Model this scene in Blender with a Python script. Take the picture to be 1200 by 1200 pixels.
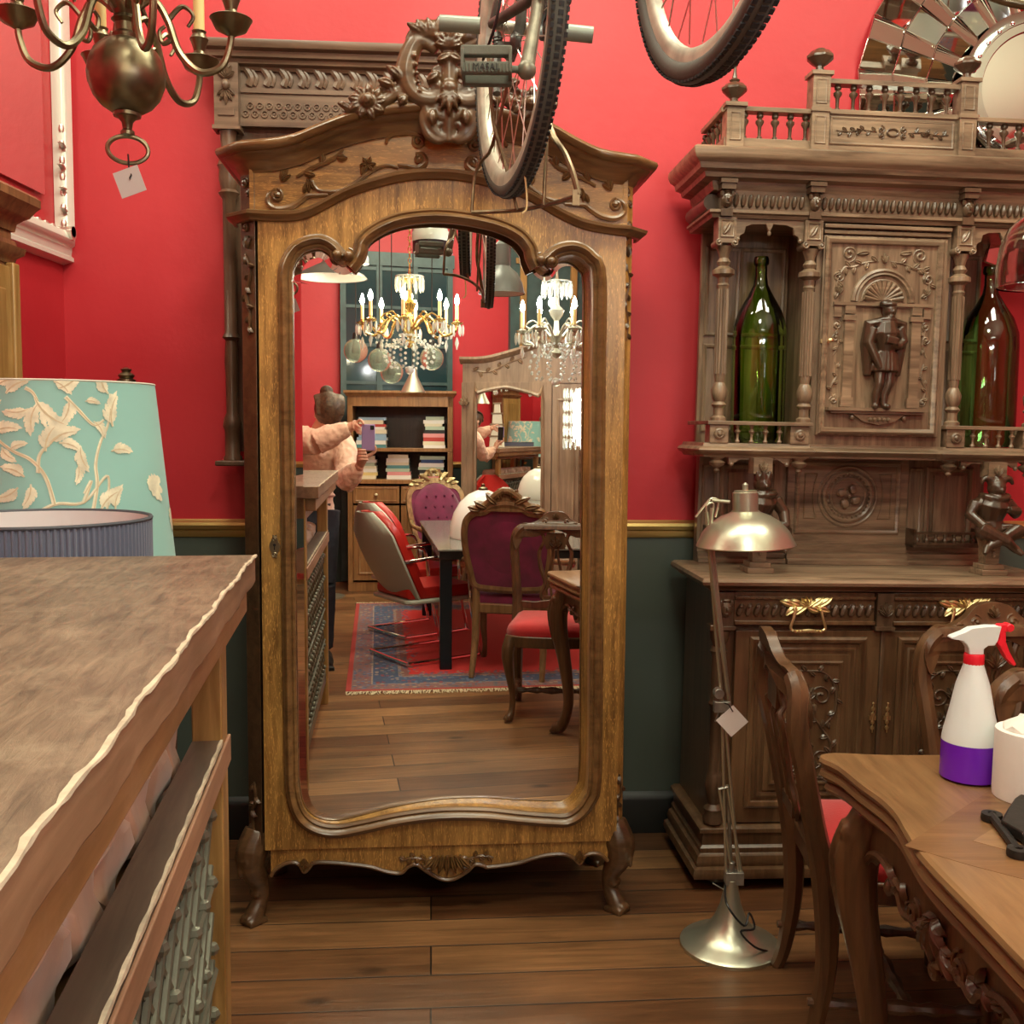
import bpy, bmesh, math, random
import numpy as np
from mathutils import Vector, Matrix, noise
from mathutils.geometry import tessellate_polygon
PI = math.pi; R = math.radians
random.seed(7)
for o in list(bpy.data.objects): bpy.data.objects.remove(o)
C = bpy.context.scene.collection
scene = bpy.context.scene
# ------------------------------------------------------------ camera
H = 1.43; PITCH = R(4.66); ROLL = .008
cd = bpy.data.cameras.new('camera'); cam = bpy.data.objects.new('camera', cd); C.objects.link(cam)
cd.sensor_width = 36; cd.lens = 36.0; cd.clip_start = .02
R0 = Vector((1, 0, 0)); U0 = Vector((0, math.sin(PITCH), math.cos(PITCH))); F = Vector((0, math.cos(PITCH), -math.sin(PITCH)))
RR = math.cos(ROLL)*R0 + math.sin(ROLL)*U0; UU = -math.sin(ROLL)*R0 + math.cos(ROLL)*U0
cam.matrix_world = Matrix(((RR.x, UU.x, -F.x, 0), (RR.y, UU.y, -F.y, 0), (RR.z, UU.z, -F.z, H), (0, 0, 0, 1)))
scene.camera = cam
# ------------------------------------------------------------ world, exposure, lights
w = bpy.data.worlds.new('World'); scene.world = w; w.use_nodes = True
w.node_tree.nodes['Background'].inputs[0].default_value = (1, .95, .80, 1)
w.node_tree.nodes['Background'].inputs[1].default_value = .25
vs = scene.view_settings
vs.view_transform = 'Standard'; vs.look = 'None'; vs.gamma = 1; vs.use_curve_mapping = False
vs.exposure = 0.4
def area(loc, size, power, col=(.98, .975, .74), rot=(0, 0, 0), sy=None):
    l = bpy.data.lights.new('room_area_light', 'AREA'); l.shape = 'RECTANGLE'; l.size = size; l.size_y = sy or size; l.energy = power; l.color = col
    o = bpy.data.objects.new('room_area_light', l); o.location = loc; o.rotation_euler = rot; C.objects.link(o); o.visible_glossy = True
    return o
area((.3, 2.25, 3.5), 1.1, 27, rot=(R(10), 0, 0), sy=.4)
area((-.85, 2.3, 3.5), .5, 13, rot=(R(10), 0, 0))
area((1.6, 2.25, 3.5), .6, 18, rot=(R(10), 0, 0))
area((.2, .5, 3.5), .5, 25, rot=(R(20), 0, 0))
area((.9, -1.9, 3.5), 1.4, 60, rot=(R(-12), 0, 0), sy=1.0)
area((2.2, .5, 2.3), 1.4, 24, rot=(PI, 0, 0))  # added uplight without a fixture, brightens the ceiling the round mirror reflects
# ------------------------------------------------------------ picture-to-place geometry
def ray(x, y): return F*1200 + RR*(x-600) + UU*(600-y)
O3 = Vector((0, 0, H))
def at(x, y, Y): d = ray(x, y); return O3 + d*(Y/d.y)
def atz(x, y, z): d = ray(x, y); return O3 + d*((z-H)/d.z)
MP = Vector((-.19, 2.893, 0)); MN = -ray(437, 501); MN.z = 0; MN.normalize()   # the wardrobe's mirror plane
def refl(P): return P - 2*((P-MP).dot(MN))*MN
def vz(x, y, z=0): return refl(atz(x, y, z))
def vy(x, y, D): return refl(at(x, y, D))
class Frame:
    def __init__(s, o, yaw, tilt=0):
        s.m = Matrix.Translation(o) @ Matrix.Rotation(R(yaw), 4, 'Z') @ Matrix.Rotation(tilt, 4, 'Y'); s.i = s.m.inverted()
    def p(s, x, y, d=0):
        o = s.i @ O3; r = s.i.to_3x3() @ ray(x, y); t = (d-o.y)/r.y; q = o + r*t
        return (q.x, q.z)
# ------------------------------------------------------------ mesh builder
def spl(pts, n=6, closed=False):
    P = [Vector(p) for p in pts]; N = len(P); out = []
    rng = range(N if closed else N-1)
    for i in rng:
        if closed: a, b, c, d = P[(i-1) % N], P[i], P[(i+1) % N], P[(i+2) % N]
        else: a, b, c, d = P[max(i-1, 0)], P[i], P[i+1], P[min(i+2, N-1)]
        for k in range(n):
            t = k/n
            out.append(.5*((2*b)+(c-a)*t+(2*a-5*b+4*c-d)*t*t+(3*b-a-3*c+d)*t*t*t))
    if not closed: out.append(P[-1].copy())
    return out
class M:
    def __init__(s, k=1.0): s.v = []; s.f = []; s.T = Matrix.Identity(4); s.k = k
    def add(s, vs_, fs_):
        b = len(s.v); s.v += [s.T @ Vector(v) for v in vs_]; s.f += [tuple(b+i for i in f) for f in fs_]; return s
    def box(s, x0, x1, y0, y1, z0, z1):
        return s.add([(x0,y0,z0),(x1,y0,z0),(x1,y1,z0),(x0,y1,z0),(x0,y0,z1),(x1,y0,z1),(x1,y1,z1),(x0,y1,z1)],
                     [(0,3,2,1),(4,5,6,7),(0,1,5,4),(1,2,6,5),(2,3,7,6),(3,0,4,7)])
    def cbox(s, c, d, rot=None):
        T = s.T; s.T = T @ Matrix.Translation(c) @ (rot or Matrix.Identity(4)); s.box(-d[0]/2, d[0]/2, -d[1]/2, d[1]/2, -d[2]/2, d[2]/2); s.T = T; return s
    def rings(s, rings, closed_ring=True, caps=True, loop=False):
        n = len(rings[0]); vs_ = [p for r in rings for p in r]; fs = []
        m = len(rings)
        for i in range(m if loop else m-1):
            a = i*n; b = ((i+1) % m)*n
            for k in range(n if closed_ring else n-1):
                fs.append((a+k, a+(k+1) % n, b+(k+1) % n, b+k))
        if caps and not loop: fs.append(tuple(range(n-1, -1, -1))); fs.append(tuple((m-1)*n+k for k in range(n)))
        return s.add(vs_, fs)
    def tube(s, pts, r, n=8, closed=False, flat=1.0, caps=True):
        P = [Vector(p) for p in pts]; N = len(P)
        rad = list(r) if isinstance(r, (list, tuple)) else [r]*N
        rad = [q*s.k for q in rad]
        if len(rad) != N: rad = [rad[0]+(rad[-1]-rad[0])*i/(N-1) if len(rad) == 2 else np.interp(i/(N-1), np.linspace(0, 1, len(rad)), rad) for i in range(N)]
        rs = []; up = None
        for i in range(N):
            t = (P[(i+1) % N]-P[i-1]) if closed else (P[min(i+1, N-1)]-P[max(i-1, 0)])
            if t.length < 1e-9: t = Vector((0, 0, 1))
            t.normalize()
            if up is None:
                up = Vector((0, 1, 0)) if abs(t.y) < .9 else Vector((1, 0, 0))
            up = up - t*up.dot(t)
            if up.length < 1e-6: up = t.orthogonal()
            up.normalize(); q = t.cross(up)
            rs.append([P[i]+(up*math.cos(2*PI*k/n)*flat+q*math.sin(2*PI*k/n))*rad[i] for k in range(n)])
        return s.rings(rs, caps=caps, loop=closed)
    def lathe(s, prof, c=(0, 0, 0), n=20, rot=None, ribs=0, rd=0.0, caps=True):
        T = s.T; s.T = T @ Matrix.Translation(c) @ (rot or Matrix.Identity(4)); rs = []
        for r, z in prof:
            rs.append([(max(r, 1e-4)*(1+(rd*math.cos(ribs*2*PI*k/n) if ribs else 0))*math.cos(2*PI*k/n), max(r, 1e-4)*(1+(rd*math.cos(ribs*2*PI*k/n) if ribs else 0))*math.sin(2*PI*k/n), z) for k in range(n)])
        s.rings(rs, caps=caps); s.T = T; return s
    def ball(s, c, r, n=12, rot=None):
        if not isinstance(r, (tuple, list)): r = (r, r, r)
        r = tuple(q*s.k for q in r)
        T = s.T; s.T = T @ Matrix.Translation(c) @ (rot or Matrix.Identity(4)) @ Matrix.Diagonal((r[0], r[1], r[2], 1))
        m = max(n//2, 4)
        s.lathe([(math.sin(PI*i/m), -math.cos(PI*i/m)) for i in range(m+1)], n=n); s.T = T; return s
    def prism(s, poly, y0, y1, holes=()):
        """polygon in x,z extruded along y"""
        polys = [[Vector((p[0], p[1], 0)) for p in q] for q in [poly]+list(holes)]
        tri = tessellate_polygon(polys); flat = [p for q in polys for p in q]; n = len(flat)
        vs_ = [(p.x, y0, p.y) for p in flat]+[(p.x, y1, p.y) for p in flat]; fs = []
        for a, b, c in tri:
            A, B, D = flat[a], flat[b], flat[c]
            if (B-A).cross(D-A).z < 0: a, b, c = c, b, a
            fs.append((a, b, c)); fs.append((n+c, n+b, n+a))
        off = 0
        for q in polys:
            k = len(q)
            for i in range(k): fs.append((off+i, n+off+i, n+off+(i+1) % k, off+(i+1) % k))
            off += k
        return s.add(vs_, fs)
    def hprism(s, poly, z0, z1):
        T = s.T; s.T = T @ Matrix(((1,0,0,0),(0,0,1,0),(0,1,0,0),(0,0,0,1)))
        s.prism(poly, z0, z1); s.T = T; return s
    def sweep(s, path, prof, closed=False, updir=(0, 0, 1)):
        """moulding: profile of (out, up) pairs carried along a path; out lies sideways of the path, up stays up"""
        P = [Vector(p) for p in path]; N = len(P); U = Vector(updir); rs = []
        def seg(i, j):
            t = P[j]-P[i]; o = t.cross(U); o = o if o.length > 1e-9 else Vector((0, -1, 0)); return o.normalized()
        for i in range(N):
            if closed: a = seg((i-1) % N, i); b = seg(i, (i+1) % N)
            else: a = seg(max(i-1, 0), max(i-1, 0)+1); b = seg(min(i, N-2), min(i, N-2)+1)
            o = a+b; o.normalize(); k = 1/max(o.dot(a), .35)
            rs.append([P[i]+o*(q[0]*k)+U*q[1] for q in prof])
        return s.rings(rs, loop=closed)
    def frame_sweep(s, path, prof, y=0, closed=False):
        """picture-frame moulding in the x,z plane: profile of (sideways, towards viewer)"""
        return s.sweep([(p[0], y, p[1]) for p in path], [(a, -b) for a, b in prof], closed, (0, 1, 0))
    def warp(s, f): s.v = [Vector(f(v)) for v in s.v]; return s
    def build(s, name, mat, parent=None, ang=38, bevel=0, mods=None, side=None):
        me = bpy.data.meshes.new(name); me.from_pydata([tuple(v) for v in s.v], [], s.f); me.validate()
        bm = bmesh.new(); bm.from_mesh(me); bmesh.ops.recalc_face_normals(bm, faces=bm.faces)
        bm.to_mesh(me); bm.free()
        for p in me.polygons: p.use_smooth = True
        try: me.set_sharp_from_angle(angle=R(ang))
        except Exception: pass
        o = bpy.data.objects.new(name, me); C.objects.link(o)
        for m_ in (mat if isinstance(mat, list) else [mat]): me.materials.append(m_)
        if side:
            me.materials.append(side)
            for p in me.polygons:
                if abs(p.normal.z) < .5: p.material_index = 1
        if parent: o.parent = parent
        if bevel:
            b = o.modifiers.new('bevel', 'BEVEL'); b.width = bevel; b.segments = 2; b.limit_method = 'ANGLE'; b.angle_limit = R(40)
        if mods: mods(o)
        return o
def voxel(size, it=2, disp=0, ds=.05):
    def f(o):
        m_ = o.modifiers.new('remesh', 'REMESH'); m_.mode = 'VOXEL'; m_.voxel_size = size; m_.use_smooth_shade = True
        if it: k = o.modifiers.new('smooth', 'SMOOTH'); k.iterations = it; k.factor = .5
        if disp:
            tx = bpy.data.textures.new('folds', 'CLOUDS'); tx.noise_scale = ds; d = o.modifiers.new('folds', 'DISPLACE'); d.texture = tx; d.strength = disp; d.texture_coords = 'LOCAL'
    return f
def thing(name, label, cat, loc=(0, 0, 0), rz=0, group=None, mat=None):
    o = bpy.data.objects.new(name, None); C.objects.link(o); o.empty_display_size = .1
    if mat is not None: o.matrix_world = mat
    else: o.location = loc; o.rotation_euler = (0, 0, rz)
    o['label'] = label; o['category'] = cat
    if group: o['group'] = group
    return o
def tag(o, label, cat, group=None):
    o['label'] = label; o['category'] = cat
    if group: o['group'] = group
    return o
def struct(o): o['kind'] = 'structure'; return o
def dup(root, label=None, group=None, loc=None, rz=None):
    r = root.copy(); C.objects.link(r)
    if loc is not None: r.location = loc
    if rz is not None: r.rotation_euler = (0, 0, rz)
    if label: r['label'] = label
    if group: r['group'] = group
    def rec(a, b):
        for ch in list(a.children):
            c = ch.copy(); C.objects.link(c); c.parent = b; rec(ch, c)
    rec(root, r); return r
# ------------------------------------------------------------ carving helpers (x,z plane, facing -y)
def scroll(m, cx, cz, r, a0, turn=1.6, th=.006, y=0, sgn=1, n=22):
    pts = []; rad = []
    for i in range(n+1):
        t = i/n; a = a0+sgn*turn*2*PI*t; q = r*(1-.78*t)
        pts.append((cx+q*math.cos(a), y-th*.35*t, cz+q*math.sin(a))); rad.append(th*(.55+.6*t))
    m.tube(pts, rad, 6); m.ball(pts[-1], th*1.5, 8)
def vine(m, pts, th=.005, y=0, leaves=0, ls=.02):
    P = spl([(p[0], y, p[1]) for p in pts], 6); m.tube(P, [th*.5, th, th*.5], 6)
    for k in range(leaves):
        i = int((k+.6)/(leaves+.2)*(len(P)-2)); t = (P[i+1]-P[i]).normalized(); a = math.atan2(t.z, t.x)+(.9 if k % 2 else -.9)
        leaf(m, P[i].x, P[i].z, a, ls, ls*.32, th, y)
def leaf(m, x, z, a, L, w, th=.005, y=0, curl=.3):
    rs = []
    for i in range(7):
        t = i/6; b = a+curl*t; c = (x+L*t*math.cos(a+curl*t*.5), z+L*t*math.sin(a+curl*t*.5)); ww = w*math.sin(PI*min(.08+t*.9, 1))**.8+.0006
        s_, k_ = -math.sin(b), math.cos(b); yy = y-th*math.sin(PI*t)*.6
        rs.append([(c[0]+s_*ww, yy+th*.3, c[1]+k_*ww), (c[0]+s_*ww*.4, yy-th*.8, c[1]+k_*ww*.4), (c[0], yy-th*.3, c[1]), (c[0]-s_*ww*.4, yy-th*.8, c[1]-k_*ww*.4), (c[0]-s_*ww, yy+th*.3, c[1]-k_*ww), (c[0], yy+th, c[1])])
    m.rings(rs)
def acanthus(m, x, z, a, L, th=.008, y=0, n=5):
    for k in range(n):
        leaf(m, x, z, a+(k-(n-1)/2)*.42, L*(1-.16*abs(k-(n-1)/2)), L*.17, th, y, .35*(k-(n-1)/2)/n)
def panel(m, x0, x1, z0, z1, y, wd=.012, dep=.008):
    m.frame_sweep([(x0, z0), (x1, z0), (x1, z1), (x0, z1)], [(-wd/2, 0), (-wd/2, dep*.6), (-wd*.15, dep), (wd*.3, dep*.7), (wd/2, dep*.15), (wd/2, 0)], y, True)
# ------------------------------------------------------------ materials
def mat(name, col, rough=.5, metal=0, spec=.5, trans=0, coat=0, emit=None, es=0, bump=0, bscale=60, var=0, vscale=8, ior=1.45, sheen=0):
    m = bpy.data.materials.new(name); m.use_nodes = True; nt = m.node_tree; b = nt.nodes['Principled BSDF']
    b.inputs['Base Color'].default_value = (*col, 1); b.inputs['Roughness'].default_value = rough; b.inputs['Metallic'].default_value = metal
    b.inputs['Specular IOR Level'].default_value = spec; b.inputs['Transmission Weight'].default_value = trans; b.inputs['Coat Weight'].default_value = coat; b.inputs['IOR'].default_value = ior
    b.inputs['Sheen Weight'].default_value = sheen
    if emit: b.inputs['Emission Color'].default_value = (*emit, 1); b.inputs['Emission Strength'].default_value = es
    if bump or var:
        tc = nt.nodes.new('ShaderNodeTexCoord')
        if bump:
            n = nt.nodes.new('ShaderNodeTexNoise'); n.inputs['Scale'].default_value = bscale; n.inputs['Detail'].default_value = 4
            bp = nt.nodes.new('ShaderNodeBump'); bp.inputs['Strength'].default_value = bump; bp.inputs['Distance'].default_value = .002
            nt.links.new(tc.outputs['Object'], n.inputs['Vector']); nt.links.new(n.outputs['Fac'], bp.inputs['Height']); nt.links.new(bp.outputs['Normal'], b.inputs['Normal'])
        if var:
            n2 = nt.nodes.new('ShaderNodeTexNoise'); n2.inputs['Scale'].default_value = vscale; n2.inputs['Detail'].default_value = 5
            rp = nt.nodes.new('ShaderNodeValToRGB'); rp.color_ramp.elements[0].position = .35; rp.color_ramp.elements[1].position = .68
            rp.color_ramp.elements[0].color = (*[c*(1-var) for c in col], 1); rp.color_ramp.elements[1].color = (*[min(c*(1+var), 1) for c in col], 1)
            nt.links.new(tc.outputs['Object'], n2.inputs['Vector']); nt.links.new(n2.outputs['Fac'], rp.inputs['Fac']); nt.links.new(rp.outputs['Color'], b.inputs['Base Color'])
    return m
def wood(name, dark, light, axis='z', rough=.38, sc=9, fleck=0, bump=.25, coat=.15, stretch=12, wear=None):
    m = bpy.data.materials.new(name); m.use_nodes = True; nt = m.node_tree; b = nt.nodes['Principled BSDF']; L = nt.links.new
    tc = nt.nodes.new('ShaderNodeTexCoord'); mp = nt.nodes.new('ShaderNodeMapping'); L(tc.outputs['Object'], mp.inputs['Vector'])
    s = [sc*stretch/3]*3; s['xyz'.index(axis)] = sc/3.; mp.inputs['Scale'].default_value = s
    n = nt.nodes.new('ShaderNodeTexNoise'); n.inputs['Scale'].default_value = 1; n.inputs['Detail'].default_value = 7; n.inputs['Roughness'].default_value = .65; n.inputs['Distortion'].default_value = .6
    L(mp.outputs['Vector'], n.inputs['Vector'])
    rp = nt.nodes.new('ShaderNodeValToRGB'); e = rp.color_ramp.elements; e[0].position = .3; e[1].position = .72; e[0].color = (*dark, 1); e[1].color = (*light, 1)
    L(n.outputs['Fac'], rp.inputs['Fac']); col = rp.outputs['Color']
    n3 = nt.nodes.new('ShaderNodeTexNoise'); n3.inputs['Scale'].default_value = 2.5; n3.inputs['Detail'].default_value = 3; L(tc.outputs['Object'], n3.inputs['Vector'])
    r3 = nt.nodes.new('ShaderNodeMapRange'); r3.inputs['From Min'].default_value = .3; r3.inputs['From Max'].default_value = .7; r3.inputs['To Min'].default_value = .72; r3.inputs['To Max'].default_value = 1.2
    L(n3.outputs['Fac'], r3.inputs['Value'])
    mx = nt.nodes.new('ShaderNodeVectorMath'); mx.operation = 'SCALE'; L(col, mx.inputs[0]); L(r3.outputs['Result'], mx.inputs['Scale']); col = mx.outputs['Vector']
    if fleck:
        mp2 = nt.nodes.new('ShaderNodeMapping'); s2 = [260]*3; s2['xyz'.index(axis)] = 40; mp2.inputs['Scale'].default_value = s2; L(tc.outputs['Object'], mp2.inputs['Vector'])
        n2 = nt.nodes.new('ShaderNodeTexNoise'); n2.inputs['Scale'].default_value = 1; n2.inputs['Detail'].default_value = 2; n2.inputs['Distortion'].default_value = 1.5; L(mp2.outputs['Vector'], n2.inputs['Vector'])
        r2 = nt.nodes.new('ShaderNodeMapRange'); r2.inputs['From Min'].default_value = .56; r2.inputs['From Max'].default_value = .66; r2.inputs['To Max'].default_value = fleck; L(n2.outputs['Fac'], r2.inputs['Value'])
        mi = nt.nodes.new('ShaderNodeMix'); mi.data_type = 'RGBA'; L(r2.outputs['Result'], mi.inputs['Factor']); L(col, mi.inputs['A']); mi.inputs['B'].default_value = (*[min(c*1.9, 1) for c in light], 1); col = mi.outputs['Result']
    if wear:
        n4 = nt.nodes.new('ShaderNodeTexNoise'); n4.inputs['Scale'].default_value = 14; n4.inputs['Detail'].default_value = 8; n4.inputs['Roughness'].default_value = .7; L(tc.outputs['Object'], n4.inputs['Vector'])
        r4 = nt.nodes.new('ShaderNodeMapRange'); r4.inputs['From Min'].default_value = .5; r4.inputs['From Max'].default_value = .7; r4.inputs['To Max'].default_value = .6; L(n4.outputs['Fac'], r4.inputs['Value'])
        m4 = nt.nodes.new('ShaderNodeMix'); m4.data_type = 'RGBA'; L(r4.outputs['Result'], m4.inputs['Factor']); L(col, m4.inputs['A']); m4.inputs['B'].default_value = (*wear, 1); col = m4.outputs['Result']
    L(col, b.inputs['Base Color'])
    b.inputs['Roughness'].default_value = rough; b.inputs['Coat Weight'].default_value = coat; b.inputs['Coat Roughness'].default_value = .25
    bp = nt.nodes.new('ShaderNodeBump'); bp.inputs['Strength'].default_value = bump; bp.inputs['Distance'].default_value = .0015
    L(n.outputs['Fac'], bp.inputs['Height']); L(bp.outputs['Normal'], b.inputs['Normal'])
    return m
def glass(name, col=(1, 1, 1), rough=0.0, ior=1.45, thin=False):
    m = bpy.data.materials.new(name); m.use_nodes = True; nt = m.node_tree; nt.nodes.clear()
    o = nt.nodes.new('ShaderNodeOutputMaterial')
    g = nt.nodes.new('ShaderNodeBsdfGlossy'); g.inputs['Roughness'].default_value = max(rough, .02); t = nt.nodes.new('ShaderNodeBsdfTransparent'); t.inputs[0].default_value = (*col, 1)
    fr = nt.nodes.new('ShaderNodeFresnel'); fr.inputs[0].default_value = ior
    ad = nt.nodes.new('ShaderNodeMath'); ad.operation = 'ADD'; ad.inputs[1].default_value = .05; nt.links.new(fr.outputs[0], ad.inputs[0])
    mx = nt.nodes.new('ShaderNodeMixShader'); nt.links.new(ad.outputs[0], mx.inputs[0]); nt.links.new(t.outputs[0], mx.inputs[1]); nt.links.new(g.outputs[0], mx.inputs[2]); nt.links.new(mx.outputs[0], o.inputs[0])
    return m
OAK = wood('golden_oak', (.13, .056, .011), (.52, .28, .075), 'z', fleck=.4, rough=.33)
OAKX = wood('golden_oak_across', (.12, .052, .011), (.45, .235, .062), 'x', fleck=.4, rough=.33)
OAKM = wood('moulding_oak', (.085, .04, .014), (.24, .125, .046), 'x', rough=.3, coat=.3)
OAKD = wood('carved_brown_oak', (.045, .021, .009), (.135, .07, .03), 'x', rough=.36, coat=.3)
SIDE = wood('sideboard_oak', (.085, .052, .03), (.38, .26, .165), 'x', rough=.36, coat=.2)
SIDEV = wood('sideboard_oak_upright', (.085, .052, .03), (.38, .26, .165), 'z', rough=.36, coat=.2)
SIDED = wood('sideboard_carving', (.05, .028, .015), (.14, .085, .050), 'z', rough=.3, coat=.3)
COUNTER = wood('worn_counter_top', (.10, .075, .05), (.30, .225, .15), 'y', rough=.42, sc=34, stretch=7, bump=1.0, wear=(.36, .29, .20), coat=.1)
COUNTERO = wood('orange_counter_wood', (.20, .09, .03), (.46, .24, .095), 'y', rough=.4, sc=7, wear=(.40, .22, .12))
POST = wood('yellow_oak_post', (.24, .12, .03), (.50, .29, .10), 'z', rough=.4)
WORNEDGE = mat('pale_worn_edge', (.62, .52, .38), .6, bump=.8, bscale=40, var=.25, vscale=30)
TABLETOP = wood('parquet_walnut', (.16, .08, .032), (.30, .165, .07), 'y', rough=.36, sc=7)
FIGW = wood('dark_carved_figures', (.025, .013, .007), (.085, .046, .026), 'z', rough=.28, coat=.4)
SIDE_SHADED = wood('sideboard_oak_shaded', (.065, .032, .014), (.175, .095, .045), 'z', rough=.3, coat=.3)  # one oak in two tones: paler upper, darker base, light falloff painted in
CHAIRW = wood('chair_walnut', (.055, .026, .012), (.16, .08, .034), 'z', rough=.35, coat=.25)
TABLEW = wood('table_walnut', (.05, .02, .009), (.15, .068, .027), 'z', rough=.35, coat=.25)
PALEW = wood('pale_brown_oak', (.15, .09, .05), (.31, .20, .12), 'z', rough=.45)
CASEW = wood('warm_bookcase_wood', (.20, .09, .03), (.40, .20, .075), 'z', rough=.4)
DARKW = wood('near_black_wood', (.012, .008, .006), (.04, .024, .015), 'z', rough=.4)
BRASS = mat('polished_brass', (.74, .62, .32), .38, 1, bump=.2, bscale=90)
OLDBRASS = mat('tarnished_brass', (.26, .22, .14), .36, 1, bump=.25, bscale=25, var=.35, vscale=14)
CHROME = mat('brushed_nickel', (.56, .56, .44), .32, .85)
SHINY = mat('chrome', (.8, .8, .8), .08, 1)
STEEL = mat('dull_steel', (.42, .42, .38), .4, .9, bump=.3, bscale=80, var=.3, vscale=30)
BLACK = mat('black_plastic', (.012, .012, .013), .35)
RUBBER = mat('tyre_rubber', (.022, .022, .024), .7, bump=.5, bscale=120)
RUBBERG = mat('grey_rubber', (.13, .14, .11), .7, bump=.5, bscale=120)
WHITE = mat('white_card', (.82, .80, .78), .6)
MIRROR = mat('mirror_silver', (.90, .90, .86), .0, 1)
MIRROR2 = mat('aged_mirror', (.70, .71, .66), .04, 1, bump=.05, bscale=4)
RED = mat('red_velvet', (.52, .012, .015), .8, sheen=.5, bump=.4, bscale=200, var=.15)
PURPLE = mat('purple_velvet', (.17, .005, .055), .7, sheen=.6, bump=.3, bscale=40, var=.3, vscale=10)
IRON = mat('black_iron', (.035, .033, .03), .5, .6, bump=.4, bscale=60)
GREYEN = mat('grey_enamel', (.13, .14, .13), .35)
CREAM = mat('cream_wax', (.85, .68, .30), .5)
BULB = mat('lit_bulb', (1, 1, 1), .3, emit=(1, .88, .62), es=120)
BULBC = mat('lit_bulb_cool', (1, 1, 1), .3, emit=(.95, .97, 1), es=120)
CRYSTAL = glass('crystal', (.93, .95, .93), ior=2.1)
CLEAR = glass('clear_glass', (.95, .96, .93), ior=1.5)
# ------------------------------------------------------------ the room
def wall_mat():
    m = bpy.data.materials.new('red_painted_plaster'); m.use_nodes = True; nt = m.node_tree; b = nt.nodes['Principled BSDF']; L = nt.links.new
    tc = nt.nodes.new('ShaderNodeTexCoord'); n = nt.nodes.new('ShaderNodeTexNoise'); n.inputs['Scale'].default_value = 1.7; n.inputs['Detail'].default_value = 6; L(tc.outputs['Object'], n.inputs['Vector'])
    rp = nt.nodes.new('ShaderNodeValToRGB'); e = rp.color_ramp.elements; e[0].position = .35; e[1].position = .7; e[0].color = (.50, .018, .028, 1); e[1].color = (.57, .030, .042, 1)
    L(n.outputs['Fac'], rp.inputs['Fac']); L(rp.outputs['Color'], b.inputs['Base Color']); b.inputs['Roughness'].default_value = .5
    n2 = nt.nodes.new('ShaderNodeTexNoise'); n2.inputs['Scale'].default_value = 25; n2.inputs['Detail'].default_value = 6; L(tc.outputs['Object'], n2.inputs['Vector'])
    bp = nt.nodes.new('ShaderNodeBump'); bp.inputs['Strength'].default_value = .25; bp.inputs['Distance'].default_value = .004; L(n2.outputs['Fac'], bp.inputs['Height']); L(bp.outputs['Normal'], b.inputs['Normal'])
    return m
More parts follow.
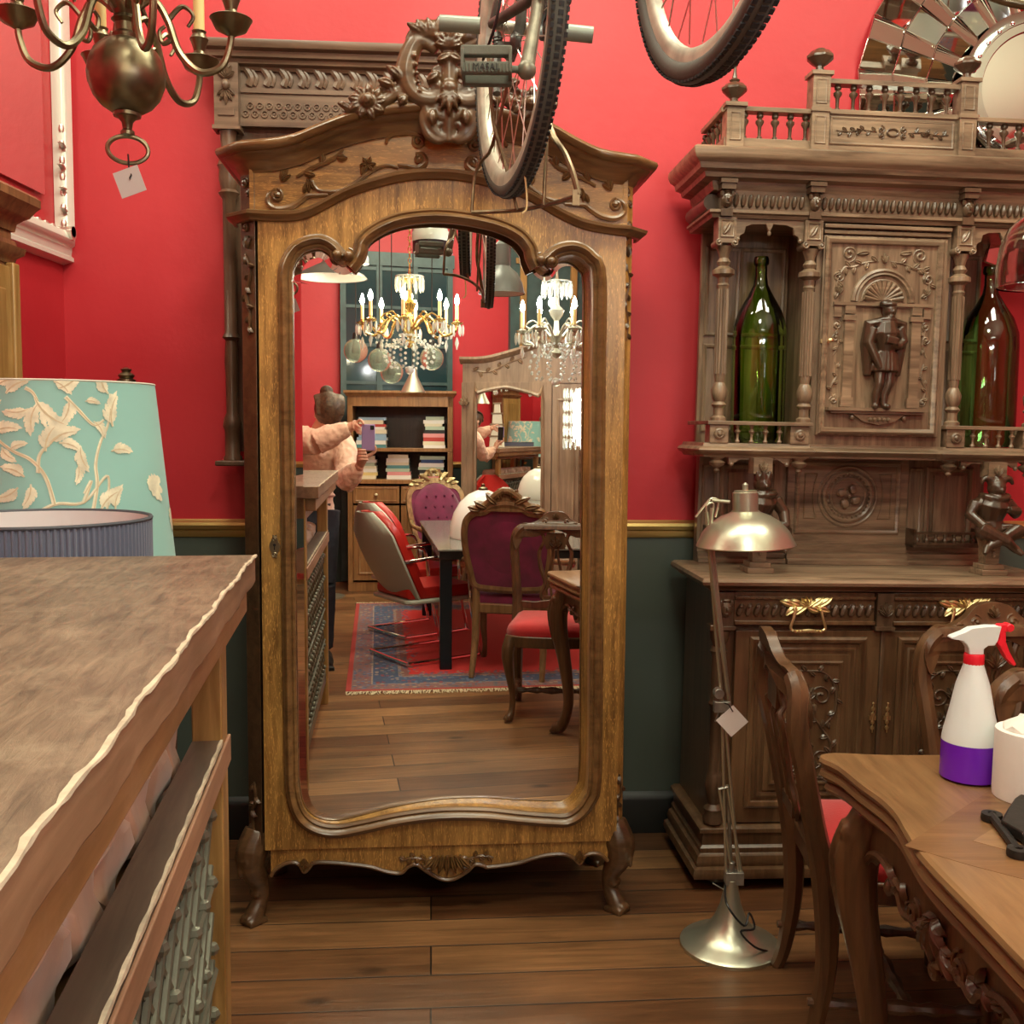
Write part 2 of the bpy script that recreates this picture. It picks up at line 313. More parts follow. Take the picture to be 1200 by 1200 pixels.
def floor_mat():
    m = bpy.data.materials.new('pine_floorboards'); m.use_nodes = True; nt = m.node_tree; b = nt.nodes['Principled BSDF']; L = nt.links.new
    tc = nt.nodes.new('ShaderNodeTexCoord'); br = nt.nodes.new('ShaderNodeTexBrick'); L(tc.outputs['Object'], br.inputs['Vector'])
    br.inputs['Scale'].default_value = 1; br.inputs['Brick Width'].default_value = 6.5; br.inputs['Row Height'].default_value = .152; br.inputs['Mortar Size'].default_value = .0028; br.inputs['Mortar Smooth'].default_value = .3
    br.offset = .37; br.inputs['Bias'].default_value = 0
    br.inputs['Color1'].default_value = (.125, .052, .021, 1); br.inputs['Color2'].default_value = (.31, .155, .062, 1); br.inputs['Mortar'].default_value = (.02, .012, .008, 1)
    mp = nt.nodes.new('ShaderNodeMapping'); mp.inputs['Scale'].default_value = (1.6, 22, 1); L(tc.outputs['Object'], mp.inputs['Vector'])
    n = nt.nodes.new('ShaderNodeTexNoise'); n.inputs['Scale'].default_value = 1.5; n.inputs['Detail'].default_value = 8; n.inputs['Roughness'].default_value = .65; n.inputs['Distortion'].default_value = .8; L(mp.outputs['Vector'], n.inputs['Vector'])
    r = nt.nodes.new('ShaderNodeMapRange'); r.inputs['From Min'].default_value = .25; r.inputs['From Max'].default_value = .75; r.inputs['To Min'].default_value = .5; r.inputs['To Max'].default_value = 1.45; L(n.outputs['Fac'], r.inputs['Value'])
    n2 = nt.nodes.new('ShaderNodeTexNoise'); n2.inputs['Scale'].default_value = 2.2; n2.inputs['Detail'].default_value = 4; L(tc.outputs['Object'], n2.inputs['Vector'])
    r2 = nt.nodes.new('ShaderNodeMapRange'); r2.inputs['From Min'].default_value = .3; r2.inputs['From Max'].default_value = .7; r2.inputs['To Min'].default_value = .65; r2.inputs['To Max'].default_value = 1.25; L(n2.outputs['Fac'], r2.inputs['Value'])
    mu = nt.nodes.new('ShaderNodeMath'); mu.operation = 'MULTIPLY'; L(r.outputs[0], mu.inputs[0]); L(r2.outputs[0], mu.inputs[1])
    sc = nt.nodes.new('ShaderNodeVectorMath'); sc.operation = 'SCALE'; L(br.outputs['Color'], sc.inputs[0]); L(mu.outputs[0], sc.inputs['Scale'])
    vo = nt.nodes.new('ShaderNodeTexVoronoi'); vo.inputs['Scale'].default_value = 1; mp3 = nt.nodes.new('ShaderNodeMapping'); mp3.inputs['Scale'].default_value = (2.4, 5, 1); L(tc.outputs['Object'], mp3.inputs['Vector']); L(mp3.outputs[0], vo.inputs['Vector'])
    r4 = nt.nodes.new('ShaderNodeMapRange'); r4.inputs['From Min'].default_value = .05; r4.inputs['From Max'].default_value = .13; r4.inputs['To Min'].default_value = .35; r4.inputs['To Max'].default_value = 1; L(vo.outputs['Distance'], r4.inputs['Value'])
    s2 = nt.nodes.new('ShaderNodeVectorMath'); s2.operation = 'SCALE'; L(sc.outputs['Vector'], s2.inputs[0]); L(r4.outputs[0], s2.inputs['Scale'])
    L(s2.outputs['Vector'], b.inputs['Base Color']); b.inputs['Roughness'].default_value = .36
    bp = nt.nodes.new('ShaderNodeBump'); bp.inputs['Strength'].default_value = .4; bp.inputs['Distance'].default_value = .003; mm = nt.nodes.new('ShaderNodeMath'); mm.operation = 'SUBTRACT'; L(n.outputs['Fac'], mm.inputs[0]); L(br.outputs['Fac'], mm.inputs[1]); L(mm.outputs[0], bp.inputs['Height']); L(bp.outputs['Normal'], b.inputs['Normal'])
    return m
REDW = wall_mat()
TEAL = mat('dark_teal_paint', (.030, .048, .045), .45, bump=.15, bscale=30)
TEALF = mat('teal_joinery', (.055, .10, .10), .4, var=.2)
DADO = mat('green_grey_dado', (.075, .095, .08), .5)
GOLD = mat('gold_moulding', (.60, .44, .16), .35, .8, bump=.2)
BASEB = mat('black_baseboard', (.008, .009, .009), .4)
CEIL = mat('cream_ceiling', (.86, .86, .72), .8)
fl = M().box(-4, 4, -5, 5, -.05, 0).build('floor', floor_mat()); struct(fl); fl.rotation_euler = (0, 0, R(4.5))
struct(M().box(-1.65, 3.75, -4.0, 4.0, 3.62, 3.7).build('ceiling', CEIL))
WB = Frame(Vector((-.95, 3.47, 0)), 3.5)
def walls(name, x0, x1, y0, y1, fr, lower):
    def setm(o):
        o.matrix_world = fr.m; return struct(o)
    setm(M().box(x0, x1, y0, y1, 1.09, 3.66).build('wall_'+name, REDW))
    setm(M().box(x0, x1, y0, y1, -.02, 1.089).build('wall_%s_dado' % name, lower))
setm = lambda o, fr: (setattr(o, 'matrix_world', fr.m), struct(o))
walls('back', -.75, 4.7, 0, .12, WB, DADO)
setm(M().sweep([(-.6, 0, 1.09), (4.7, 0, 1.09)], [(-.005, -.035), (.006, -.035), (.010, -.028), (.010, -.012), (.022, -.006), (.026, .006), (.022, .016), (.010, .020), (.004, .026), (-.005, .026)]).build('trim_1', GOLD), WB)
setm(M().sweep([(-.6, 0, 0), (4.7, 0, 0)], [(-.005, -.005), (.022, -.005), (.022, .12), (.014, .135), (-.005, .15)]).build('baseboard_back', BASEB), WB)
WL = Frame(Vector((-1.49, 3.6, 0)), 90)
lw = Frame(Vector((-1.49, 0, 0)), 0)
walls('left', -.12, 0, -4.1, 3.6, lw, DADO)
setm(M().sweep([(0, 3.44, 1.09), (0, -3.7, 1.09)][::-1], [(-.005, -.035), (.01, -.03), (.01, -.012), (.026, 0), (.010, .02), (-.005, .026)]).build('trim_2', GOLD), lw)
FW = Frame(Vector((0, -3.75, 0)), 0)
walls('rear', -1.6, 3.75, -.12, 0, FW, TEAL)
setm(M().sweep([(3.6, 0, 1.09), (-1.5, 0, 1.09)], [(-.005, -.035), (.01, -.03), (.026, 0), (.010, .02), (-.005, .026)]).build('trim_3', GOLD), FW)
walls('right', 0, .12, -4.0, 4.3, Frame(Vector((3.62, 0, 0)), 0), TEAL)
# small fittings of the back wall
o = M().lathe([(.004, 0), (.004, .006), (.001, .008)], rot=Matrix.Rotation(R(90), 4, 'X'), n=10).build('wall_nail', IRON); o.location = at(192, 296, 3.47)+Vector((0, -.002, 0)); tag(o, 'black nail in the red wall below the brass chandelier tag', 'nail')
# ------------------------------------------------------------ the tall mirrored wardrobe
WF = Frame(Vector((-.19, 2.868, 0)), 5)
def wp(l, d=0): return [WF.p(x, y, d) for x, y in l]
wr = thing('mirrored_wardrobe', 'tall oak wardrobe with one big mirror door and carved rococo crest', 'wardrobe', mat=WF.m)
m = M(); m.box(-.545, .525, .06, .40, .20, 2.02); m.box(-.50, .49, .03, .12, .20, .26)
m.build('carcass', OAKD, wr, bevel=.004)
top = wp([(300, 253), (322, 254), (350, 253), (372, 245), (396, 232), (416, 223), (437, 216), (468, 208), (500, 205), (535, 206), (567, 212), (595, 220), (620, 230), (642, 243), (660, 253), (680, 262), (700, 267), (728, 271), (752, 272)])
gl = [(341.7, 340), (341.5, 328), (344, 312), (352, 299), (362.5, 293), (375, 291), (385, 296), (391, 303), (396, 308), (402, 311), (408, 307), (414.6, 293), (416.7, 282.5), (427, 270), (448, 257.5), (475, 249), (512, 246), (550, 249.5), (587, 258), (613, 271), (627, 288), (630, 300), (634, 311), (641, 316), (647, 309), (657, 301), (673, 299), (687, 308), (695, 330),
      (694, 450), (693, 600), (691.5, 760), (690, 905), (684, 935), (667, 952), (645, 953), (607, 950), (567, 946), (517, 946), (467, 952), (425, 961), (395, 966), (372, 962), (357, 949), (350, 925), (348.5, 890), (346.5, 760), (345, 600), (343, 450)]
GO = wp(gl)
def dense(poly, idx):  # smooth run
    return [(p.x, p.y) for p in spl([(a, b, 0) for a, b in poly], 4, True)]
GD = dense(GO, None)
d0 = WF.p(307, 700)[0]; d1 = WF.p(727, 700)[0]; zb0 = WF.p(317, 998)[1]; zb1 = WF.p(720, 984)[1]
zb = (zb0+zb1)/2
topi = [(p.x, p.y) for p in spl([(a, b, 0) for a, b in top], 3)]
tin = [q for q in topi if d0+.004 < q[0] < d1-.004]
outer = [(d0, zb), (d1, zb), (d1, tin[-1][1])] + tin[::-1] + [(d0, tin[0][1])]
door = M().prism(outer, 0, .05, [GD]).build('door', OAK, wr, bevel=.003)
M().box(d0+.03, d1-.03, .051, .06, .3, 1.98).build('mirror_backing', DARKW, door)
# mitre lines of the door frame
# moulding round the glass: open sweep under the lobes and an arch sweep above
N = len(gl)
def inset(poly, d):
    P = [Vector(p) for p in poly]; n = len(P); out = []
    A = sum(P[i].x*P[(i+1) % n].y-P[(i+1) % n].x*P[i].y for i in range(n)); sg = 1 if A > 0 else -1
    for i in range(n):
        a = (P[i]-P[i-1]).normalized(); b = (P[(i+1) % n]-P[i]).normalized(); t = a+b
        if t.length < .2: t = b
        t.normalize(); nn = Vector((-t.y, t.x))*sg; out.append(tuple(P[i]+nn*d/max(.5, t.dot(a))))
    return out
prof = [(-.002, 0), (-.002, .010), (.004, .016), (.009, .013), (.013, .022), (.021, .028), (.029, .022), (.033, .012), (.037, .010), (.038, 0)]
big = [WF.p(*q) for q in [(396, 308), (391, 303), (385, 296), (375, 291), (362.5, 293), (352, 299), (344, 312), (341.5, 328), (342, 345)]]
side_l = [(343, 450), (345, 600), (346.5, 760), (348.5, 890), (350, 925), (357, 949), (372, 962), (395, 966), (425, 961), (467, 952), (517, 946), (567, 946), (607, 950), (645, 953), (667, 952), (684, 935), (690, 905), (691.5, 760), (693, 600), (694, 450), (695, 330), (687, 308), (673, 299), (657, 301), (647, 309), (641, 314)]
lowp = [(p.x, p.y) for p in spl([(a, b, 0) for a, b in big+wp(side_l)], 4)]
arch = [(p.x, p.y) for p in spl([(a, b, 0) for a, b in wp([(405, 309), (410, 303), (414.6, 293), (416.7, 282.5), (427, 270), (448, 257.5), (475, 249), (512, 246), (550, 249.5), (587, 258), (613, 271), (627, 288), (630, 300), (635, 311)])], 4)]
m = M(); m.frame_sweep(lowp, [(-a, b) for a, b in prof], 0)
m.build('frame_moulding', OAKM, door)
m = M(); m.frame_sweep(arch[::-1], [(a, b+.003) for a, b in prof], 0)
m.build('arch_moulding', OAKM, door)
for (a, b, s_) in ((396, 300, 1), (409, 301, -1), (633, 306, 1), (645, 308, -1)):
    m = M(); x, z = WF.p(a, b); m.ball((x, -.022, z), (.014, .014, .014), 12); scroll(m, x, z, .021, PI/2, 1.1, .005, -.012, s_); m.build('scroll_end', OAKM, door)
# the mirror glass, seated a little askew in its rebate, with a bevelled border
cx = sum(p[0] for p in GD)/len(GD)
g1 = inset(GD, -.006); g2 = inset(GD, .024)
mm_ = M(); tri = tessellate_polygon([[Vector((*p, 0)) for p in g2]])
n = len(g2); mm_.add([(x-cx, -.0016, z) for x, z in g2]+[(x-cx, .0006, z) for x, z in g1], [t for t in tri]+[(i, (i+1) % n, n+(i+1) % n, n+i) for i in range(n)])
go = mm_.build('mirror_glass', MIRROR, door, ang=1); go.location = (cx, .024, 0)
gy = math.degrees(math.atan2(MN.x, -MN.y)); go.rotation_euler = (0, 0, R(gy-5))
x, z = WF.p(322, 640)
m = M(); m.prism([(x+.012*math.cos(a)*(1+.25*math.cos(4*a)), z+.033*math.sin(a)*(1+.12*math.cos(6*a))) for a in [i*PI/12 for i in range(24)]], -.005, .001); scroll(m, x, z+.02, .008, 0, 1.2, .002, -.005); scroll(m, x, z-.022, .008, PI, 1.2, .002, -.005)
esc = m.build('keyhole_plate', OLDBRASS, door)
m = M(); m.lathe([(.004, 0), (.004, .002)], (x, -.0058, z+.004), 10, Matrix.Rotation(R(90), 4, 'X')); m.cbox((x, -.006, z-.004), (.003, .002, .012)); m.build('keyhole', BLACK, esc)
# canted corner columns with carved tops and feet
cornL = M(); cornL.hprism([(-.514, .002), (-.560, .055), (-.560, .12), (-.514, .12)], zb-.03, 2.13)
cl = cornL.build('corner_post', OAKD, wr, bevel=.002)  # darker oak than the right post: shade of the turned-away side painted in
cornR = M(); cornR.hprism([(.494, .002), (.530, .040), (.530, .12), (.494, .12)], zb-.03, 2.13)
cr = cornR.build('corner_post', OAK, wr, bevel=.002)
for sx, ob in ((-1, cl), (1, cr)):
    m = M(); x = -.537 if sx < 0 else .512; T = Matrix.Translation((x, .026, 0)) @ Matrix.Rotation(R(49*sx), 4, 'Z'); m.T = T
    for z0, s0 in ((2.09, 1), (2.0, -1)):
        scroll(m, -.008*s0, z0, .016, 0, 1.4, .0045, -.002, 1); scroll(m, .008*s0, z0-.03, .013, PI, 1.3, .004, -.002, -1)
    vine(m, [(-.012, 1.90), (.012, 1.85), (-.008, 1.79), (.008, 1.73), (0, 1.68)], .006, -.002, 8, .022)
    vine(m, [(0, .42), (.010, .37), (-.010, .33), (0, .27)], .007, -.003, 5, .025)
    acanthus(m, 0, 1.915, PI/2, .035, .007, -.002, 3)
    m.build('corner_carving', OAKD, ob)
# frieze board, string moulding, cornice
ct = wp([(290, 168), (318, 166), (345, 160), (367, 151), (387, 143), (406, 136), (437, 128), (467, 124), (498, 122), (530, 122), (560, 124), (590, 130), (620, 138), (647, 148), (675, 164), (700, 176), (722, 182), (748, 184)], -.07)
ctd = [(p.x, p.y) for p in spl([(a, b, 0) for a, b in ct], 3)]
fr = [q for q in topi if -.52 < q[0] < .50]
m = M(); m.prism([(-.528, fr[0][1]-.01)]+[(a, b-.01) for a, b in fr]+[(.508, fr[-1][1]-.01), (.508, ctd[-1][1]-.03)]+[(a, b-.03) for a, b in ctd[::-1] if -.515 < a < .495]+[(-.528, ctd[0][1]-.03)], .004, .10)
fz = m.build('frieze', OAKX, wr)
strp = [(0, -.014), (.010, -.012), (.016, -.004), (.026, .002), (.028, .010), (.018, .014), (.008, .012), (0, .014)]
m = M(); pts = [Vector((-.575, .10, topi[0][1])), Vector((-.572, .05, topi[0][1])), Vector((-.52, -.004, topi[0][1]))]+[Vector((a, 0, b)) for a, b in topi if -.49 < a < .475]+[Vector((.50, -.004, topi[-1][1])), Vector((.545, .045, topi[-1][1])), Vector((.545, .10, topi[-1][1]))]
m.sweep(pts, strp); m.build('string_moulding', OAKM, wr)
cpr = [(-.01, -.058), (.004, -.058), (.007, -.050), (.012, -.047), (.016, -.036), (.026, -.026), (.044, -.020), (.048, -.014), (.054, -.014), (.064, -.008), (.068, .002), (.064, .010), (.055, .014), (-.01, .015)]
zl = ctd[0][1]; zr = ctd[-1][1]
m = M(); pts = [Vector((-.555, .40, zl)), Vector((-.555, .055, zl)), Vector((-.515, .008, zl))]+[Vector((a, 0, b)) for a, b in ctd if -.47 < a < .45]+[Vector((.493, .008, zr)), Vector((.528, .045, zr)), Vector((.528, .40, zr))]
m.sweep(pts, cpr); m.build('cornice', OAKM, wr, ang=50)
m = M(); m.prism([(-.55, 1.95)]+[(.525, 1.95)]+[(.525, zr)]+[(a, b) for a, b in ctd[::-1] if -.5 < a < .49]+[(-.55, zl)], .10, .40); m.build('top_board', OAKD, wr)
# frieze carving
def W2(x, y): return WF.p(x, y, 0)
def wv(l, th=.005, lv=0, ls=.02): vine(m, wp(l), th*1.5, .0, lv, ls*1.5)
for mirror_ in (0, 1):
    m = M()
    fx = (lambda x: x) if not mirror_ else (lambda x: 1046-x)
    dy = (lambda x, y: y) if not mirror_ else (lambda x, y: y+ (11 if x > 600 else 4))
    q = lambda l: [(fx(x), dy(fx(x), y)) for x, y in l]
    wv(q([(323, 222), (315, 228), (314, 238), (324, 245), (340, 243), (352, 236), (360, 230), (372, 229), (384, 228)]), .006)
    wv(q([(366, 212), (372, 222), (386, 225), (402, 223), (418, 214), (430, 204), (442, 197), (455, 194), (467, 197)]), .005)
    wv(q([(348, 207), (362, 199), (380, 191), (394, 184), (402, 175)]), .005, 3)
    wv(q([(452, 168), (456, 160), (466, 155), (480, 155), (492, 159), (497, 165)]), .006)
    wv(q([(466, 194), (478, 195), (490, 197), (499, 190), (496, 181), (487, 180)]), .006)
    s0 = -1 if mirror_ else 1
    a, b = W2(*q([(324, 229)])[0]); scroll(m, a, b, .018, PI/2, 1.2, .006, 0, -s0)
    a, b = W2(*q([(330, 212)])[0]); acanthus(m, a, b, PI/2-.5*s0, .035, .006, 0, 3)
    a, b = W2(*q([(491, 166)])[0]); scroll(m, a, b, .02, PI/2, 1.2, .006, 0, s0)
    a, b = W2(*q([(491, 187)])[0]); scroll(m, a, b, .016, -PI/2, 1.2, .006, 0, s0)
    for (x, y, L) in ((362, 225, .035), (356, 226, .025), (368, 222, .03)):
        a, b = W2(*q([(x, y)])[0]); leaf(m, a, b, PI/2+.3*s0*(x-362)/6, L, .006, .007, 0)
    for k in range(6):
        a, b = W2(*q([(431, 193)])[0]); leaf(m, a, b, k*PI/3, .022, .006, .007, -.002)
    a, b = W2(*q([(424, 205)])[0]); leaf(m, a, b, 1.2, .03, .008, .007, 0)
    m.build('frieze_carving', OAKM, fz)
# crest
m = M(); CY = -.05
def cp(x, y): return WF.p(x, y, CY)
def cv(l, r0, n=6, fl_=.8):
    P = spl([(*cp(x, y), 0) for x, y in l], 5); m.tube([(p.x, CY-.01, p.y) for p in P], [q*1.25 for q in r0], 10, flat=fl_)
for mir in (0, 1):
    fx = (lambda x: x) if not mir else (lambda x: 1052-x); sg = -1 if mir else 1
    q = lambda l: [(fx(x), y+(3 if mir else 0)) for x, y in l]
    cv(q([(512, 62), (500, 52), (488, 52), (480, 66), (476, 86), (480, 104), (492, 116), (508, 118), (517, 110), (512, 102), (503, 104)]), [.010, .020, .024, .020, .016, .009])
    cv(q([(524, 66), (522, 50), (512, 40), (498, 39), (484, 46), (478, 58)]), [.010, .020, .026, .022, .016, .006])
    cv(q([(478, 58), (476, 70), (468, 82), (464, 86)]), [.012, .010, .004])
    cv(q([(404, 130), (420, 128), (445, 122), (462, 112), (478, 104)]), [.008, .016, .018, .014, .016])
    cv(q([(440, 112), (452, 102), (464, 108), (474, 96)]), [.005, .010, .010, .006])
    cv(q([(498, 124), (502, 138), (506, 150), (514, 160), (522, 160), (521, 152)]), [.012, .014, .012, .009, .007])
    cv(q([(500, 124), (510, 126), (518, 134), (524, 140)]), [.010, .014, .010])
    cv(q([(524, 92), (517, 84), (510, 84), (508, 90)]), [.012, .010, .007])
    for k in range(5):
        x, z = cp(*q([(494+k*6, 44-abs(k-2)*1.0)])[0]); leaf(m, x, z, PI/2+sg*(.9-.38*k), .045, .011, .012, CY-.02)
    x, z = cp(*q([(431, 122)])[0])
    for k in range(9): leaf(m, x+.018*math.cos(k*.7), z+.014*math.sin(k*.7), k*.7, .034, .013, .014, CY-.015, .5)
    m.ball((x, CY-.03, z), (.02, .016, .018), 10); scroll(m, x, z, .014, 0, 1.3, .004, CY-.045)
    for k in range(4): 
        x, z = cp(*q([(412+k*17, 130-k*5)])[0]); leaf(m, x, z, PI/2+sg*(1.0-.2*k), .04, .011, .012, CY-.012)
    for k in range(5):
        x, z = cp(*q([(486+k*1.5, 70+k*10)])[0]); m.ball((x, CY-.03, z), .008-.0008*k, 8)
for mir in (0, 1):
    fx = (lambda x: x) if not mir else (lambda x: 1052-x); sg = -1 if mir else 1
    q = lambda l: [(fx(x), y) for x, y in l]
    cv(q([(526, 162), (514, 166), (503, 160), (497, 148), (496, 134), (502, 126)]), [.006, .009, .011, .010, .009, .007])
    cv(q([(511, 152), (516, 146), (522, 150), (519, 158)]), [.009, .007, .005])
    cv(q([(508, 124), (512, 134), (520, 138), (526, 134)]), [.012, .014, .010])
    cv(q([(492, 106), (502, 112), (514, 108), (520, 98), (518, 90)]), [.010, .013, .012, .008])
    cv(q([(466, 108), (470, 98), (464, 92), (455, 98)]), [.009, .009, .006]); cv(q([(488, 34), (494, 29), (500, 32)]), [.006, .009, .006])
    for (x, y, a, L_) in ((470, 96, 2.2, .05), (462, 104, 2.6, .045), (500, 98, .4, .04), (476, 116, -2.4, .03), (512, 74, .2, .04), (508, 132, -1.9, .04)):
        X_, Z_ = cp(*q([(x, y)])[0]); leaf(m, X_, Z_, a if sg > 0 else PI-a, L_, .014, .014, CY-.02, .5*sg)
cv([(526, 168), (526, 150), (526, 128), (526, 105), (526, 80), (526, 50), (528, 28)], [.007, .012, .016, .020, .018, .016, .006])
x, z = cp(526, 60); acanthus(m, x, z, PI/2, .075, .018, CY-.02, 7)
x, z = cp(526, 112); acanthus(m, x, z, -PI/2, .06, .014, CY-.03, 5)
m.ball((x, CY-.03, z+.01), (.022, .018, .022), 12)
m.build('crest', OAKD, wr, mods=voxel(.0032, 2))
# apron and legs
ap = wp([(317, 1030), (322, 1022), (334, 1015), (345, 1014), (352, 1018), (356, 1025), (362, 1020), (368, 1014), (390, 1014), (412, 1016), (434, 1019), (455, 1025), (470, 1026), (478, 1019), (488, 1016), (500, 1024), (517, 1033), (532, 1033), (548, 1024), (557, 1016), (568, 1018), (574, 1019), (605, 1015), (625, 1009), (642, 1005), (660, 1004), (672, 1008), (680, 1015), (686, 1006), (696, 1003), (706, 1005), (713, 1012)])
aps = [(p.x, p.y) for p in spl([(a, b, 0) for a, b in ap], 4)]
m = M(); m.prism([(aps[0][0], zb-.002)]+aps+[(aps[-1][0], zb-.002)], .012, .04); apo = m.build('apron', OAK, wr, bevel=.002)
m = M(); m.tube([(a, .010, b+.004) for a, b in aps], .006, 6)
x, z = WF.p(524, 1012)
for k in range(7): leaf(m, x+.012*(k-3), z+.02, -PI/2+.22*(k-3), .055-.003*abs(k-3), .009, .014, .006, .25*(k-3)/3)
scroll(m, x-.05, z+.003, .022, PI, 1.4, .006, .005, 1); scroll(m, x+.05, z+.003, .022, 0, 1.4, .006, .005, -1)
vine(m, [(x-.06, z+.01), (x-.10, z+.018), (x-.135, z+.008)], .005, .006, 5, .02); vine(m, [(x+.06, z+.01), (x+.10, z+.018), (x+.135, z+.012)], .005, .006, 5, .02)
for a_, b_ in ((356, 1012), (680, 1003)):
    x, z = WF.p(a_, b_); acanthus(m, x, z+.01, -PI/2, .035, .007, .008, 3)
m.build('apron_carving', OAKM, apo)
for lx, ly, rot in ((-.535, .045, -45), (.505, .045, 45), (-.52, .36, -135), (.50, .36, 135)):
    m = M(1.18); m.T = Matrix.Translation((lx, ly, 0)) @ Matrix.Rotation(R(rot), 4, 'Z')
    P = spl([(0, .005, .27), (0, -.020, .215), (0, -.022, .17), (0, .004, .115), (0, .010, .07), (0, -.012, .030), (0, -.022, .010)], 5)
    m.tube(P, [.034, .040, .034, .024, .020, .024, .026], 12)
    for s0 in (-1, 1):
        scroll(m, s0*.016, .20, .016, PI/2, 1.3, .006, -.055, s0); scroll(m, s0*.010, .085, .012, -PI/2, 1.2, .005, -.012, -s0)
    m.cbox((0, -.016, .008), (.056, .06, .016)); m.ball((0, -.062, .17), (.008, .006, .022), 8)
    for k in range(3): m.ball((-.012+.012*k, -.040, .018), (.007, .012, .012), 8)
    leg = m.build('leg', OAKD, wr, mods=voxel(.004, 1))
# ------------------------------------------------------------ carved overmantel hung behind the wardrobe
OF = Frame(Vector((-.86, 3.362, 0)), 4)
om = thing('carved_overmantel', 'dark carved panelled overmantel with turned column hanging behind the wardrobe', 'overmantel', mat=OF.m)
def op(x, y, d=0): return OF.p(x, y, d)
xl = op(257, 300)[0]; xr = op(542, 70, -.06)[0]; zc = op(300, 46, -.08)[1]; z1 = op(285, 62)[1]; z2 = op(300, 106)[1]; z3 = op(300, 141)[1]; zbm = op(270, 540)[1]
MAN = wood('overmantel_oak', (.09, .048, .028), (.22, .135, .085), 'x', rough=.4)
MAND = wood('overmantel_upright', (.07, .035, .02), (.17, .095, .055), 'z', rough=.35)
m = M(); m.box(xl+.02, xr, .02, .09, zbm+.03, zc-.03); m.build('back_panel', MAND, om, bevel=.003)
m = M(); pth = [(xl, .09, zc), (xl, 0, zc), (xr, 0, zc), (xr, .09, zc)]
m.sweep(pth, [(-.02, -.07), (.005, -.07), (.010, -.060), (.024, -.054), (.028, -.042), (.040, -.038), (.044, -.022), (.060, -.016), (.066, -.004), (.064, .008), (-.02, .01)]); m.build('cornice', MAN, om)
m = M(); m.box(xl+.07, xr, .004, .02, z2, zc-.06)
for k in range(16):
    x = xl+.10+k*.055
    if x < xr-.04: 
        P = [(x, .002, z2+.016), (x+.008, -.002, z2+.04), (x-.016, -.003, z2+.075), (x-.034, 0, z2+.105)]; m.tube(spl(P, 4), [.013, .008], 6, flat=.7); m.tube(spl([(a+.016, b, c) for a, b, c in P], 4), [.009, .004], 6, flat=.6)
m.build('fluted_frieze', MAN, om)
m = M(); m.box(xl+.07, xr, -.004, .02, z3, z2-.008); m.box(xl+.07, xr, -.012, .02, z3-.022, z3); m.box(xl+.07, xr, -.010, .02, z2-.010, z2+.004)
for r_ in range(2):
    for k in range(30):
        x = xl+.09+k*.03+.015*r_; z = z3+.018+r_*.026
        if x < xr-.02: m.tube([(x+.010*math.cos(a), -.006, z+.010*math.sin(a)) for a in [i*PI/4 for i in range(8)]], .003, 5, True); m.ball((x, -.006, z), .003, 6)
m.build('rosette_frieze', MAN, om)
pil = M(); xw = .075; zt = z3-.03
pil.box(xl, xl+xw, -.045, .02, zt, zc-.06); pil.box(xl-.006, xl+xw+.006, -.05, .02, zt-.012, zt); pil.box(xl+.012, xl+xw-.012, -.05, -.045, zt+.03, zt+.05)
acanthus(pil, xl+xw/2, z2+.02, PI/2, .05, .010, -.045, 5); acanthus(pil, xl+xw/2, z2-.01, -PI/2, .05, .008, -.045, 5); pil.ball((xl+xw/2, -.05, z2), (.014, .014, .018))
pil.build('pilaster_block', MAN, om)
hh = zt-.012-zbm
def zz(y): return op(270, y)[1]
prof = [(.030, zbm+.0), (.030, zbm+.012), (.024, zbm+.02), (.024, zz(505)), (.030, zz(500)), (.026, zz(490)), (.018, zz(484)), (.019, zz(440)), (.022, zz(425)), (.018, zz(400)), (.028, zz(396)), (.020, zz(390)), (.021, zz(235)), (.034, zz(228)), (.024, zz(224)), (.032, zz(212)), (.030, zz(200)), (.036, zz(196)), (.026, zz(186)), (.022, zz(178)), (.026, zz(160)), (.032, zz(150)), (.034, zt-.012)]
M().lathe(prof, (xl+.036, -.012, 0), 24).build('turned_column', MAND, om)
M().box(xl-.012, xr, -.06, .09, zbm-.015, zbm+.002).build('base_shelf', MAND, om, bevel=.004)
# ------------------------------------------------------------ carved renaissance sideboard
SF = Frame(Vector((.6, 3.1, .012)), 4.6, .012)
sb = thing('carved_sideboard', 'tall carved oak buffet with gnome supports, columns and a balustrade on top', 'sideboard', mat=SF.m)
SW = 1.10; D0 = .38
def sp(x, y, d=0): return SF.p(x, y, d)
m = M(); m.box(.02, SW-.02, .03, D0, .10, .93); base = m.build('base_cabinet', SIDE_SHADED, sb, bevel=.003)
m = M(); pl = [(.0, D0, 0), (.0, 0, 0), (SW, 0, 0), (SW, D0, 0)]
m.sweep(pl, [(-.03, .030), (.030, .030), (.034, .045), (.030, .060), (.018, .066), (.022, .080), (.016, .098), (.006, .104), (.008, .120), (0, .128), (0, .165), (.012, .170), (.012, .182), (0, .190), (-.03, .190)]); m.build('plinth', SIDE_SHADED, sb)
for x in (.06, SW-.06):
    for y in (.05, D0-.06): M().lathe([(.03, 0), (.045, .008), (.04, .03), (.03, .034)], (x, y, -.004), 14).build('bun_foot', SIDED, sb)
m = M(); m.sweep([(-.0, D0, .93), (-.0, 0, .93), (SW, 0, .93), (SW, D0, .93)], [(-.02, 0), (.004, 0), (.010, .008), (.018, .012), (.024, .016), (.034, .020), (.038, .030), (.034, .040), (.024, .045), (-.02, .045)])
m.box(.0, SW, .0, D0, .935, .974); m.build('counter_top', SIDE, sb)
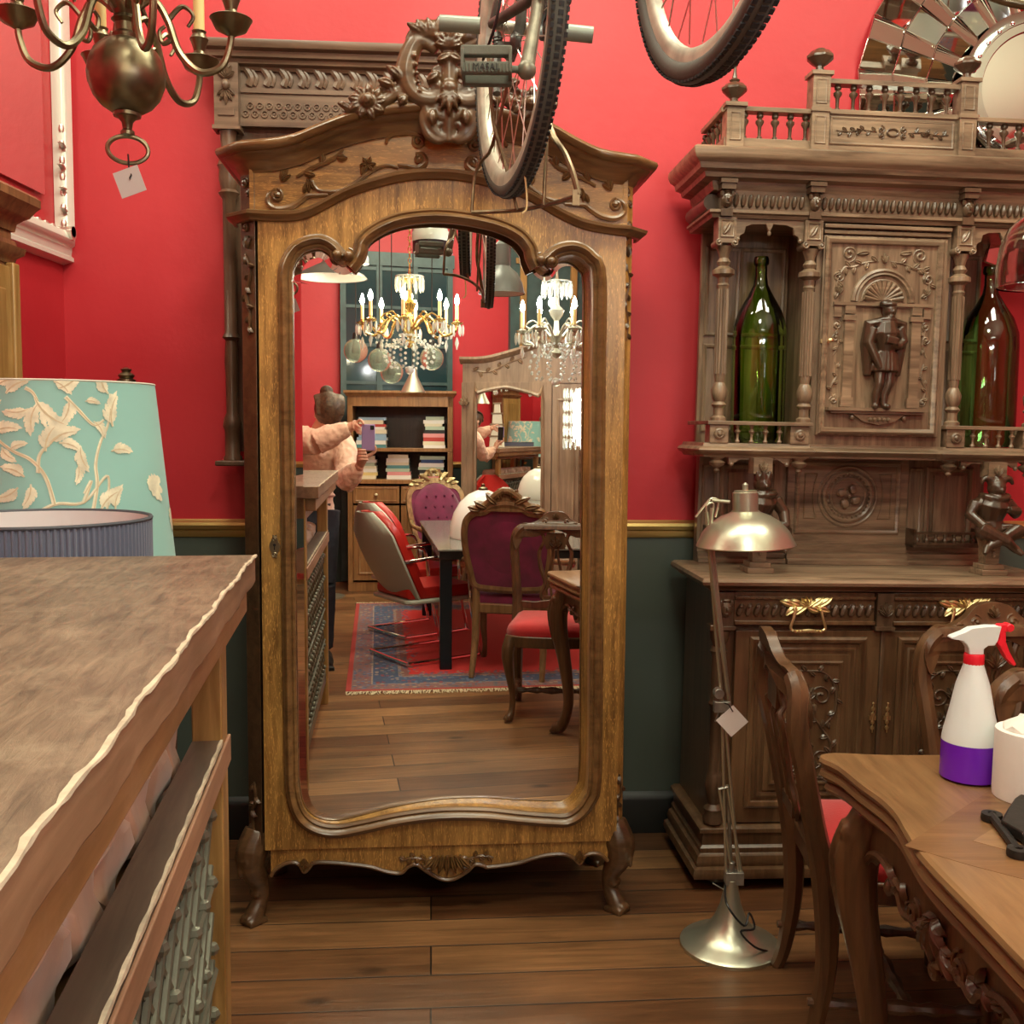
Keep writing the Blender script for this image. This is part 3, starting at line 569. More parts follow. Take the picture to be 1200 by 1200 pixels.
# drawers with gadrooned fronts
zf0, zf1 = .825, .925
def gadroon(m, x0, x1, z0, z1, y, step, slant=0, r=.011):
    k = int((x1-x0)/step)
    for i in range(k):
        x = x0+(i+.5)*(x1-x0)/k; m.ball((x, y, (z0+z1)/2), (step*.46, r, (z1-z0)/2), 8, Matrix.Rotation(slant, 4, 'Y'))
for a, b in ((.075, .52), (.58, SW-.075)):
    m = M(); m.box(a, b, .004, .03, zf0, zf1); m.box(a, b, -.006, .004, zf0, zf0+.012); m.box(a, b, -.004, .004, zf1-.022, zf1-.012)
    for i in range(int((b-a)/.02)): m.box(a+i*.02+.004, a+i*.02+.012, -.006, 0, zf1-.020, zf1-.013)
    dr = m.build('drawer', SIDE_SHADED, sb, bevel=.0015)
    m = M(); gadroon(m, a+.005, b-.005, zf0+.022, zf0+.068, .002, .026, .35, .012)
    for i in range(int((b-a)/.026)): m.ball((a+.018+i*.026, -.006, zf0+.056), .006, 6)
    m.build('gadrooning', SIDED, dr)
    xc = (a+b)/2-.0; z = zf0+.06
    h = M(); h.T = Matrix.Translation((xc, 0, z)) @ Matrix.Diagonal((1.3, 1, 1.25, 1)) @ Matrix.Translation((-xc, 0, -z))
    for s0 in (-1, 1):
        for k in range(4): leaf(h, xc+s0*.010*k, z, (0 if s0 > 0 else PI)+.5*s0*(1 if k % 2 else -1), .038, .009, .004, -.014)
        h.ball((xc+s0*.031, -.020, z-.006), .006, 8)
    for k in range(5): leaf(h, xc, z, PI/2+(k-2)*.5, .025, .006, .005, -.016)
    P = spl([(xc-.031, -.026, z-.008), (xc-.036, -.030, z-.030), (xc-.042, -.030, z-.052), (xc-.030, -.032, z-.060), (xc, -.034, z-.058), (xc+.030, -.032, z-.060), (xc+.042, -.030, z-.052), (xc+.036, -.030, z-.030), (xc+.031, -.026, z-.008)], 4); h.tube(P, [.0035, .0035, .0045, .0035, .0035], 7)
    for k in range(9): h.ball((xc-.032+.008*k, -.034, z-.059), .0048, 6)
    h.build('drawer_pull', BRASS, dr)
def mask(m, x, y, z, s=1.0):
    m.ball((x, y, z), (.020*s, .016*s, .028*s), 10); m.ball((x, y-.014*s, z), (.005*s, .008*s, .008*s), 6)
    for q in (-1, 1): m.ball((x+q*.008*s, y-.010*s, z+.008*s), (.005*s, .005*s, .004*s), 6); m.ball((x+q*.016*s, y-.004*s, z+.018*s), (.008*s, .008*s, .012*s), 6)
    m.ball((x, y-.010*s, z-.014*s), (.008*s, .006*s, .004*s), 6); m.ball((x, y-.006*s, z+.026*s), (.014*s, .008*s, .006*s), 8)
for x in (.045, .55, SW-.045):
    m = M(); m.box(x-.026, x+.026, -.008, .02, zf0-.004, zf1); m.box(x-.031, x+.031, -.014, .02, zf0-.016, zf0-.004)
    if x != .55: mask(m, x, -.010, (zf0+zf1)/2, 1.0)
    else: acanthus(m, x, (zf0+zf1)/2-.02, PI/2, .045, .008, -.010, 5)
    m.build('mask_block', SIDED, sb, bevel=.001)
# corner quarter columns of the base
for x in (.035, SW-.035):
    M().lathe([(.030, .195), (.032, .21), (.026, .225), (.030, .24), (.018, .255), (.026, .29), (.030, .32), (.024, .35), (.020, .36), (.020, .56), (.028, .575), (.022, .59), (.022, .72), (.028, .74), (.020, .755), (.030, .78), (.032, .805)], (x, .018, 0), 18).build('corner_column', SIDED, sb)
    M().box(x-.035, x+.035, -.004, .04, .805, .822).build('column_cap', SIDE_SHADED, sb, bevel=.002)
# base doors
for di, (a, b, hx) in enumerate(((.085, .545, .528), (.557, SW-.085, .575))):
    m = M(); m.box(a, b, .008, .035, .195, .805); z0, z1 = .275, .79
    dd = m.build('base_door', SIDE_SHADED, sb, bevel=.002)
    pm = M(); panel(pm, a+.055, b-.055, .255, .775, .008, .022, .012); panel(pm, a+.085, b-.085, .285, .745, .010, .016, .007); pm.box(a+.10, b-.10, .002, .012, .30, .73)
    panel(pm, a+.125, b-.125, .325, .705, .002, .012, .006); pm.build('raised_panel', SIDE_SHADED, dd)
    c = M(); xc = (a+b)/2; y = .0
    for s0 in (-1, 1):
        vine(c, [(xc, .36), (xc+s0*.05, .38), (xc+s0*.085, .44), (xc+s0*.05, .50), (xc+s0*.02, .54)], .005, y, 8, .026)
        scroll(c, xc+s0*.05, .40, .03, 0, 1.3, .004, y, s0); scroll(c, xc+s0*.045, .60, .035, PI, 1.3, .004, y, -s0)
        vine(c, [(xc, .68), (xc+s0*.05, .675), (xc+s0*.088, .63), (xc+s0*.09, .55), (xc+s0*.05, .50)], .005, y, 8, .024)
        vine(c, [(xc+s0*.02, .345), (xc+s0*.06, .34), (xc+s0*.08, .36)], .004, y, 4, .02)
    mask(c, xc, -.004, .54, 1.3); acanthus(c, xc, .59, PI/2, .05, .008, y, 5); acanthus(c, xc, .46, -PI/2, .05, .008, y, 5)
    c.build('panel_carving', SIDED, dd)
    k = M(); zk = .53
    for q in (-.030, -.012, .012, .030): k.ball((hx, -.002, zk+q), (.007, .004, .008), 8)
    k.tube([(hx, -.004, zk-.045), (hx, -.004, zk+.045)], [.002, .005, .005, .002], 6); k.box(hx-.011, hx+.011, -.004, .0, zk-.006, zk+.008); k.ball((hx, -.004, zk+.048), .004, 6); k.build('keyhole_plate', BRASS, dd)
M().box(.545, .557, -.0, .03, .195, .82).build('door_astragal', SIDED, sb, bevel=.002)
# splash-back between counter and shelf
UY = .12; BY = .34
m = M(); m.box(.04, SW-.06, BY, D0, .97, 1.34)
bk = m.build('lower_back', SIDEV, sb)
p2 = M(); p2.box(.34, .76, BY-.02, BY+.01, .975, 1.33); panel(p2, .375, .725, 1.085, 1.315, BY-.02, .016, .009)
cxm = .55; cz = 1.205
ci = [(cxm+.105*math.cos(a), cz+.105*math.sin(a)) for a in [i*2*PI/40 for i in range(40)]]
for rr, ww in ((.100, .010), (.082, .016), (.060, .008)): p2.tube([(cxm+rr*math.cos(a), BY-.022, cz+rr*math.sin(a)) for a in [i*2*PI/40 for i in range(40)]], ww*.55, 6, True)
for i in range(28): a = i*2*PI/28; p2.ball((cxm+.072*math.cos(a), BY-.028, cz+.072*math.sin(a)), .005, 6)
for i in range(4):
    a = i*PI/2+PI/4+.3; p2.ball((cxm+.028*math.cos(a), BY-.03, cz+.028*math.sin(a)), (.019, .012, .014), 8, Matrix.Rotation(-a-.8, 4, 'Y'))
p2.ball((cxm, BY-.036, cz), .006, 8)
for s0 in (-1, 1):
    p2.frame_sweep([(cxm+s0*.15, cz-.075), (cxm+s0*.108, cz-.075), (cxm+s0*.118, cz-.04), (cxm+s0*.122, cz), (cxm+s0*.118, cz+.04), (cxm+s0*.108, cz+.075), (cxm+s0*.15, cz+.075)], [(-.003, 0), (0, .004), (.003, 0)], BY-.02, True)
p2.build('roundel_panel', SIDE, sb)
for a, b in ((.04, .34), (.76, SW-.06)):
    lm = M(); panel(lm, a+.08, b-.05, 1.06, 1.30, BY, .018, .010); lm.box(a+.10, b-.07, BY-.008, BY, 1.08, 1.28); panel(lm, a+.015, a+.055, 1.06, 1.30, BY, .010, .006)
    lm.build('side_panel', SIDEV, bk)
for a, b, yy in ((.34, .76, BY-.02), (.04, .34, BY), (.76, SW-.06, BY)):
    mm2 = M(); mm2.sweep([(a, yy, .975), (b, yy, .975)], [(-.01, 0), (.030, 0), (.030, .014), (.020, .020), (.020, .034), (.008, .040), (.008, .065), (-.01, .07)]); mm2.build('skirting_moulding', SIDE, bk)
for a, b in ((.06, .34), (.76, SW-.09)):
    g = M(); g.box(a, b, BY-.075, BY, 1.040, 1.048); g.box(a, b, BY-.080, BY-.066, 1.048, 1.056); g.box(a, b, BY-.080, BY-.066, 1.084, 1.092)
    k = int((b-a)/.032)
    for i in range(k): g.lathe([(.007, 1.056), (.010, 1.064), (.005, 1.072), (.008, 1.084)], (a+.016+i*.032, BY-.073, 0), 8)
    g.box(a, a+.010, BY-.08, BY, 1.04, 1.10); g.box(b-.010, b, BY-.08, BY, 1.04, 1.10)
    g.build('little_gallery', SIDED, sb)
# the two carved gnomes on tapering plinths that carry the upper part
def gnome(x, flip, hb, hat):
    m = M(); y = UY-.02
    m.box(x-.042, x+.042, y-.042, y+.042, .974, .992); m.box(x-.034, x+.034, y-.034, y+.034, .992, 1.008)
    m.rings([[(x-a, y-a, z), (x+a, y-a, z), (x+a, y+a, z), (x-a, y+a, z)] for a, z in ((.022, 1.008), (.024, 1.06), (.032, 1.105))])
    for k in range(3): m.ball((x, y-.030, 1.04+k*.022), (.006+.003*k, .006, .010), 8)
    m.build('gnome_plinth', SIDE, sb, bevel=.002)
    g = M(1.2); f = flip
    g.tube([(x, y, 1.10), (x-.004*f, y+.004, 1.15), (x, y-.004, 1.20), (x+.002*f, y-.010, 1.225)], [.036, .034, .044, .030], 12)
    g.ball((x, y, 1.205), (.052, .032, .022), 12)
    hx, hz = x+.004*f, 1.252
    g.ball((hx, y-.018, hz), (.023, .025, .029), 14); g.ball((hx+.002*f, y-.043, hz-.006), (.005, .009, .008), 8); g.ball((hx, y-.030, hz-.027), (.013, .015, .013), 8)
    for q in (-1, 1): g.ball((hx+q*.009, y-.039, hz+.004), (.004, .004, .003), 6); g.ball((hx+q*.012, y-.032, hz-.010), (.007, .008, .006), 6); g.ball((hx+q*.024, y-.014, hz), (.005, .008, .012), 8)
    if hat:
        for q in (-1, 1): g.tube(spl([(hx+q*.012, y-.014, hz+.018), (hx+q*.026, y-.014, hz+.030), (hx+q*.044, y-.016, hz+.028), (hx+q*.052, y-.018, hz+.012)], 4), [.016, .012, .008, .003], 8)
        g.tube([(hx, y-.014, hz+.014), (hx-.008*f, y-.010, hz+.046), (hx-.018*f, y-.012, hz+.058)], [.022, .012, .004], 8)
    else:
        for k in range(7): a = k*2*PI/7; g.tube([(hx+.016*math.cos(a), y-.016+.016*math.sin(a), hz+.018), (hx+.026*math.cos(a), y-.016+.024*math.sin(a), hz+.042)], [.012, .004], 6)
        g.ball((hx, y-.014, hz+.022), (.024, .024, .012), 10)
    g.tube([(hx+.040*math.cos(a), y-.008+.030*math.sin(a), 1.222+.004*math.cos(2*a)) for a in [i*2*PI/14 for i in range(14)]], .010, 8, True)
    for k in range(6): a = PI+k*PI/5; g.tube([(x+.030*math.cos(a), y-.006+.026*math.sin(a), 1.222), (x+.056*math.cos(a), y-.004+.040*math.sin(a), 1.196)], [.012, .004], 6)
    g.tube([(x-.050*f, y, 1.205), (x-.072*f, y-.004, 1.165), (x-.048*f, y-.040, 1.135), (x-.030*f, y-.052, 1.128)], [.018, .016, .012, .010], 10)
    g.tube([(x+.050*f, y, 1.205), (x+.080*f, y-.010, 1.170), (x+.060*f, y-.046, 1.182), (x+.030*f, y-.050, 1.186)] if hat else [(x+.050*f, y, 1.205), (x+.078*f, y-.006, 1.165), (x+.078*f, y-.034, 1.118), (x+.070*f, y-.050, 1.106)], [.018, .016, .012, .010], 10)
    for k in range(3): g.ball(((x-.026*f+.004*k), y-.060, 1.128-.006*k), (.009, .006, .004), 6)
    g.tube([(x-.020*f, y-.004, 1.112), (x-.050*f, y-.052, 1.118), (x+.020*f, y-.068, 1.086), (x+.052*f, y-.062, 1.060)], [.026, .022, .014, .010], 10)
    g.tube([(x+.020*f, y-.004, 1.112), (x+.062*f, y-.052, 1.118), (x-.010*f, y-.062, 1.084), (x-.040*f, y-.056, 1.066)], [.026, .022, .014, .010], 10)
    g.tube([(x+.050*f, y-.060, 1.064), (x+.068*f, y-.078, 1.046)], [.012, .006], 8); g.tube([(x-.038*f, y-.056, 1.068), (x-.054*f, y-.070, 1.046)], [.012, .006], 8)
    g.tube([(x+.034*math.cos(a), y+.028*math.sin(a), 1.138) for a in [i*2*PI/12 for i in range(12)]], .007, 6, True)
    o = g.build('gnome_figure', FIGW, sb, mods=voxel(.0026, 1))
    c = M(); c.box(x-.030, x+.030, y-.025, y+.03, 1.285, 1.335); acanthus(c, x, 1.29, PI/2, .035, .006, y-.028, 3); c.build('gnome_capital', SIDE, sb, bevel=.002)
gnome(.172, 1, 0, False); gnome(.935, 1, 0, True)
# shelf with its small gallery
m = M(); m.sweep([(.0, D0, 1.335), (.0, UY, 1.335), (.325, UY, 1.335), (.335, UY+.02, 1.335), (.765, UY+.02, 1.335), (.775, UY, 1.335), (SW, UY, 1.335), (SW, D0, 1.335)], [(-.03, 0), (.006, 0), (.012, .010), (.022, .014), (.028, .022), (.022, .030), (.012, .034), (.008, .044), (-.03, .044)])
m.box(.0, SW, UY+.01, D0, 1.337, 1.377); m.build('middle_shelf', SIDE, sb)
for x in (.04, .305, .80, SW-.04):
    M().lathe([(.002, 1.285), (.010, 1.292), (.006, 1.300), (.022, 1.310), (.026, 1.318), (.014, 1.326), (.026, 1.336)], (x, UY+.01, 0), 14).build('drop_finial', SIDE, sb)
for a, b in ((.075, .27), (.835, SW-.075)):
    br = M()
    br.prism([(a, 1.336), (a, 1.312), (a+.02, 1.318), (a+.035, 1.328), (b-.035, 1.328), (b-.02, 1.318), (b, 1.312), (b, 1.336)], UY, UY+.012)
    for q in (a+.008, b-.008): br.ball((q, UY-.002, 1.314), .008, 8)
    br.build('shelf_bracket', SIDE, sb)
for a, b in ((0, .335), (.77, SW)):
    g = M()
    for x in (a+.038, b-.038):
        g.box(x-.030, x+.030, UY-.012, UY+.045, 1.379, 1.436); g.lathe([(.018, 0), (.018, .004), (.012, .008), (.010, .006), (.004, .012)], (x, UY-.012, 1.408), 16, Matrix.Rotation(R(90), 4, 'X'))
    g.box(a+.0, b, UY-.018, UY+.020, 1.436, 1.448)
    if a == 0: g.box(a, a+.03, UY, D0-.02, 1.436, 1.448)
    ga = g.build('gallery_rail', SIDE, sb, bevel=.0015)
    for i in range(4):
        x = a+.10+(b-a-.20)*i/3; M().lathe([(.006, 1.379), (.008, 1.385), (.004, 1.392), (.0045, 1.408), (.010, 1.416), (.004, 1.424), (.008, 1.436)], (x, UY, 0), 10).build('small_baluster', SIDE, ga)
# columns
zc0, zc1 = 1.448, 1.985
for x in (.038, .312, .80, SW-.038):
    pr = [(.024, zc0), (.024, zc0+.010), (.016, zc0+.016), (.016, zc0+.04), (.024, zc0+.05), (.016, zc0+.06), (.022, zc0+.07), (.026, zc0+.095), (.016, zc0+.118), (.014, zc0+.12), (.0165, zc0+.14), (.0165, zc1-.125), (.020, zc1-.118), (.016, zc1-.112), (.018, zc1-.095), (.034, zc1-.085), (.034, zc1-.072), (.016, zc1-.060), (.022, zc1-.048), (.014, zc1-.035), (.018, zc1-.02), (.026, zc1)]
    c = M().lathe(pr, (x, UY+.006, 0), 32, ribs=0).build('column', SIDEV, sb)
    f = M()
    for k in range(12):
        a = k*2*PI/12; f.tube([(x+.0165*math.cos(a), UY+.006+.0165*math.sin(a), zc0+.145), (x+.0165*math.cos(a), UY+.006+.0165*math.sin(a), zc1-.13)], .0032, 5)
    f.build('fluting', SIDEV, c)
    b = M(); b.box(x-.028, x+.028, UY-.022, UY+.034, zc1+.018, zc1+.085); panel(b, x-.019, x+.019, zc1+.027, zc1+.076, UY-.022, .006, .004); leaf(b, x-.012, zc1+.035, .9, .042, .010, .005, UY-.022)
    for s0 in (-1, 1): b.lathe([(.011, -.028), (.011, .028)], (x+s0*.024, UY+.006, zc1+.008), 12, Matrix.Rotation(R(90), 4, 'X')); scroll(b, x+s0*.024, zc1+.008, .011, PI/2, 1.2, .003, UY-.024, -s0)
    b.box(x-.026, x+.026, UY-.024, UY+.034, zc1+.008, zc1+.02); b.build('capital', SIDE, sb)
# bays and arcaded valances
for a, b in ((.066, .284), (.828, SW-.066)):
    z1 = zc1+.085; q = (b-a)
    pts = [(a, z1), (a, z1-.064), (a+.012, z1-.066), (a+.018, z1-.050), (a+.030, z1-.044), (a+.034, z1-.024), (a+.055, z1-.016), (a+q/2-.012, z1-.014), (a+q/2-.008, z1-.024), (a+q/2, z1-.040), (a+q/2+.008, z1-.024), (a+q/2+.012, z1-.014), (b-.055, z1-.016), (b-.034, z1-.024), (b-.030, z1-.044), (b-.018, z1-.050), (b-.012, z1-.066), (b, z1-.064), (b, z1)]
    v = M(); v.prism(pts, UY-.008, UY+.006); v.ball((a+q/2, UY-.004, z1-.042), (.007, .007, .009), 8)
    for x in (a+.010, b-.010): v.ball((x, UY-.004, z1-.062), .008, 8)
    v.build('bay_valance', SIDE, sb, bevel=.0015)
for x0, x1, pa in ((.03, .325, ((.05, .155), (.165, .31))), (.775, 1.0, ((.785, .89), (.90, .99)))):
    m = M(); m.box(x0, x1, D0-.02, D0, 1.37, 2.1)
    for a, b in pa: panel(m, a, b, 1.42, 1.70, D0-.02, .014, .008); panel(m, a, b, 1.74, 2.02, D0-.02, .014, .008)
    m.build('bay_back', SIDEV, sb)
for x in (.33, .76): m = M(); m.box(x, x+.015, UY+.03, D0, 1.37, 2.1); m.build('bay_side', SIDEV, sb)
# centre cupboard with the relief figure
m = M(); m.box(.335, .77, UY+.012, UY+.04, 1.377, 2.10); cs = m.build('cupboard_case', SIDEV, sb)
m = M(); m.box(.352, .752, UY-.004, UY+.012, 1.41, 2.03); cdz = m.build('cupboard_door', SIDEV, sb, bevel=.002)
pm = M(); panel(pm, .366, .728, 1.425, 2.015, UY-.004, .020, .014); pm.build('door_moulding', SIDE, cdz)
c = M(); yb = UY-.004; xc = .548
X0, X1 = .388, .708; ZS = 1.83
ra = [(xc+.092*math.cos(a), ZS+.092*math.sin(a)) for a in [i*PI/18 for i in range(19)]]
c.frame_sweep(ra, [(-.012, 0), (-.010, .008), (-.003, .012), (.002, .008), (.008, .010), (.012, 0)], yb)
c.tube([(xc+.068*math.cos(a), yb, ZS+.068*math.sin(a)) for a in [i*PI/18 for i in range(19)]], .004, 6)
for k in range(11):
    a = PI*(k+.5)/11; c.tube([(xc, yb+.002, ZS+.004), (xc+.064*math.cos(a), yb-.006, ZS+.004+.060*math.sin(a))], [.002, .0085], 8)
for s0 in (-1, 1): scroll(c, xc+s0*.045, ZS+.008, .012, PI/2, 1.2, .004, yb, s0)
c.box(X0, X1, yb-.012, yb, ZS-.014, ZS-.004); c.box(X0, X1, yb-.006, yb, ZS-.018, ZS-.014)
for s0 in (-1, 1):
    xp = xc+s0*.108
    c.box(xp-.015, xp+.015, yb-.014, yb, 1.53, ZS-.06); c.box(xp-.020, xp+.020, yb-.018, yb, ZS-.060, ZS-.045); c.box(xp-.016, xp+.016, yb-.016, yb, ZS-.04, ZS-.016); c.box(xp-.020, xp+.020, yb-.018, yb, 1.50, 1.53)
    c.tube([(xp-.018, yb-.010, ZS-.05), (xp+.018, yb-.010, ZS-.05)], .008, 8)
    xo = xc+s0*.145
    c.box(xo-.012, xo+.012, yb-.008, yb, ZS-.05, ZS-.018)
    scroll(c, xo, ZS-.075, .014, PI/2, 1.2, .004, yb, s0); vine(c, [(xo, 1.75), (xo-s0*.008, 1.70), (xo+s0*.006, 1.66)], .004, yb, 3, .016)
    scroll(c, xo+s0*.002, 1.715, .014, 0, 1.2, .004, yb, -s0); vine(c, [(xo, 1.52), (xo+s0*.010, 1.56), (xo-s0*.008, 1.60), (xo, 1.64)], .005, yb, 5, .018); scroll(c, xo, 1.52, .014, PI, 1.3, .004, yb, s0)
    scroll(c, xc+s0*.115, ZS+.145, .026, -PI/2, 1.5, .004, yb, -s0); scroll(c, xc+s0*.145, ZS+.075, .020, PI/2, 1.4, .004, yb, s0)
    vine(c, [(xc+s0*.02, ZS+.125), (xc+s0*.06, ZS+.120), (xc+s0*.10, ZS+.105), (xc+s0*.13, ZS+.10), (xc+s0*.15, ZS+.05), (xc+s0*.14, ZS+.01)], .005, yb, 9, .024)
    acanthus(c, xc+s0*.142, ZS+.02, PI/2, .032, .006, yb, 3); leaf(c, xc+s0*.05, ZS+.15, 0 if s0 > 0 else PI, .04, .009, .005, yb)
acanthus(c, xc, ZS+.12, PI/2, .03, .006, yb, 3)
c.box(X0-.01, X1-.01, yb-.030, yb, 1.488, 1.498); c.box(X0, X1-.02, yb-.022, yb, 1.480, 1.488)
c.prism([(xc-.085, 1.478), (xc-.05, 1.455), (xc, 1.445), (xc+.05, 1.455), (xc+.085, 1.478)], yb-.014, yb)
for s0 in (-1, 1): c.ball((xc+s0*.085, yb-.008, 1.468), .008, 8)
for k in range(5): c.ball((xc-.03+.015*k, yb-.016, 1.462), .007, 6)
c.build('niche_relief', SIDE, cdz)
# standing figure in renaissance dress with a book in one hand
g = M(1.12); y = yb-.022; gx = xc+.004
g.ball((gx+.008, y-.006, 1.800), (.019, .021, .024), 14); g.ball((gx+.012, y-.026, 1.796), (.004, .006, .006), 6); g.ball((gx+.008, y-.018, 1.782), (.011, .010, .009), 8)
g.ball((gx+.004, y-.004, 1.818), (.024, .024, .010), 12); g.ball((gx-.002, y-.002, 1.822), (.020, .020, .012), 10)
g.tube([(gx+.004+.020*math.cos(a), y-.004+.016*math.sin(a), 1.772) for a in [i*PI/6 for i in range(12)]], .008, 8, True)
g.tube([(gx, y, 1.765), (gx, y, 1.73), (gx+.002, y, 1.69), (gx+.004, y, 1.665)], [.028, .036, .028, .024], 12)
for s0 in (-1, 1): g.tube([(gx+s0*.018, y-.006, 1.765), (gx+s0*.050, y+.002, 1.760), (gx+s0*.052, y+.010, 1.70), (gx+s0*.046, y+.012, 1.60)], [.014, .018, .020, .012], 8)
for k in range(9):
    a = PI+k*PI/8; g.tube([(gx+.004+.024*math.cos(a), y+.018*math.sin(a), 1.672), (gx+.004+.034*math.cos(a), y+.024*math.sin(a), 1.612)], [.010, .009], 6)
g.ball((gx+.004, y, 1.64), (.034, .022, .035), 12)
g.tube([(gx-.040, y-.002, 1.745), (gx-.052, y-.004, 1.70), (gx-.034, y-.014, 1.655), (gx-.020, y-.020, 1.622)], [.017, .015, .011, .008], 10)
g.tube([(gx+.042, y-.002, 1.745), (gx+.056, y-.006, 1.705), (gx+.034, y-.022, 1.690), (gx+.008, y-.030, 1.694)], [.017, .015, .011, .008], 10)
g.cbox((gx+.008, y-.036, 1.706), (.038, .012, .022), Matrix.Rotation(.15, 4, 'Y'))
g.tube([(gx-.012, y, 1.62), (gx-.014, y-.006, 1.575), (gx-.022, y-.002, 1.54), (gx-.024, y-.004, 1.506)], [.017, .014, .013, .009], 10)
g.tube([(gx+.020, y, 1.62), (gx+.018, y-.004, 1.575), (gx+.006, y, 1.54), (gx+.004, y-.004, 1.506)], [.017, .014, .013, .009], 10)
g.tube([(gx-.024, y, 1.504), (gx-.028, y-.020, 1.501)], [.010, .007], 8); g.tube([(gx+.004, y, 1.504), (gx+.016, y-.022, 1.501)], [.010, .007], 8)
g.build('relief_figure', FIGW, cdz, mods=voxel(.0022, 1))
k = M(); kx, kz = sp(964, 400, UY)
for q in (-.028, -.012, .012, .028): k.ball((kx+.004, yb-.003, kz+q), (.007, .004, .009), 8)
k.box(kx-.010, kx+.018, yb-.006, yb, kz-.006, kz+.006); k.tube([(kx+.012, yb-.006, kz), (kx+.012, yb-.03, kz)], .003, 6); k.ball((kx+.012, yb-.034, kz), (.009, .003, .007), 8); k.build('key_and_plate', BRASS, cdz)
m = M()
for i, (z, o_) in enumerate(((2.035, .008), (2.052, .014), (2.07, .010))): m.box(.35, .76, UY-o_, UY+.03, z, z+.012)
m.build('cupboard_head', SIDE, sb, bevel=.002)
# entablature, gadrooned frieze, cornice
m = M(); m.box(.02, SW-.02, UY-.004, D0, 2.07, 2.19)
m.sweep([(.0, D0, 2.07), (.0, UY-.006, 2.07), (SW, UY-.006, 2.07), (SW, D0, 2.07)], [(-.03, 0), (.008, 0), (.012, .010), (.020, .014), (.020, .022), (.006, .026), (-.03, .026)]); m.build('entablature', SIDE, sb)
for a, b in ((.055, .285), (.335, .775), (.825, SW-.055)): m = M(); gadroon(m, a, b, 2.102, 2.146, UY-.006, .021, .12, .014); m.build('gadroon_frieze', SIDED, sb)
M().tube([(.0, y_, 2.124) for y_ in (D0, UY+.03)], .026, 12).build('side_frieze', SIDED, sb)
for x in (.032, .31, .80, SW-.032):
    m = M(); m.box(x-.022, x+.022, UY-.045, UY, 2.150, 2.175); m.box(x-.026, x+.026, UY-.05, UY, 2.168, 2.180); m.box(x-.018, x+.018, UY-.032, UY, 2.072, 2.094); mask(m, x, UY-.026, 2.122, .95); m.build('lion_mask', SIDED, sb)
m = M(); m.sweep([(.0, D0, 2.18), (.0, UY, 2.18), (SW, UY, 2.18), (SW, D0, 2.18)], [(-.03, -.025), (.004, -.025), (.010, -.010), (.012, .0), (.040, .006), (.044, .020), (.062, .026), (.066, .042), (.082, .052), (.088, .068), (.088, .082), (.080, .088), (-.03, .090)])
m.box(.0, SW, UY, D0, 2.262, 2.272); m.build('cornice', SIDE, sb)
# balustrade
def rail(m, a, b, y, z, w_=.020, h=.014): m.box(a, b, y-w_, y+w_, z, z+h)
GY = UY+.0
zb_ = 2.272
for xa_, xb_, xs_ in ((.02, .335, .012), (.765, SW-.02, SW-.052)):
    m = M(); m.box(xa_, xb_, GY-.012, GY+.012, zb_, zb_+.04); m.box(xs_+.008, xs_+.032, GY, D0-.02, zb_, zb_+.04); m.build('balustrade_base', SIDE, sb, bevel=.0015)
    m = M(); rail(m, xa_, xb_, GY, zb_+.118); m.box(xs_, xs_+.040, GY, D0-.02, zb_+.118, zb_+.132); m.build('balustrade_rail', SIDE, sb, bevel=.0015)
def bal(x, y, z0, z1): 
    h = z1-z0; M().lathe([(.008, z0), (.008, z0+.08*h), (.005, z0+.12*h), (.006, z0+.48*h), (.013, z0+.62*h), (.013, z0+.70*h), (.006, z0+.78*h), (.011, z0+.86*h), (.009, z1)], (x, y, 0), 12).build('baluster', SIDED, sb)
for x in [.085+.048*i for i in range(5)]+[.82+.048*i for i in range(5)]: bal(x, GY, zb_+.04, zb_+.118)
for i in range(5): bal(.032, GY+.055+.05*i, zb_+.04, zb_+.118)
m = M(); m.box(.335, .765, GY-.012, GY+.012, zb_, zb_+.135); m.box(.335, .765, GY-.018, GY+.018, zb_+.122, zb_+.136); rail(m, .335, .765, GY, zb_+.212); panel(m, .355, .745, zb_+.035, zb_+.112, GY-.012, .008, .004)
cpn = m.build('balustrade_panel', SIDE, sb, bevel=.0015)
c = M(); zc_ = zb_+.074; c.tube([(.55+.018*math.cos(a), GY-.014, zc_+.011*math.sin(a)) for a in [i*PI/6 for i in range(12)]], .003, 6, True)
for s0 in (-1, 1):
    scroll(c, .55+s0*.036, zc_+.008, .012, PI/2, 1.2, .003, GY-.013, s0); scroll(c, .55+s0*.036, zc_-.010, .010, -PI/2, 1.2, .003, GY-.013, -s0)
    vine(c, [(.55+s0*.05, zc_), (.55+s0*.10, zc_+.004), (.55+s0*.14, zc_-.003), (.55+s0*.18, zc_)], .003, GY-.013, 8, .018); acanthus(c, .55+s0*.10, zc_, 0 if s0 > 0 else PI, .02, .004, GY-.013, 3)
c.build('panel_carving', SIDED, cpn)
for i in range(8): bal(.375+.050*i, GY, zb_+.136, zb_+.212)
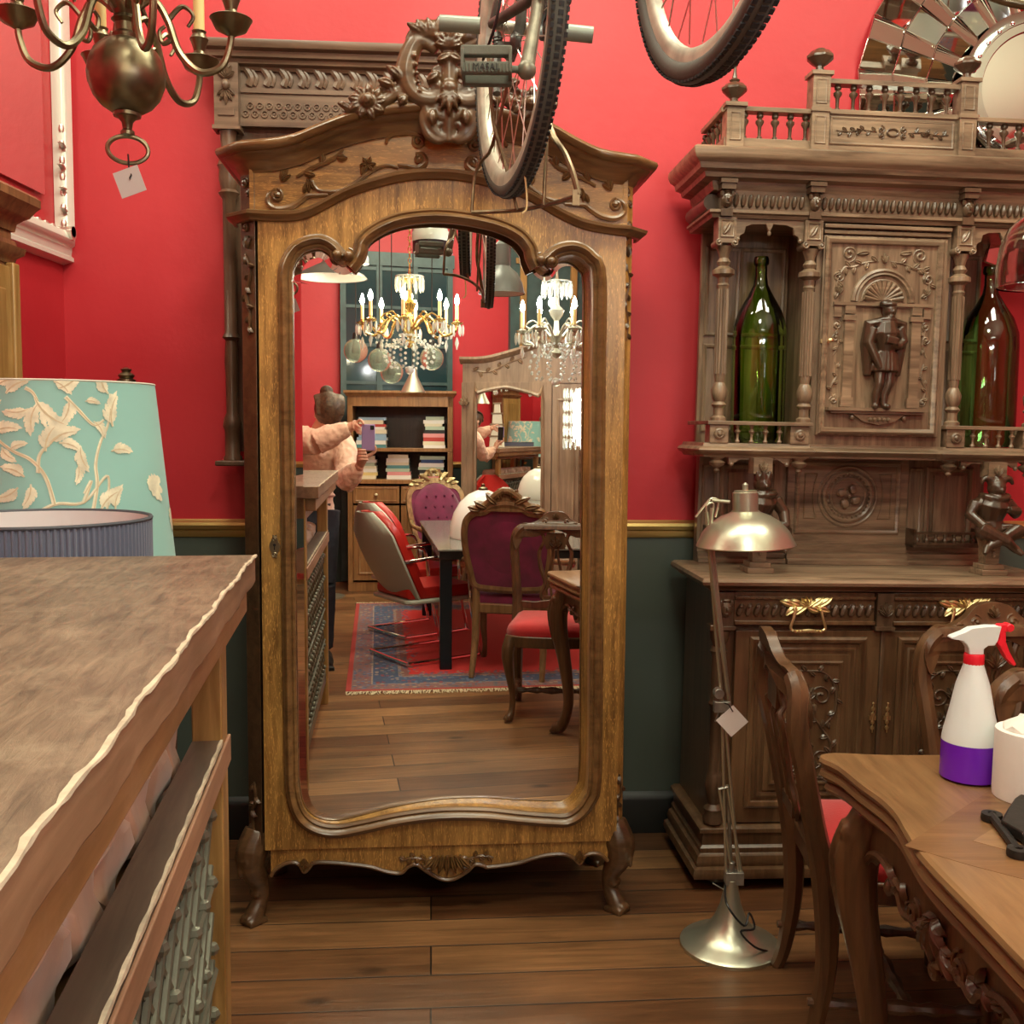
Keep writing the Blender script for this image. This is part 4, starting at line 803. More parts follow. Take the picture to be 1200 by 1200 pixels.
for x, hgt in ((.05, .14), (.315, .245), (.785, .245), (SW-.05, .14)):
    m = M(); m.box(x-.027, x+.027, GY-.027, GY+.027, zb_, zb_+hgt-.012); m.box(x-.034, x+.034, GY-.034, GY+.034, zb_+hgt-.012, zb_+hgt)
    if hgt > .2: m.box(x-.031, x+.031, GY-.031, GY+.031, zb_+.124, zb_+.136); panel(m, x-.015, x+.015, zb_+.15, zb_+.22, GY-.027, .005, .003)
    panel(m, x-.015, x+.015, zb_+.03, zb_+.11, GY-.027, .005, .003); m.build('newel_post', SIDE, sb, bevel=.0015)
    z = zb_+hgt
    if hgt < .2: pr = [(.020, z), (.020, z+.006), (.012, z+.010), (.012, z+.018), (.022, z+.026), (.038, z+.042), (.038, z+.048), (.026, z+.060), (.012, z+.066), (.016, z+.072), (.008, z+.078), (.005, z+.095), (.004, z+.112), (.009, z+.118), (.009, z+.126), (.002, z+.132)]
    else: pr = [(.022, z), (.022, z+.006), (.012, z+.010), (.012, z+.020), (.024, z+.028), (.040, z+.044), (.040, z+.050), (.028, z+.064), (.016, z+.068), (.014, z+.072), (.002, z+.075)]
    M().lathe(pr, (x, GY, 0), 32, ribs=8, rd=.05).build('finial', SIDED, sb)
# green demijohns
GREEN = glass('green_bottle_glass', (.66, .90, .36), ior=1.5)
GREEN2 = glass('emerald_bottle_glass', (.58, .93, .52), ior=1.5)
def demijohn(px, label, gm, R_, h):
    x, z = sp(px, 500, UY+.14); base = SF.m @ Vector((x, UY+.155, 1.379)); t = thing('demijohn', label, 'bottle', base, group='green glass demijohns')
    pr = [(.001, .012), (R_*.6, .006), (R_*.92, .002), (R_, .02), (R_, h*.56), (R_*.97, h*.63), (R_*.80, h*.71), (R_*.48, h*.79), (R_*.27, h*.85), (R_*.22, h*.90), (R_*.22, h*.965)]
    inn = [(max(r-.004, .0005), z+(.006 if i < 4 else 0)) for i, (r, z) in enumerate(pr)]
    M().lathe(pr, n=40, caps=False).build('body', gm, t, ang=60)
    M().lathe([(R_*.25, h*.955), (R_*.28, h*.965), (R_*.28, h*.985), (R_*.25, h), (R_*.20, h), (R_*.20, h*.955), (R_*.25, h*.955)], n=30, caps=False).build('lip', gm, t)
demijohn(889, 'olive green glass demijohn in the left open bay of the sideboard', GREEN, .088, .605)
demijohn(1157, 'emerald green glass demijohn in the right bay of the sideboard', GREEN2, .095, .60)
# ------------------------------------------------------------ bar counter, left foreground
ZT = 1.205
cA = atz(299, 650, ZT); cB = atz(0, 1031, ZT)
dirv = (cB-cA); dirv.z = 0; dirv.normalize()        # runs from the far corner towards the photographer
ang = math.atan2(-dirv.x, -dirv.y)                  # local +y points back to the wardrobe
KF = Matrix.Translation(Vector((cA.x, cA.y, 0))) @ Matrix.Rotation(-ang, 4, 'Z')
kt = thing('bar_counter', 'worn brown wooden bar counter with open shelf and metal lattice side, left foreground', 'counter', mat=KF)
LEN = 1.50; WID = .44
def wob(i, s): return .0016*math.sin(i*.8+s)+.0009*math.sin(i*2.3+s*2)
E_ = [(0+wob(i, 1), -LEN*i/44) for i in range(45)]
topp = [(-WID, 0), (0, 0)]+E_[1:]+[(-WID, -LEN)]
m = M(); m.hprism(topp, ZT-.048, ZT); tb = m.build('worktop', COUNTER, kt, bevel=.003, side=wood('orange_brown_edge', (.20, .10, .05), (.40, .23, .13), 'y', rough=.45))
m = M(); rs = []
for i in range(0, 89):
    y = -LEN*i/88-.002; w_ = .0030+.0010*math.sin(i*1.3)+.0009*math.sin(i*2.9); x = wob(i/2, 1)
    rs.append([(x-w_, y, ZT+.0008), (x+.0012, y, ZT+.0006), (x+.0016, y, ZT-w_*.8), (x-.002, y, ZT-w_*.5)])
m.rings(rs); m.build('worn_edge', WORNEDGE, tb)
m = M(); m.box(-WID+.03, -.050, -LEN+.04, -.05, ZT-.13, ZT-.048); m.box(-.070, -.012, -LEN+.02, -.03, ZT-.096, ZT-.049); m.build('apron', COUNTERO, kt, bevel=.003)
m = M()
for (x, y) in ((-.100, -.085), (-WID+.03, -.085), (-.100, -LEN+.10), (-WID+.03, -LEN+.10)):
    M().box(x, x+.050, y, y+.070, 0, ZT-.05).build('leg', POST, kt, bevel=.003)
zr = .90
# rail in front of the open shelf
m = M(); m.box(-.100, -.050, -LEN+.10, -.086, zr-.065, zr); rl = m.build('front_rail', wood('dark_rail', (.085, .055, .038), (.17, .115, .08), 'y', rough=.5), kt, bevel=.002)
m = M(); rs = []
for i in range(0, 81):
    y = -LEN+.10+(LEN-.186)*i/80; w_ = .003+.001*math.sin(i*1.3)
    rs.append([(-.050-w_, y, zr+.0006), (-.0488, y, zr+.0006), (-.0484, y, zr-w_*1.6), (-.0505, y, zr-w_*1.6)])
m.rings(rs); m.build('worn_edge', WORNEDGE, rl)
m = M(); m.box(-.0499, -.044, -LEN+.10, -.016, zr-.058, zr-.010); m.build('rail_face', wood('pinkish_brown_rail', (.28, .14, .08), (.45, .25, .15), 'y', rough=.45), rl, bevel=.002)
m = M(); m.box(-WID+.05, -.13, -LEN+.11, -.11, zr-.09, zr-.07); m.build('shelf_board', COUNTERO, kt)
m = M(); m.box(-.11, -.06, -LEN+.10, -.086, .12, .17); m.box(-.10, -.085, -LEN+.10, -.086, .17, zr-.065); m.build('lower_panel', wood('weathered_panel', (.05, .035, .025), (.13, .09, .065), 'y'), kt)
LAT = mat('grey_metal_lattice', (.20, .20, .155), .45, .5, bump=.3)
m = M(); y0, y1, z0, z1 = -LEN+.12, -.10, .18, zr-.075; X = -.072; st = .085
k = -12
while k < 40:
    for s0 in (1, -1):
        ya = y0+k*st; P = []
        for t in range(0, 101):
            zz_ = z0+(z1-z0)*t/100; yy = ya+s0*(zz_-z0)
            if s0 < 0: yy = ya+ (z0-zz_)+ (z1-z0)
            if y0 < yy < y1: P.append((X+.002*s0, yy, zz_))
        if len(P) > 3: m.tube([P[0], P[-1]], .0055, 5)
    k += 1
for i in range(5): z = z0+(z1-z0)*i/4; m.tube([(X+.006, y0, z), (X+.006, y1, z)], .006, 5)
for i in range(15):
    for j in range(6): m.ball((X+.006, y0+.02+i*.088, z0+.03+j*.115), .012, 6)
m.build('lattice', LAT, kt)
# quilt of folded pink cloth on the open shelf
PINK = mat('pinkish_brown_satin', (.50, .30, .20), .42, spec=.6, sheen=.3, bump=.4, bscale=20, var=.25, vscale=9)
m = M(); rs = []; NN = 260
for i in range(NN+1):
    t = i/NN; y = -LEN+.14+(LEN-.26)*t; r = []
    fold = .008*abs(math.sin(t*27))+.003*math.sin(t*61+1); gap = .014*max(0, math.cos(t*27*2))**10
    for k in range(24):
        a = 2*PI*k/24; ex = .085+.008*math.sin(t*30+k)-gap; ez = .045+fold-gap*1.5
        r.append((-.198+ex*math.copysign(abs(math.cos(a))**.4, math.cos(a)), y, zr+.000+ez*math.copysign(abs(math.sin(a))**.4, math.sin(a))))
    rs.append(r)
m.rings(rs); q = m.build('folded_cloth', PINK); q.matrix_world = KF; tag(q, 'long folded pinkish brown satin cloth lying on the counter\'s open shelf', 'cloth')
GOLDP = mat('gilt_plastic', (.75, .6, .2), .25, 1)
m = M()
for k in range(5): m.tube(spl([(0, -.01*k, 0), (.015, -.01*k-.005, .02), (0, -.01*k-.01, .035), (-.01, -.01*k, .015)], 4, True), .0022, 5, True)
q = m.build('gilt_ornament', GOLDP); q.matrix_world = KF @ Matrix.Translation((-.185, -.125, zr+.075)); tag(q, 'small gilt twisted ornament beyond the pink cloth on the shelf', 'ornament')
# stepped mirror standing on the counter (its foot shows at the left edge, its back in the big mirror)
WFRAME = mat('ivory_frame', (.72, .70, .58), .35)
sm = thing('stepped_mirror', 'tall stepped mirror with ivory edges standing on the counter top, seen reflected', 'mirror', mat=KF @ Matrix.Translation((-.245, -.98, ZT+.002)) @ Matrix.Rotation(R(12), 4, 'Z'))
steps = [(.085, 0, .13), (.070, .13, .27), (.055, .27, .40), (.035, .40, .52)]
m = M(); g = M(); s_ = M()
for i, (w_, a, b) in enumerate(steps):
    w2 = w_-.010
    g.add([(-w_+.012, .018, a+.012), (w_-.012, .018, a+.012), (w2-.012, .018, b-.006), (-w2+.012, .018, b-.006)], [(0, 1, 2, 3)])
    for q in (-1, 1): m.tube([(q*w_, .012, a), (q*w2, .012, b)], .010, 4)
    s_.box(-w_-.012, w_+.012, -.012, .034, b-.010, b+.010)
    m.box(-w_+.004, w_-.004, -.006, .014, a, b)
m.box(-.09, .09, -.03, .04, 0, .014)
m.build('frame', WFRAME, sm, bevel=.0015); s_.build('step_bar', BLACK if False else mat('brown_bar', (.25, .19, .13), .4), sm, bevel=.002); g.build('glass', MIRROR2, sm)
# ------------------------------------------------------------ lampshades behind the counter
def shade_mat():
    m = bpy.data.materials.new('teal_leaf_fabric'); m.use_nodes = True; nt = m.node_tree; b = nt.nodes['Principled BSDF']
    b.inputs['Base Color'].default_value = (.30, .60, .56, 1); b.inputs['Roughness'].default_value = .75; b.inputs['Sheen Weight'].default_value = .2; b.inputs['Transmission Weight'].default_value = 0
    return m
sc_ = at(72, 560, 2.43); zt_ = at(150, 449, 2.43).z; zb_s = at(41, 606, 1.97).z-.20
rt, rb = .214, .260
ls = thing('floral_lampshade', 'large teal lampshade with cream acanthus leaves behind the counter', 'lampshade', (sc_.x, sc_.y, zb_s))
hS = zt_-zb_s
M().lathe([(rb, 0), (rt, hS), (rt-.003, hS), (rb-.003, 0), (rb, 0)], n=72, caps=False).build('fabric', shade_mat(), ls, ang=60)
m = M()
for r, z in ((rb-.0005, .002), (rt-.0005, hS-.002)): m.tube([(r*math.cos(a), r*math.sin(a), z) for a in [i*2*PI/64 for i in range(64)]], .0025, 6, True)
m.build('rim', mat('pale_rim', (.7, .72, .62), .7), ls)
CREAML = mat('cream_leaf_print', (.84, .83, .64), .8, var=.18, vscale=30)
TANL = mat('tan_leaf_print', (.66, .57, .37), .8)
def onshade(u, v, off=.0012):
    """u metres round from the camera-facing right side, v height"""
    r = rt+(rb-rt)*(1-v/hS)+off; a = -PI/2+u/r; return Vector((r*math.cos(a), r*math.sin(a), v))
def pleaf(m, u, v, a, L, w_, curl=.6, off=.0012, lobes=0):
    K = 9; top = []; bot = []
    for i in range(K+1):
        t = i/K; aa = a+curl*t; cu = u+L*t*math.cos(a+curl*t*.5); cv_ = v+L*t*math.sin(a+curl*t*.5); ww = w_*(math.sin(PI*min(.04+t*.95, 1))**.7)*(1+.22*math.cos(i*PI))
        top.append((cu-math.sin(aa)*ww, cv_+math.cos(aa)*ww)); bot.append((cu+math.sin(aa)*ww, cv_-math.cos(aa)*ww))
    P = top+bot[::-1]; P = [(x, min(max(y, .004), hS-.004)) for x, y in P]; vs_ = [onshade(x, y, off) for x, y in P]; n = len(P)
    m.add(vs_, [(i, i+1, n-2-i, n-1-i) for i in range(K)])
def pstem(m, pts, w0, w1, off=.0010):
    P = spl([(*p, 0) for p in pts], 7); L_ = []; R_ = []
    for i, p in enumerate(P):
        t = (P[min(i+1, len(P)-1)]-P[max(i-1, 0)]).normalized(); w_ = w0+(w1-w0)*i/(len(P)-1); y = lambda q: min(max(q, .004), hS-.004)
        L_.append(onshade(p.x-t.y*w_, y(p.y+t.x*w_), off)); R_.append(onshade(p.x+t.y*w_, y(p.y-t.x*w_), off))
    n = len(P); m.add(L_+R_, [(i, i+1, n+i+1, n+i) for i in range(n-1)])
pu = lambda x: (x-72)/1200*2.21; pv = lambda y: at(150, y, 2.2).z-zb_s
stems = [[(118, 592), (108, 560), (92, 540), (72, 530), (55, 518), (40, 502), (28, 495)], [(100, 555), (101, 535), (112, 520), (124, 510)], [(160, 605), (165, 570), (163, 545), (168, 520), (178, 495), (180, 460)], [(150, 590), (158, 565), (150, 580)], [(10, 600), (5, 560), (-20, 530), (-30, 480)], [(128, 465), (142, 480), (160, 498), (172, 492)], [(60, 640), (90, 610), (118, 592), (150, 590), (178, 560), (175, 620)], [(84, 455), (92, 460), (98, 470)]]
m = M(); m2 = M()
for s0 in stems:
    pts = [(pu(x), pv(y)) for x, y in s0]; pstem(m, pts, .0045, .0025); pstem(m2, [(a+.002, b-.001) for a, b in pts], .0014, .0010, .0018)
lv = [(62, 462, 1.0, .055, .020), (52, 452, .7, .045, .018), (95, 466, -1.2, .09, .020), (88, 480, -2.6, .05, .014), (98, 475, -2.2, .06, .016), (40, 500, 2.2, .05, .014), (48, 508, .6, .055, .016), (30, 496, 2.6, .05, .012), (42, 490, 1.4, .04, .012), (58, 525, -1.2, .04, .014), (68, 528, .8, .035, .012), (112, 520, .9, .06, .018), (108, 530, 1.7, .06, .016), (122, 520, .1, .045, .014), (146, 525, -1.7, .05, .014), (143, 545, -1.2, .04, .010), (120, 455, .2, .05, .018), (132, 468, -1.4, .055, .016), (115, 447, -.2, .04, .014), (85, 560, 2.3, .05, .016), (78, 572, -2.2, .05, .016), (92, 568, -1.4, .05, .014), (170, 600, 1.2, .06, .018), (180, 620, .2, .05, .018), (188, 600, 1.7, .05, .014), (172, 635, -2, .05, .018), (184, 500, 1.9, .07, .018), (178, 460, 2.4, .05, .016), (4, 470, 1.2, .06, .020), (-4, 490, 2.4, .05, .018), (182, 530, 0.4, .05, .014), (160, 494, -.5, .04, .010), (150, 470, .3, .03, .008)]
def spray(x, y, a, L_, w_):
    u, v = pu(x), pv(y); cl = .9*(1 if (x+y) % 2 else -1)
    pleaf(m, u, v, a, L_*1.15, w_*.42, cl, .0014); pleaf(m2, u, v, a, L_*.95, w_*.10, cl, .0024)
    for i in range(4):
        t = .12+.2*i; b = a+cl*t; uu = u+L_*1.1*t*math.cos(a+cl*t*.5); vv = v+L_*1.1*t*math.sin(a+cl*t*.5)
        for s_ in (-1, 1): pleaf(m, uu, vv, b+s_*.75, L_*(.52-.09*i), w_*.30, -s_*.7, .0016+.0002*i)
for q in lv: spray(*q)
for k in range(26):
    a = random.uniform(0, 6.28); r = random.uniform(0, .045); pleaf(m, pu(18)+r*math.cos(a)*.9, pv(590)+r*math.sin(a)*1.2, a, .035, .014, .9, .0012+.0001*(k % 9))
    if k % 3 == 0: pleaf(m2, pu(18)+r*math.cos(a), pv(590)+r*math.sin(a)*1.2, a, .025, .003, .9, .0026)
for i in range(12):   # the pattern goes on round the shade
    u = -.25-.085*i; m_ = (i % 3)*.07+.06
    for k in (-1, 0, 1): pleaf(m, u, m_+.05, .9+i+.5*k, .06, .016, .5, .0014)
m.build('leaf_print', CREAML, ls, ang=80); m2.build('vein_print', TANL, ls, ang=80)
# pleated shade
pc = at(41, 606, 1.97); PH = .20; pr_ = .212
ps = thing('pleated_drum_shade', 'grey blue pleated drum lampshade in front of the teal one', 'lampshade', (pc.x, pc.y, pc.z-PH))
PLE = mat('grey_blue_pleats', (.125, .145, .215), .7, sheen=.3)
rs = [];  n = 480
rs = [[((pr_+(.0022 if k % 4 < 2 else -.0022))*math.cos(2*PI*k/n), (pr_+(.0022 if k % 4 < 2 else -.0022))*math.sin(2*PI*k/n), z) for k in range(n)] for z in (0, PH-.006)]
m = M(); m.rings(rs, caps=False); m.build('pleats', PLE, ps, ang=20)
m = M(); m.lathe([(pr_-.004, 0), (pr_-.004, PH-.004)], n=64, caps=False); m.build('lining', mat('white_lining', (.78, .78, .80), .8), ps)
m = M()
for z in (.003, PH-.003): m.tube([(pr_*math.cos(a), pr_*math.sin(a), z) for a in [i*2*PI/72 for i in range(72)]], .004, 6, True)
m.build('binding', mat('dark_grey_binding', (.07, .08, .10), .6), ps)
# the side table both shades stand on
stt = thing('side_table', 'tall dark side table behind the counter carrying both lampshades', 'table', (-.96, 2.26, 0))
zt2 = pc.z-PH
M().box(-.29, .10, -.40, .42, zt2-.030, zt2-.001).build('tabletop', CHAIRW, stt, bevel=.004)
for x in (-.25, .06):
    for y in (-.36, .38): M().lathe([(.015, 0), (.022, .05), (.016, .1), (.018, .5), (.026, .7), (.018, zt2-.1), (.024, zt2-.03)], (x, y, 0), 12).build('leg', CHAIRW, stt)
# brass finial rising behind the teal shade
fp = at(148, 440, 3.0); fl_ = thing('brass_floor_lamp', 'brass lamp pole whose finial peeps over the teal lampshade', 'lamp', (fp.x, fp.y, 0))
M().lathe([(.14, 0), (.14, .015), (.03, .03), (.014, .06), (.014, fp.z-.03)], n=20).build('pole', OLDBRASS, fl_)
M().lathe([(.014, fp.z-.03), (.026, fp.z-.025), (.026, fp.z-.012), (.018, fp.z-.008), (.024, fp.z), (.018, fp.z+.006), (.012, fp.z+.010), (.016, fp.z+.018), (.002, fp.z+.024)], n=20).build('finial', OLDBRASS, fl_)
# ------------------------------------------------------------ left wall: cabinet corner and big framed mirror
cb = at(45, 235, 2.75)
cab = thing('corner_cabinet', 'wooden cabinet with heavy stepped cornice, cut off at the left edge', 'cabinet', (cb.x, cb.y, 0))
CABW = wood('red_brown_cabinet', (.10, .04, .018), (.30, .14, .06), 'z', rough=.35)
zc1_ = cb.z
z2_ = at(37, 300, 2.75).z
m = M(); m.box(-.21, -.052, -.52, -.045, .0, zc1_-.06); m.build('body', CABW, cab, bevel=.003)
m = M(); m.sweep([(-.21, -.52, z2_), (-.052, -.52, z2_), (-.052, -.045, z2_), (-.21, -.045, z2_)], [(-.01, -.03), (.004, -.03), (.008, -.015), (.022, -.004), (.026, .012), (.01, .016), (.006, .03), (-.01, .03)]); m.build('frieze_moulding', CABW, cab)
m = M(); m.sweep([(-.21, -.52, zc1_-.05), (-.052, -.52, zc1_-.05), (-.052, -.045, zc1_-.05), (-.21, -.045, zc1_-.05)], [(-.01, -.04), (.006, -.04), (.010, -.02), (.022, -.008), (.034, 0), (.044, .018), (.054, .030), (.054, .050), (.046, .058), (-.01, .060)])
m.box(-.21, -.05, -.52, -.04, zc1_-.01, zc1_+.008); m.build('cornice', CABW, cab)
m = M(); m.box(-.052, -.040, -.50, -.06, .1, z2_-.04); m.box(-.040, -.032, -.44, -.12, .2, z2_-.10); m.box(-.052, -.030, -.085, -.05, .1, z2_-.03); m.build('door_panel', POST, cab, bevel=.004)
q = M().box(-.03, .03, -.02, .02, 0, .02).build('paper_note', WHITE); q.location = (cb.x-.03, 2.48, zc1_+.0085); tag(q, 'small white paper block on top of the cabinet cornice', 'paper')
# framed mirror on the left wall
SILV = mat('silver_leaf_frame', (.84, .87, .78), .28, .3)
lm_ = thing('silver_framed_mirror', 'tall silver framed mirror hanging on the left wall in the corner', 'mirror', mat=Matrix.Translation((-1.488, 2.38, 0)) @ Matrix.Rotation(R(90), 4, 'Z'))
WW = 1.0
zbm_ = 2.06; ztm = 3.35; WW = 1.0
fp_ = [(0, 0), (0, .030), (.010, .045), (.030, .052), (.045, .044), (.052, .030), (.075, .026), (.082, .034), (.094, .034), (.100, .012), (.104, 0)]
m = M(); m.sweep([(0, -.0, zbm_), (WW, -.0, zbm_), (WW, -.0, ztm), (0, -.0, ztm)], [(-a, -b) for a, b in [(q[0], q[1]) for q in fp_]], True, (0, 1, 0)); m.build('frame', SILV, lm_)
M().box(.09, WW-.09, -.012, -.004, zbm_+.09, ztm-.09).build('glass', MIRROR, lm_)
m = M()
for k in range(7): m.ball((WW+.004, -.028, zbm_+.02+k*.05), (.010, .010, .016), 8)
for k in range(20): m.ball((.02+k*.05, -.028, zbm_-.004), (.016, .010, .010), 8)
for k in range(3): m.lathe([(.022-.004*k, 0), (.022-.004*k, .03)], (WW+.002, -.03, zbm_-.01+k*.004), 12, Matrix.Rotation(R(90), 4, 'X'))
vine(m, [(WW+.012, zbm_), (WW+.022, zbm_+.1), (WW+.008, zbm_+.2), (WW+.02, zbm_+.28)], .008, -.03, 8, .04)
m.build('beading', mat('silver_beads', (.75, .70, .62), .3, .9), lm_)
# ------------------------------------------------------------ brass ball chandelier, upper left
bc = at(148, 90, 1.9)
bch = thing('brass_ball_chandelier', 'old brass ball chandelier with curved candle arms hanging top left', 'chandelier', bc)
s = 1.9/1200
M().lathe([(.002, -.068*1.0), (.012, -.067), (.028, -.062), (.045, -.051), (.058, -.035), (.066, -.014), (.068, .004), (.064, .026), (.055, .044), (.040, .058), (.022, .066)], n=36).build('ball', OLDBRASS, bch, ang=60)
m = M(); m.lathe([(.022, .064), (.024, .072), (.018, .078), (.018, .092), (.024, .098), (.018, .106), (.022, .114), (.028, .122), (.028, .14), (.022, .15), (.026, .17), (.014, .20), (.030, .24), (.034, .27), (.02, .30), (.012, .34), (.02, .36), (.006, .38)], n=24)
m.lathe([(.024, -.070), (.024, -.064), (.010, -.080), (.008, -.092), (.012, -.096), (.012, -.102), (.004, -.106)][::-1], n=16); m.build('stem', OLDBRASS, bch)
m = M(); m.tube([(.029*1.15*math.cos(a), .010*math.cos(a), -.128+.024*math.sin(a)) for a in [i*2*PI/28 for i in range(28)]], .0042, 8, True); m.build('ring', OLDBRASS, bch)
m = M(); m.tube([(0, 0, .38), (0, 0, 3.60-bc.z)], .004, 6); 
for k in range(int((3.6-bc.z-.38)/.04)): m.tube([(.009*math.cos(a)*(k % 2), .009*math.cos(a)*((k+1) % 2), .40+k*.04+.022*math.sin(a)) for a in [i*2*PI/10 for i in range(10)]], .003, 5, True)
m.build('chain', OLDBRASS, bch)
def arm(a, low=0, lit=False):
    T = Matrix.Rotation(a, 4, 'Z'); dz = -low
    m = M(); m.T = T; P = spl([(.020, 0, .115+dz), (.050, 0, .135+dz), (.075, 0, .10+dz), (.095, 0, .045+dz), (.130, 0, .012+dz), (.168, 0, .022+dz), (.184, 0, .058+dz), (.187, 0, .085+dz)], 6)
    m.tube(P, [.0055, .0065, .007, .0065, .006], 8)
    m.tube(spl([(.050, 0, .135+dz), (.040, 0, .16+dz), (.055, 0, .175+dz), (.068, 0, .16+dz), (.060, 0, .148+dz)], 5), [.005, .003], 6); m.tube(spl([(.085, 0, .07+dz), (.066, 0, .06+dz), (.060, 0, .08+dz), (.070, 0, .09+dz)], 5), [.005, .003], 6)
    m.tube(spl([(.075, 0, .10+dz), (.10, 0, .125+dz), (.12, 0, .11+dz), (.11, 0, .09+dz)], 5), [.005, .003], 6)
    ar = m.build('arm', OLDBRASS, bch)
    m = M(); m.T = T; m.lathe([(.006, .076+dz), (.012, .080+dz), (.028, .088+dz), (.036, .104+dz), (.038, .106+dz), (.035, .108+dz), (.024, .096+dz), (.008, .094+dz), (.010, .10+dz), (.016, .112+dz), (.010, .122+dz), (.013, .132+dz), (.018, .145+dz), (.012, .155+dz), (.014, .16+dz)], (.187, 0, 0), 22); m.build('drip_pan', OLDBRASS, ar)
    m = M(); m.T = T; m.lathe([(.0105, .158+dz), (.0105, .235+dz), (.004, .238+dz)], (.187, 0, 0), 14); m.build('candle', CREAM, ar)
for k in range(6): arm(R(4+60*k), .018 if k in (1, 2) else 0)
def card_tag(name, label, P, sz, rot, string_pts, col, yaw=0):
    t = thing(name, label, 'price tag', P)
    q = M().box(-sz/2, sz/2, -.0006, .0006, -sz/2, sz/2).build('card', col, t); q.rotation_euler = (0, rot, yaw)
    M().tube([Vector(p)-Vector(P) for p in string_pts], .0016, 5).build('string', BLACK, t)
tp = at(152, 213, 1.88)
card_tag('price_tag', 'pale grey blank card tag hanging from the brass chandelier ring', tp, .047, R(-20), [at(150, 181, 1.90), at(151, 196, 1.885), at(154, 205, 1.88), at(152, 209, 1.875)], mat('grey_card', (.50, .47, .46), .6))
# ------------------------------------------------------------ nickel reading lamp
lb = atz(855, 1108, 0); YL = lb.y
rl_ = thing('articulated_floor_lamp', 'brushed nickel articulated floor lamp with dome shade and trumpet base', 'lamp', (lb.x, lb.y, 0))
def lp(x, y, dY=0): q = at(x, y, YL+dY); return q-Vector((lb.x, lb.y, 0))
M().lathe([(.136, 0), (.137, .010), (.128, .016), (.100, .026), (.070, .046), (.046, .078), (.030, .118), (.021, .16), (.017, .19), (.012, .192)], n=48).build('base', CHROME, rl_, ang=50)
m = M(); m.lathe([(.009, .19), (.009, .24)], n=12); m.cbox(lp(860, 1028), (.05, .03, .035)); m.tube([lp(835, 1035), lp(858, 1048)], .002, 6); m.build('lower_bracket', STEEL, rl_, bevel=.003)
m = M()
for (a, b) in (((851, 1030), (846, 835)), ((866, 1028), (849, 838)), ((858, 1025), (843, 925)), ((869, 1025), (852, 920))): m.tube([lp(*a), lp(*b)], .0042, 8)
m.build('lower_arm', CHROME, rl_)
m = M(); m.tube([lp(857, 1026, .01), lp(853, 925, .01)], .005, 8); m.tube([lp(842, 925), lp(853, 922)], .005, 6); m.build('spring', STEEL, rl_)
m = M(); m.cbox(lp(846, 828), (.045, .02, .03)); m.tube([lp(838, 846), lp(848, 820)], .003, 6); m.lathe([(.014, -.014), (.014, .014)], lp(842, 812), 14, Matrix.Rotation(R(90), 4, 'X')); m.build('elbow_joint', STEEL, rl_, bevel=.002)
m = M()
for (a, b, dy) in (((855, 828), (835, 642), 0), ((846, 826), (828, 600), .02), ((853, 812), (831, 640), -.01)): m.tube([lp(*a, dy), lp(*b, dy)], .0052, 8)
m.tube([lp(832, 640), lp(834, 595)], .005, 8); m.build('upper_arm', CHROME, rl_)
m = M(); 
m.tube(spl([lp(815, 606), lp(826, 592), lp(834, 584), (lp(842, 588)), lp(838, 606)], 5), .003, 6); m.tube([lp(834, 586), lp(855, 588)], .0045, 8); m.tube(spl([lp(828, 602), lp(828, 592), lp(836, 590), lp(834, 606)], 4), .003, 6); m.build('head_joint', CHROME, rl_)
sc2 = lp(874, 640); wd = 57/1200*YL
M().lathe([(wd, 0), (wd+.002, .003), (wd*.97, .016), (wd*.88, .040), (wd*.72, .064), (wd*.50, .082), (wd*.30, .092), (wd*.28, .094), (wd*.28, .096), (wd*.26, .096), (wd*.48, .079), (wd*.70, .060), (wd*.86, .037), (wd*.95, .014), (wd-.002, 0)], sc2, 48, caps=False, rot=Matrix.Rotation(R(-2), 4, 'Y')).build('shade', CHROME, rl_, ang=50)
M().lathe([(.034, .090), (.034, .145), (.030, .147), (.030, .150), (.008, .151), (.008, .160), (.0085, .166), (.002, .172)], sc2, 28, rot=Matrix.Rotation(R(-2), 4, 'Y')).build('shade_cap', CHROME, rl_, ang=40)
M().tube(spl([lp(850, 1035), lp(852, 1060, -.10), lp(872, 1085, -.12), lp(878, 1070, -.09), lp(884, 1088, -.11), lp(868, 1092, -.13), lp(885, 1110, -.10), lp(908, 1118, -.04), lp(898, 1128, -.02)], 6), .003, 6).build('cord', BLACK, rl_)
tg = at(858, 845, YL-.03)
card_tag('price_tag', 'white square card tag tied to the floor lamp elbow', tg, .062, R(47), [at(849, 824, YL-.02), at(854, 826, YL-.03), at(859, 834, YL-.032)], WHITE)
# ------------------------------------------------------------ parquet table, right foreground
ZB = .76
pts = [(963, 886), (985, 897), (1010, 917), (1035, 935), (1052, 952), (1064, 972), (1082, 1000), (1110, 1030), (1150, 1070), (1200, 1121)]
L_ = [atz(x, y, ZB) for x, y in pts]
ed = [(p.x, p.y) for p in L_]
near = [(.665, 1.17), (.70, 1.135), (.78, 1.15), (.90, 1.12), (1.05, 1.10), (1.20, 1.12), (1.36, 1.155), (1.44, 1.14), (1.475, 1.18)]
rig = [(1.49, 1.30), (1.47, 1.45), (1.49, 1.62), (1.47, 1.80), (1.49, 1.95), (1.47, 2.07)]
far = [(1.42, 2.10), (1.30, 2.085), (1.10, 2.11), (.95, 2.09), (.78, 2.085), (.68, 2.095)]
outl = [(p.x, p.y) for p in spl([(*q, 0) for q in ed+near+rig+far], 3, True)]
cx_ = sum(p[0] for p in outl)/len(outl); cy_ = sum(p[1] for p in outl)/len(outl)
tbl = thing('parquet_table', 'square walnut table with serpentine edge and carved cabriole legs, lower right', 'table', (cx_, cy_, 0))
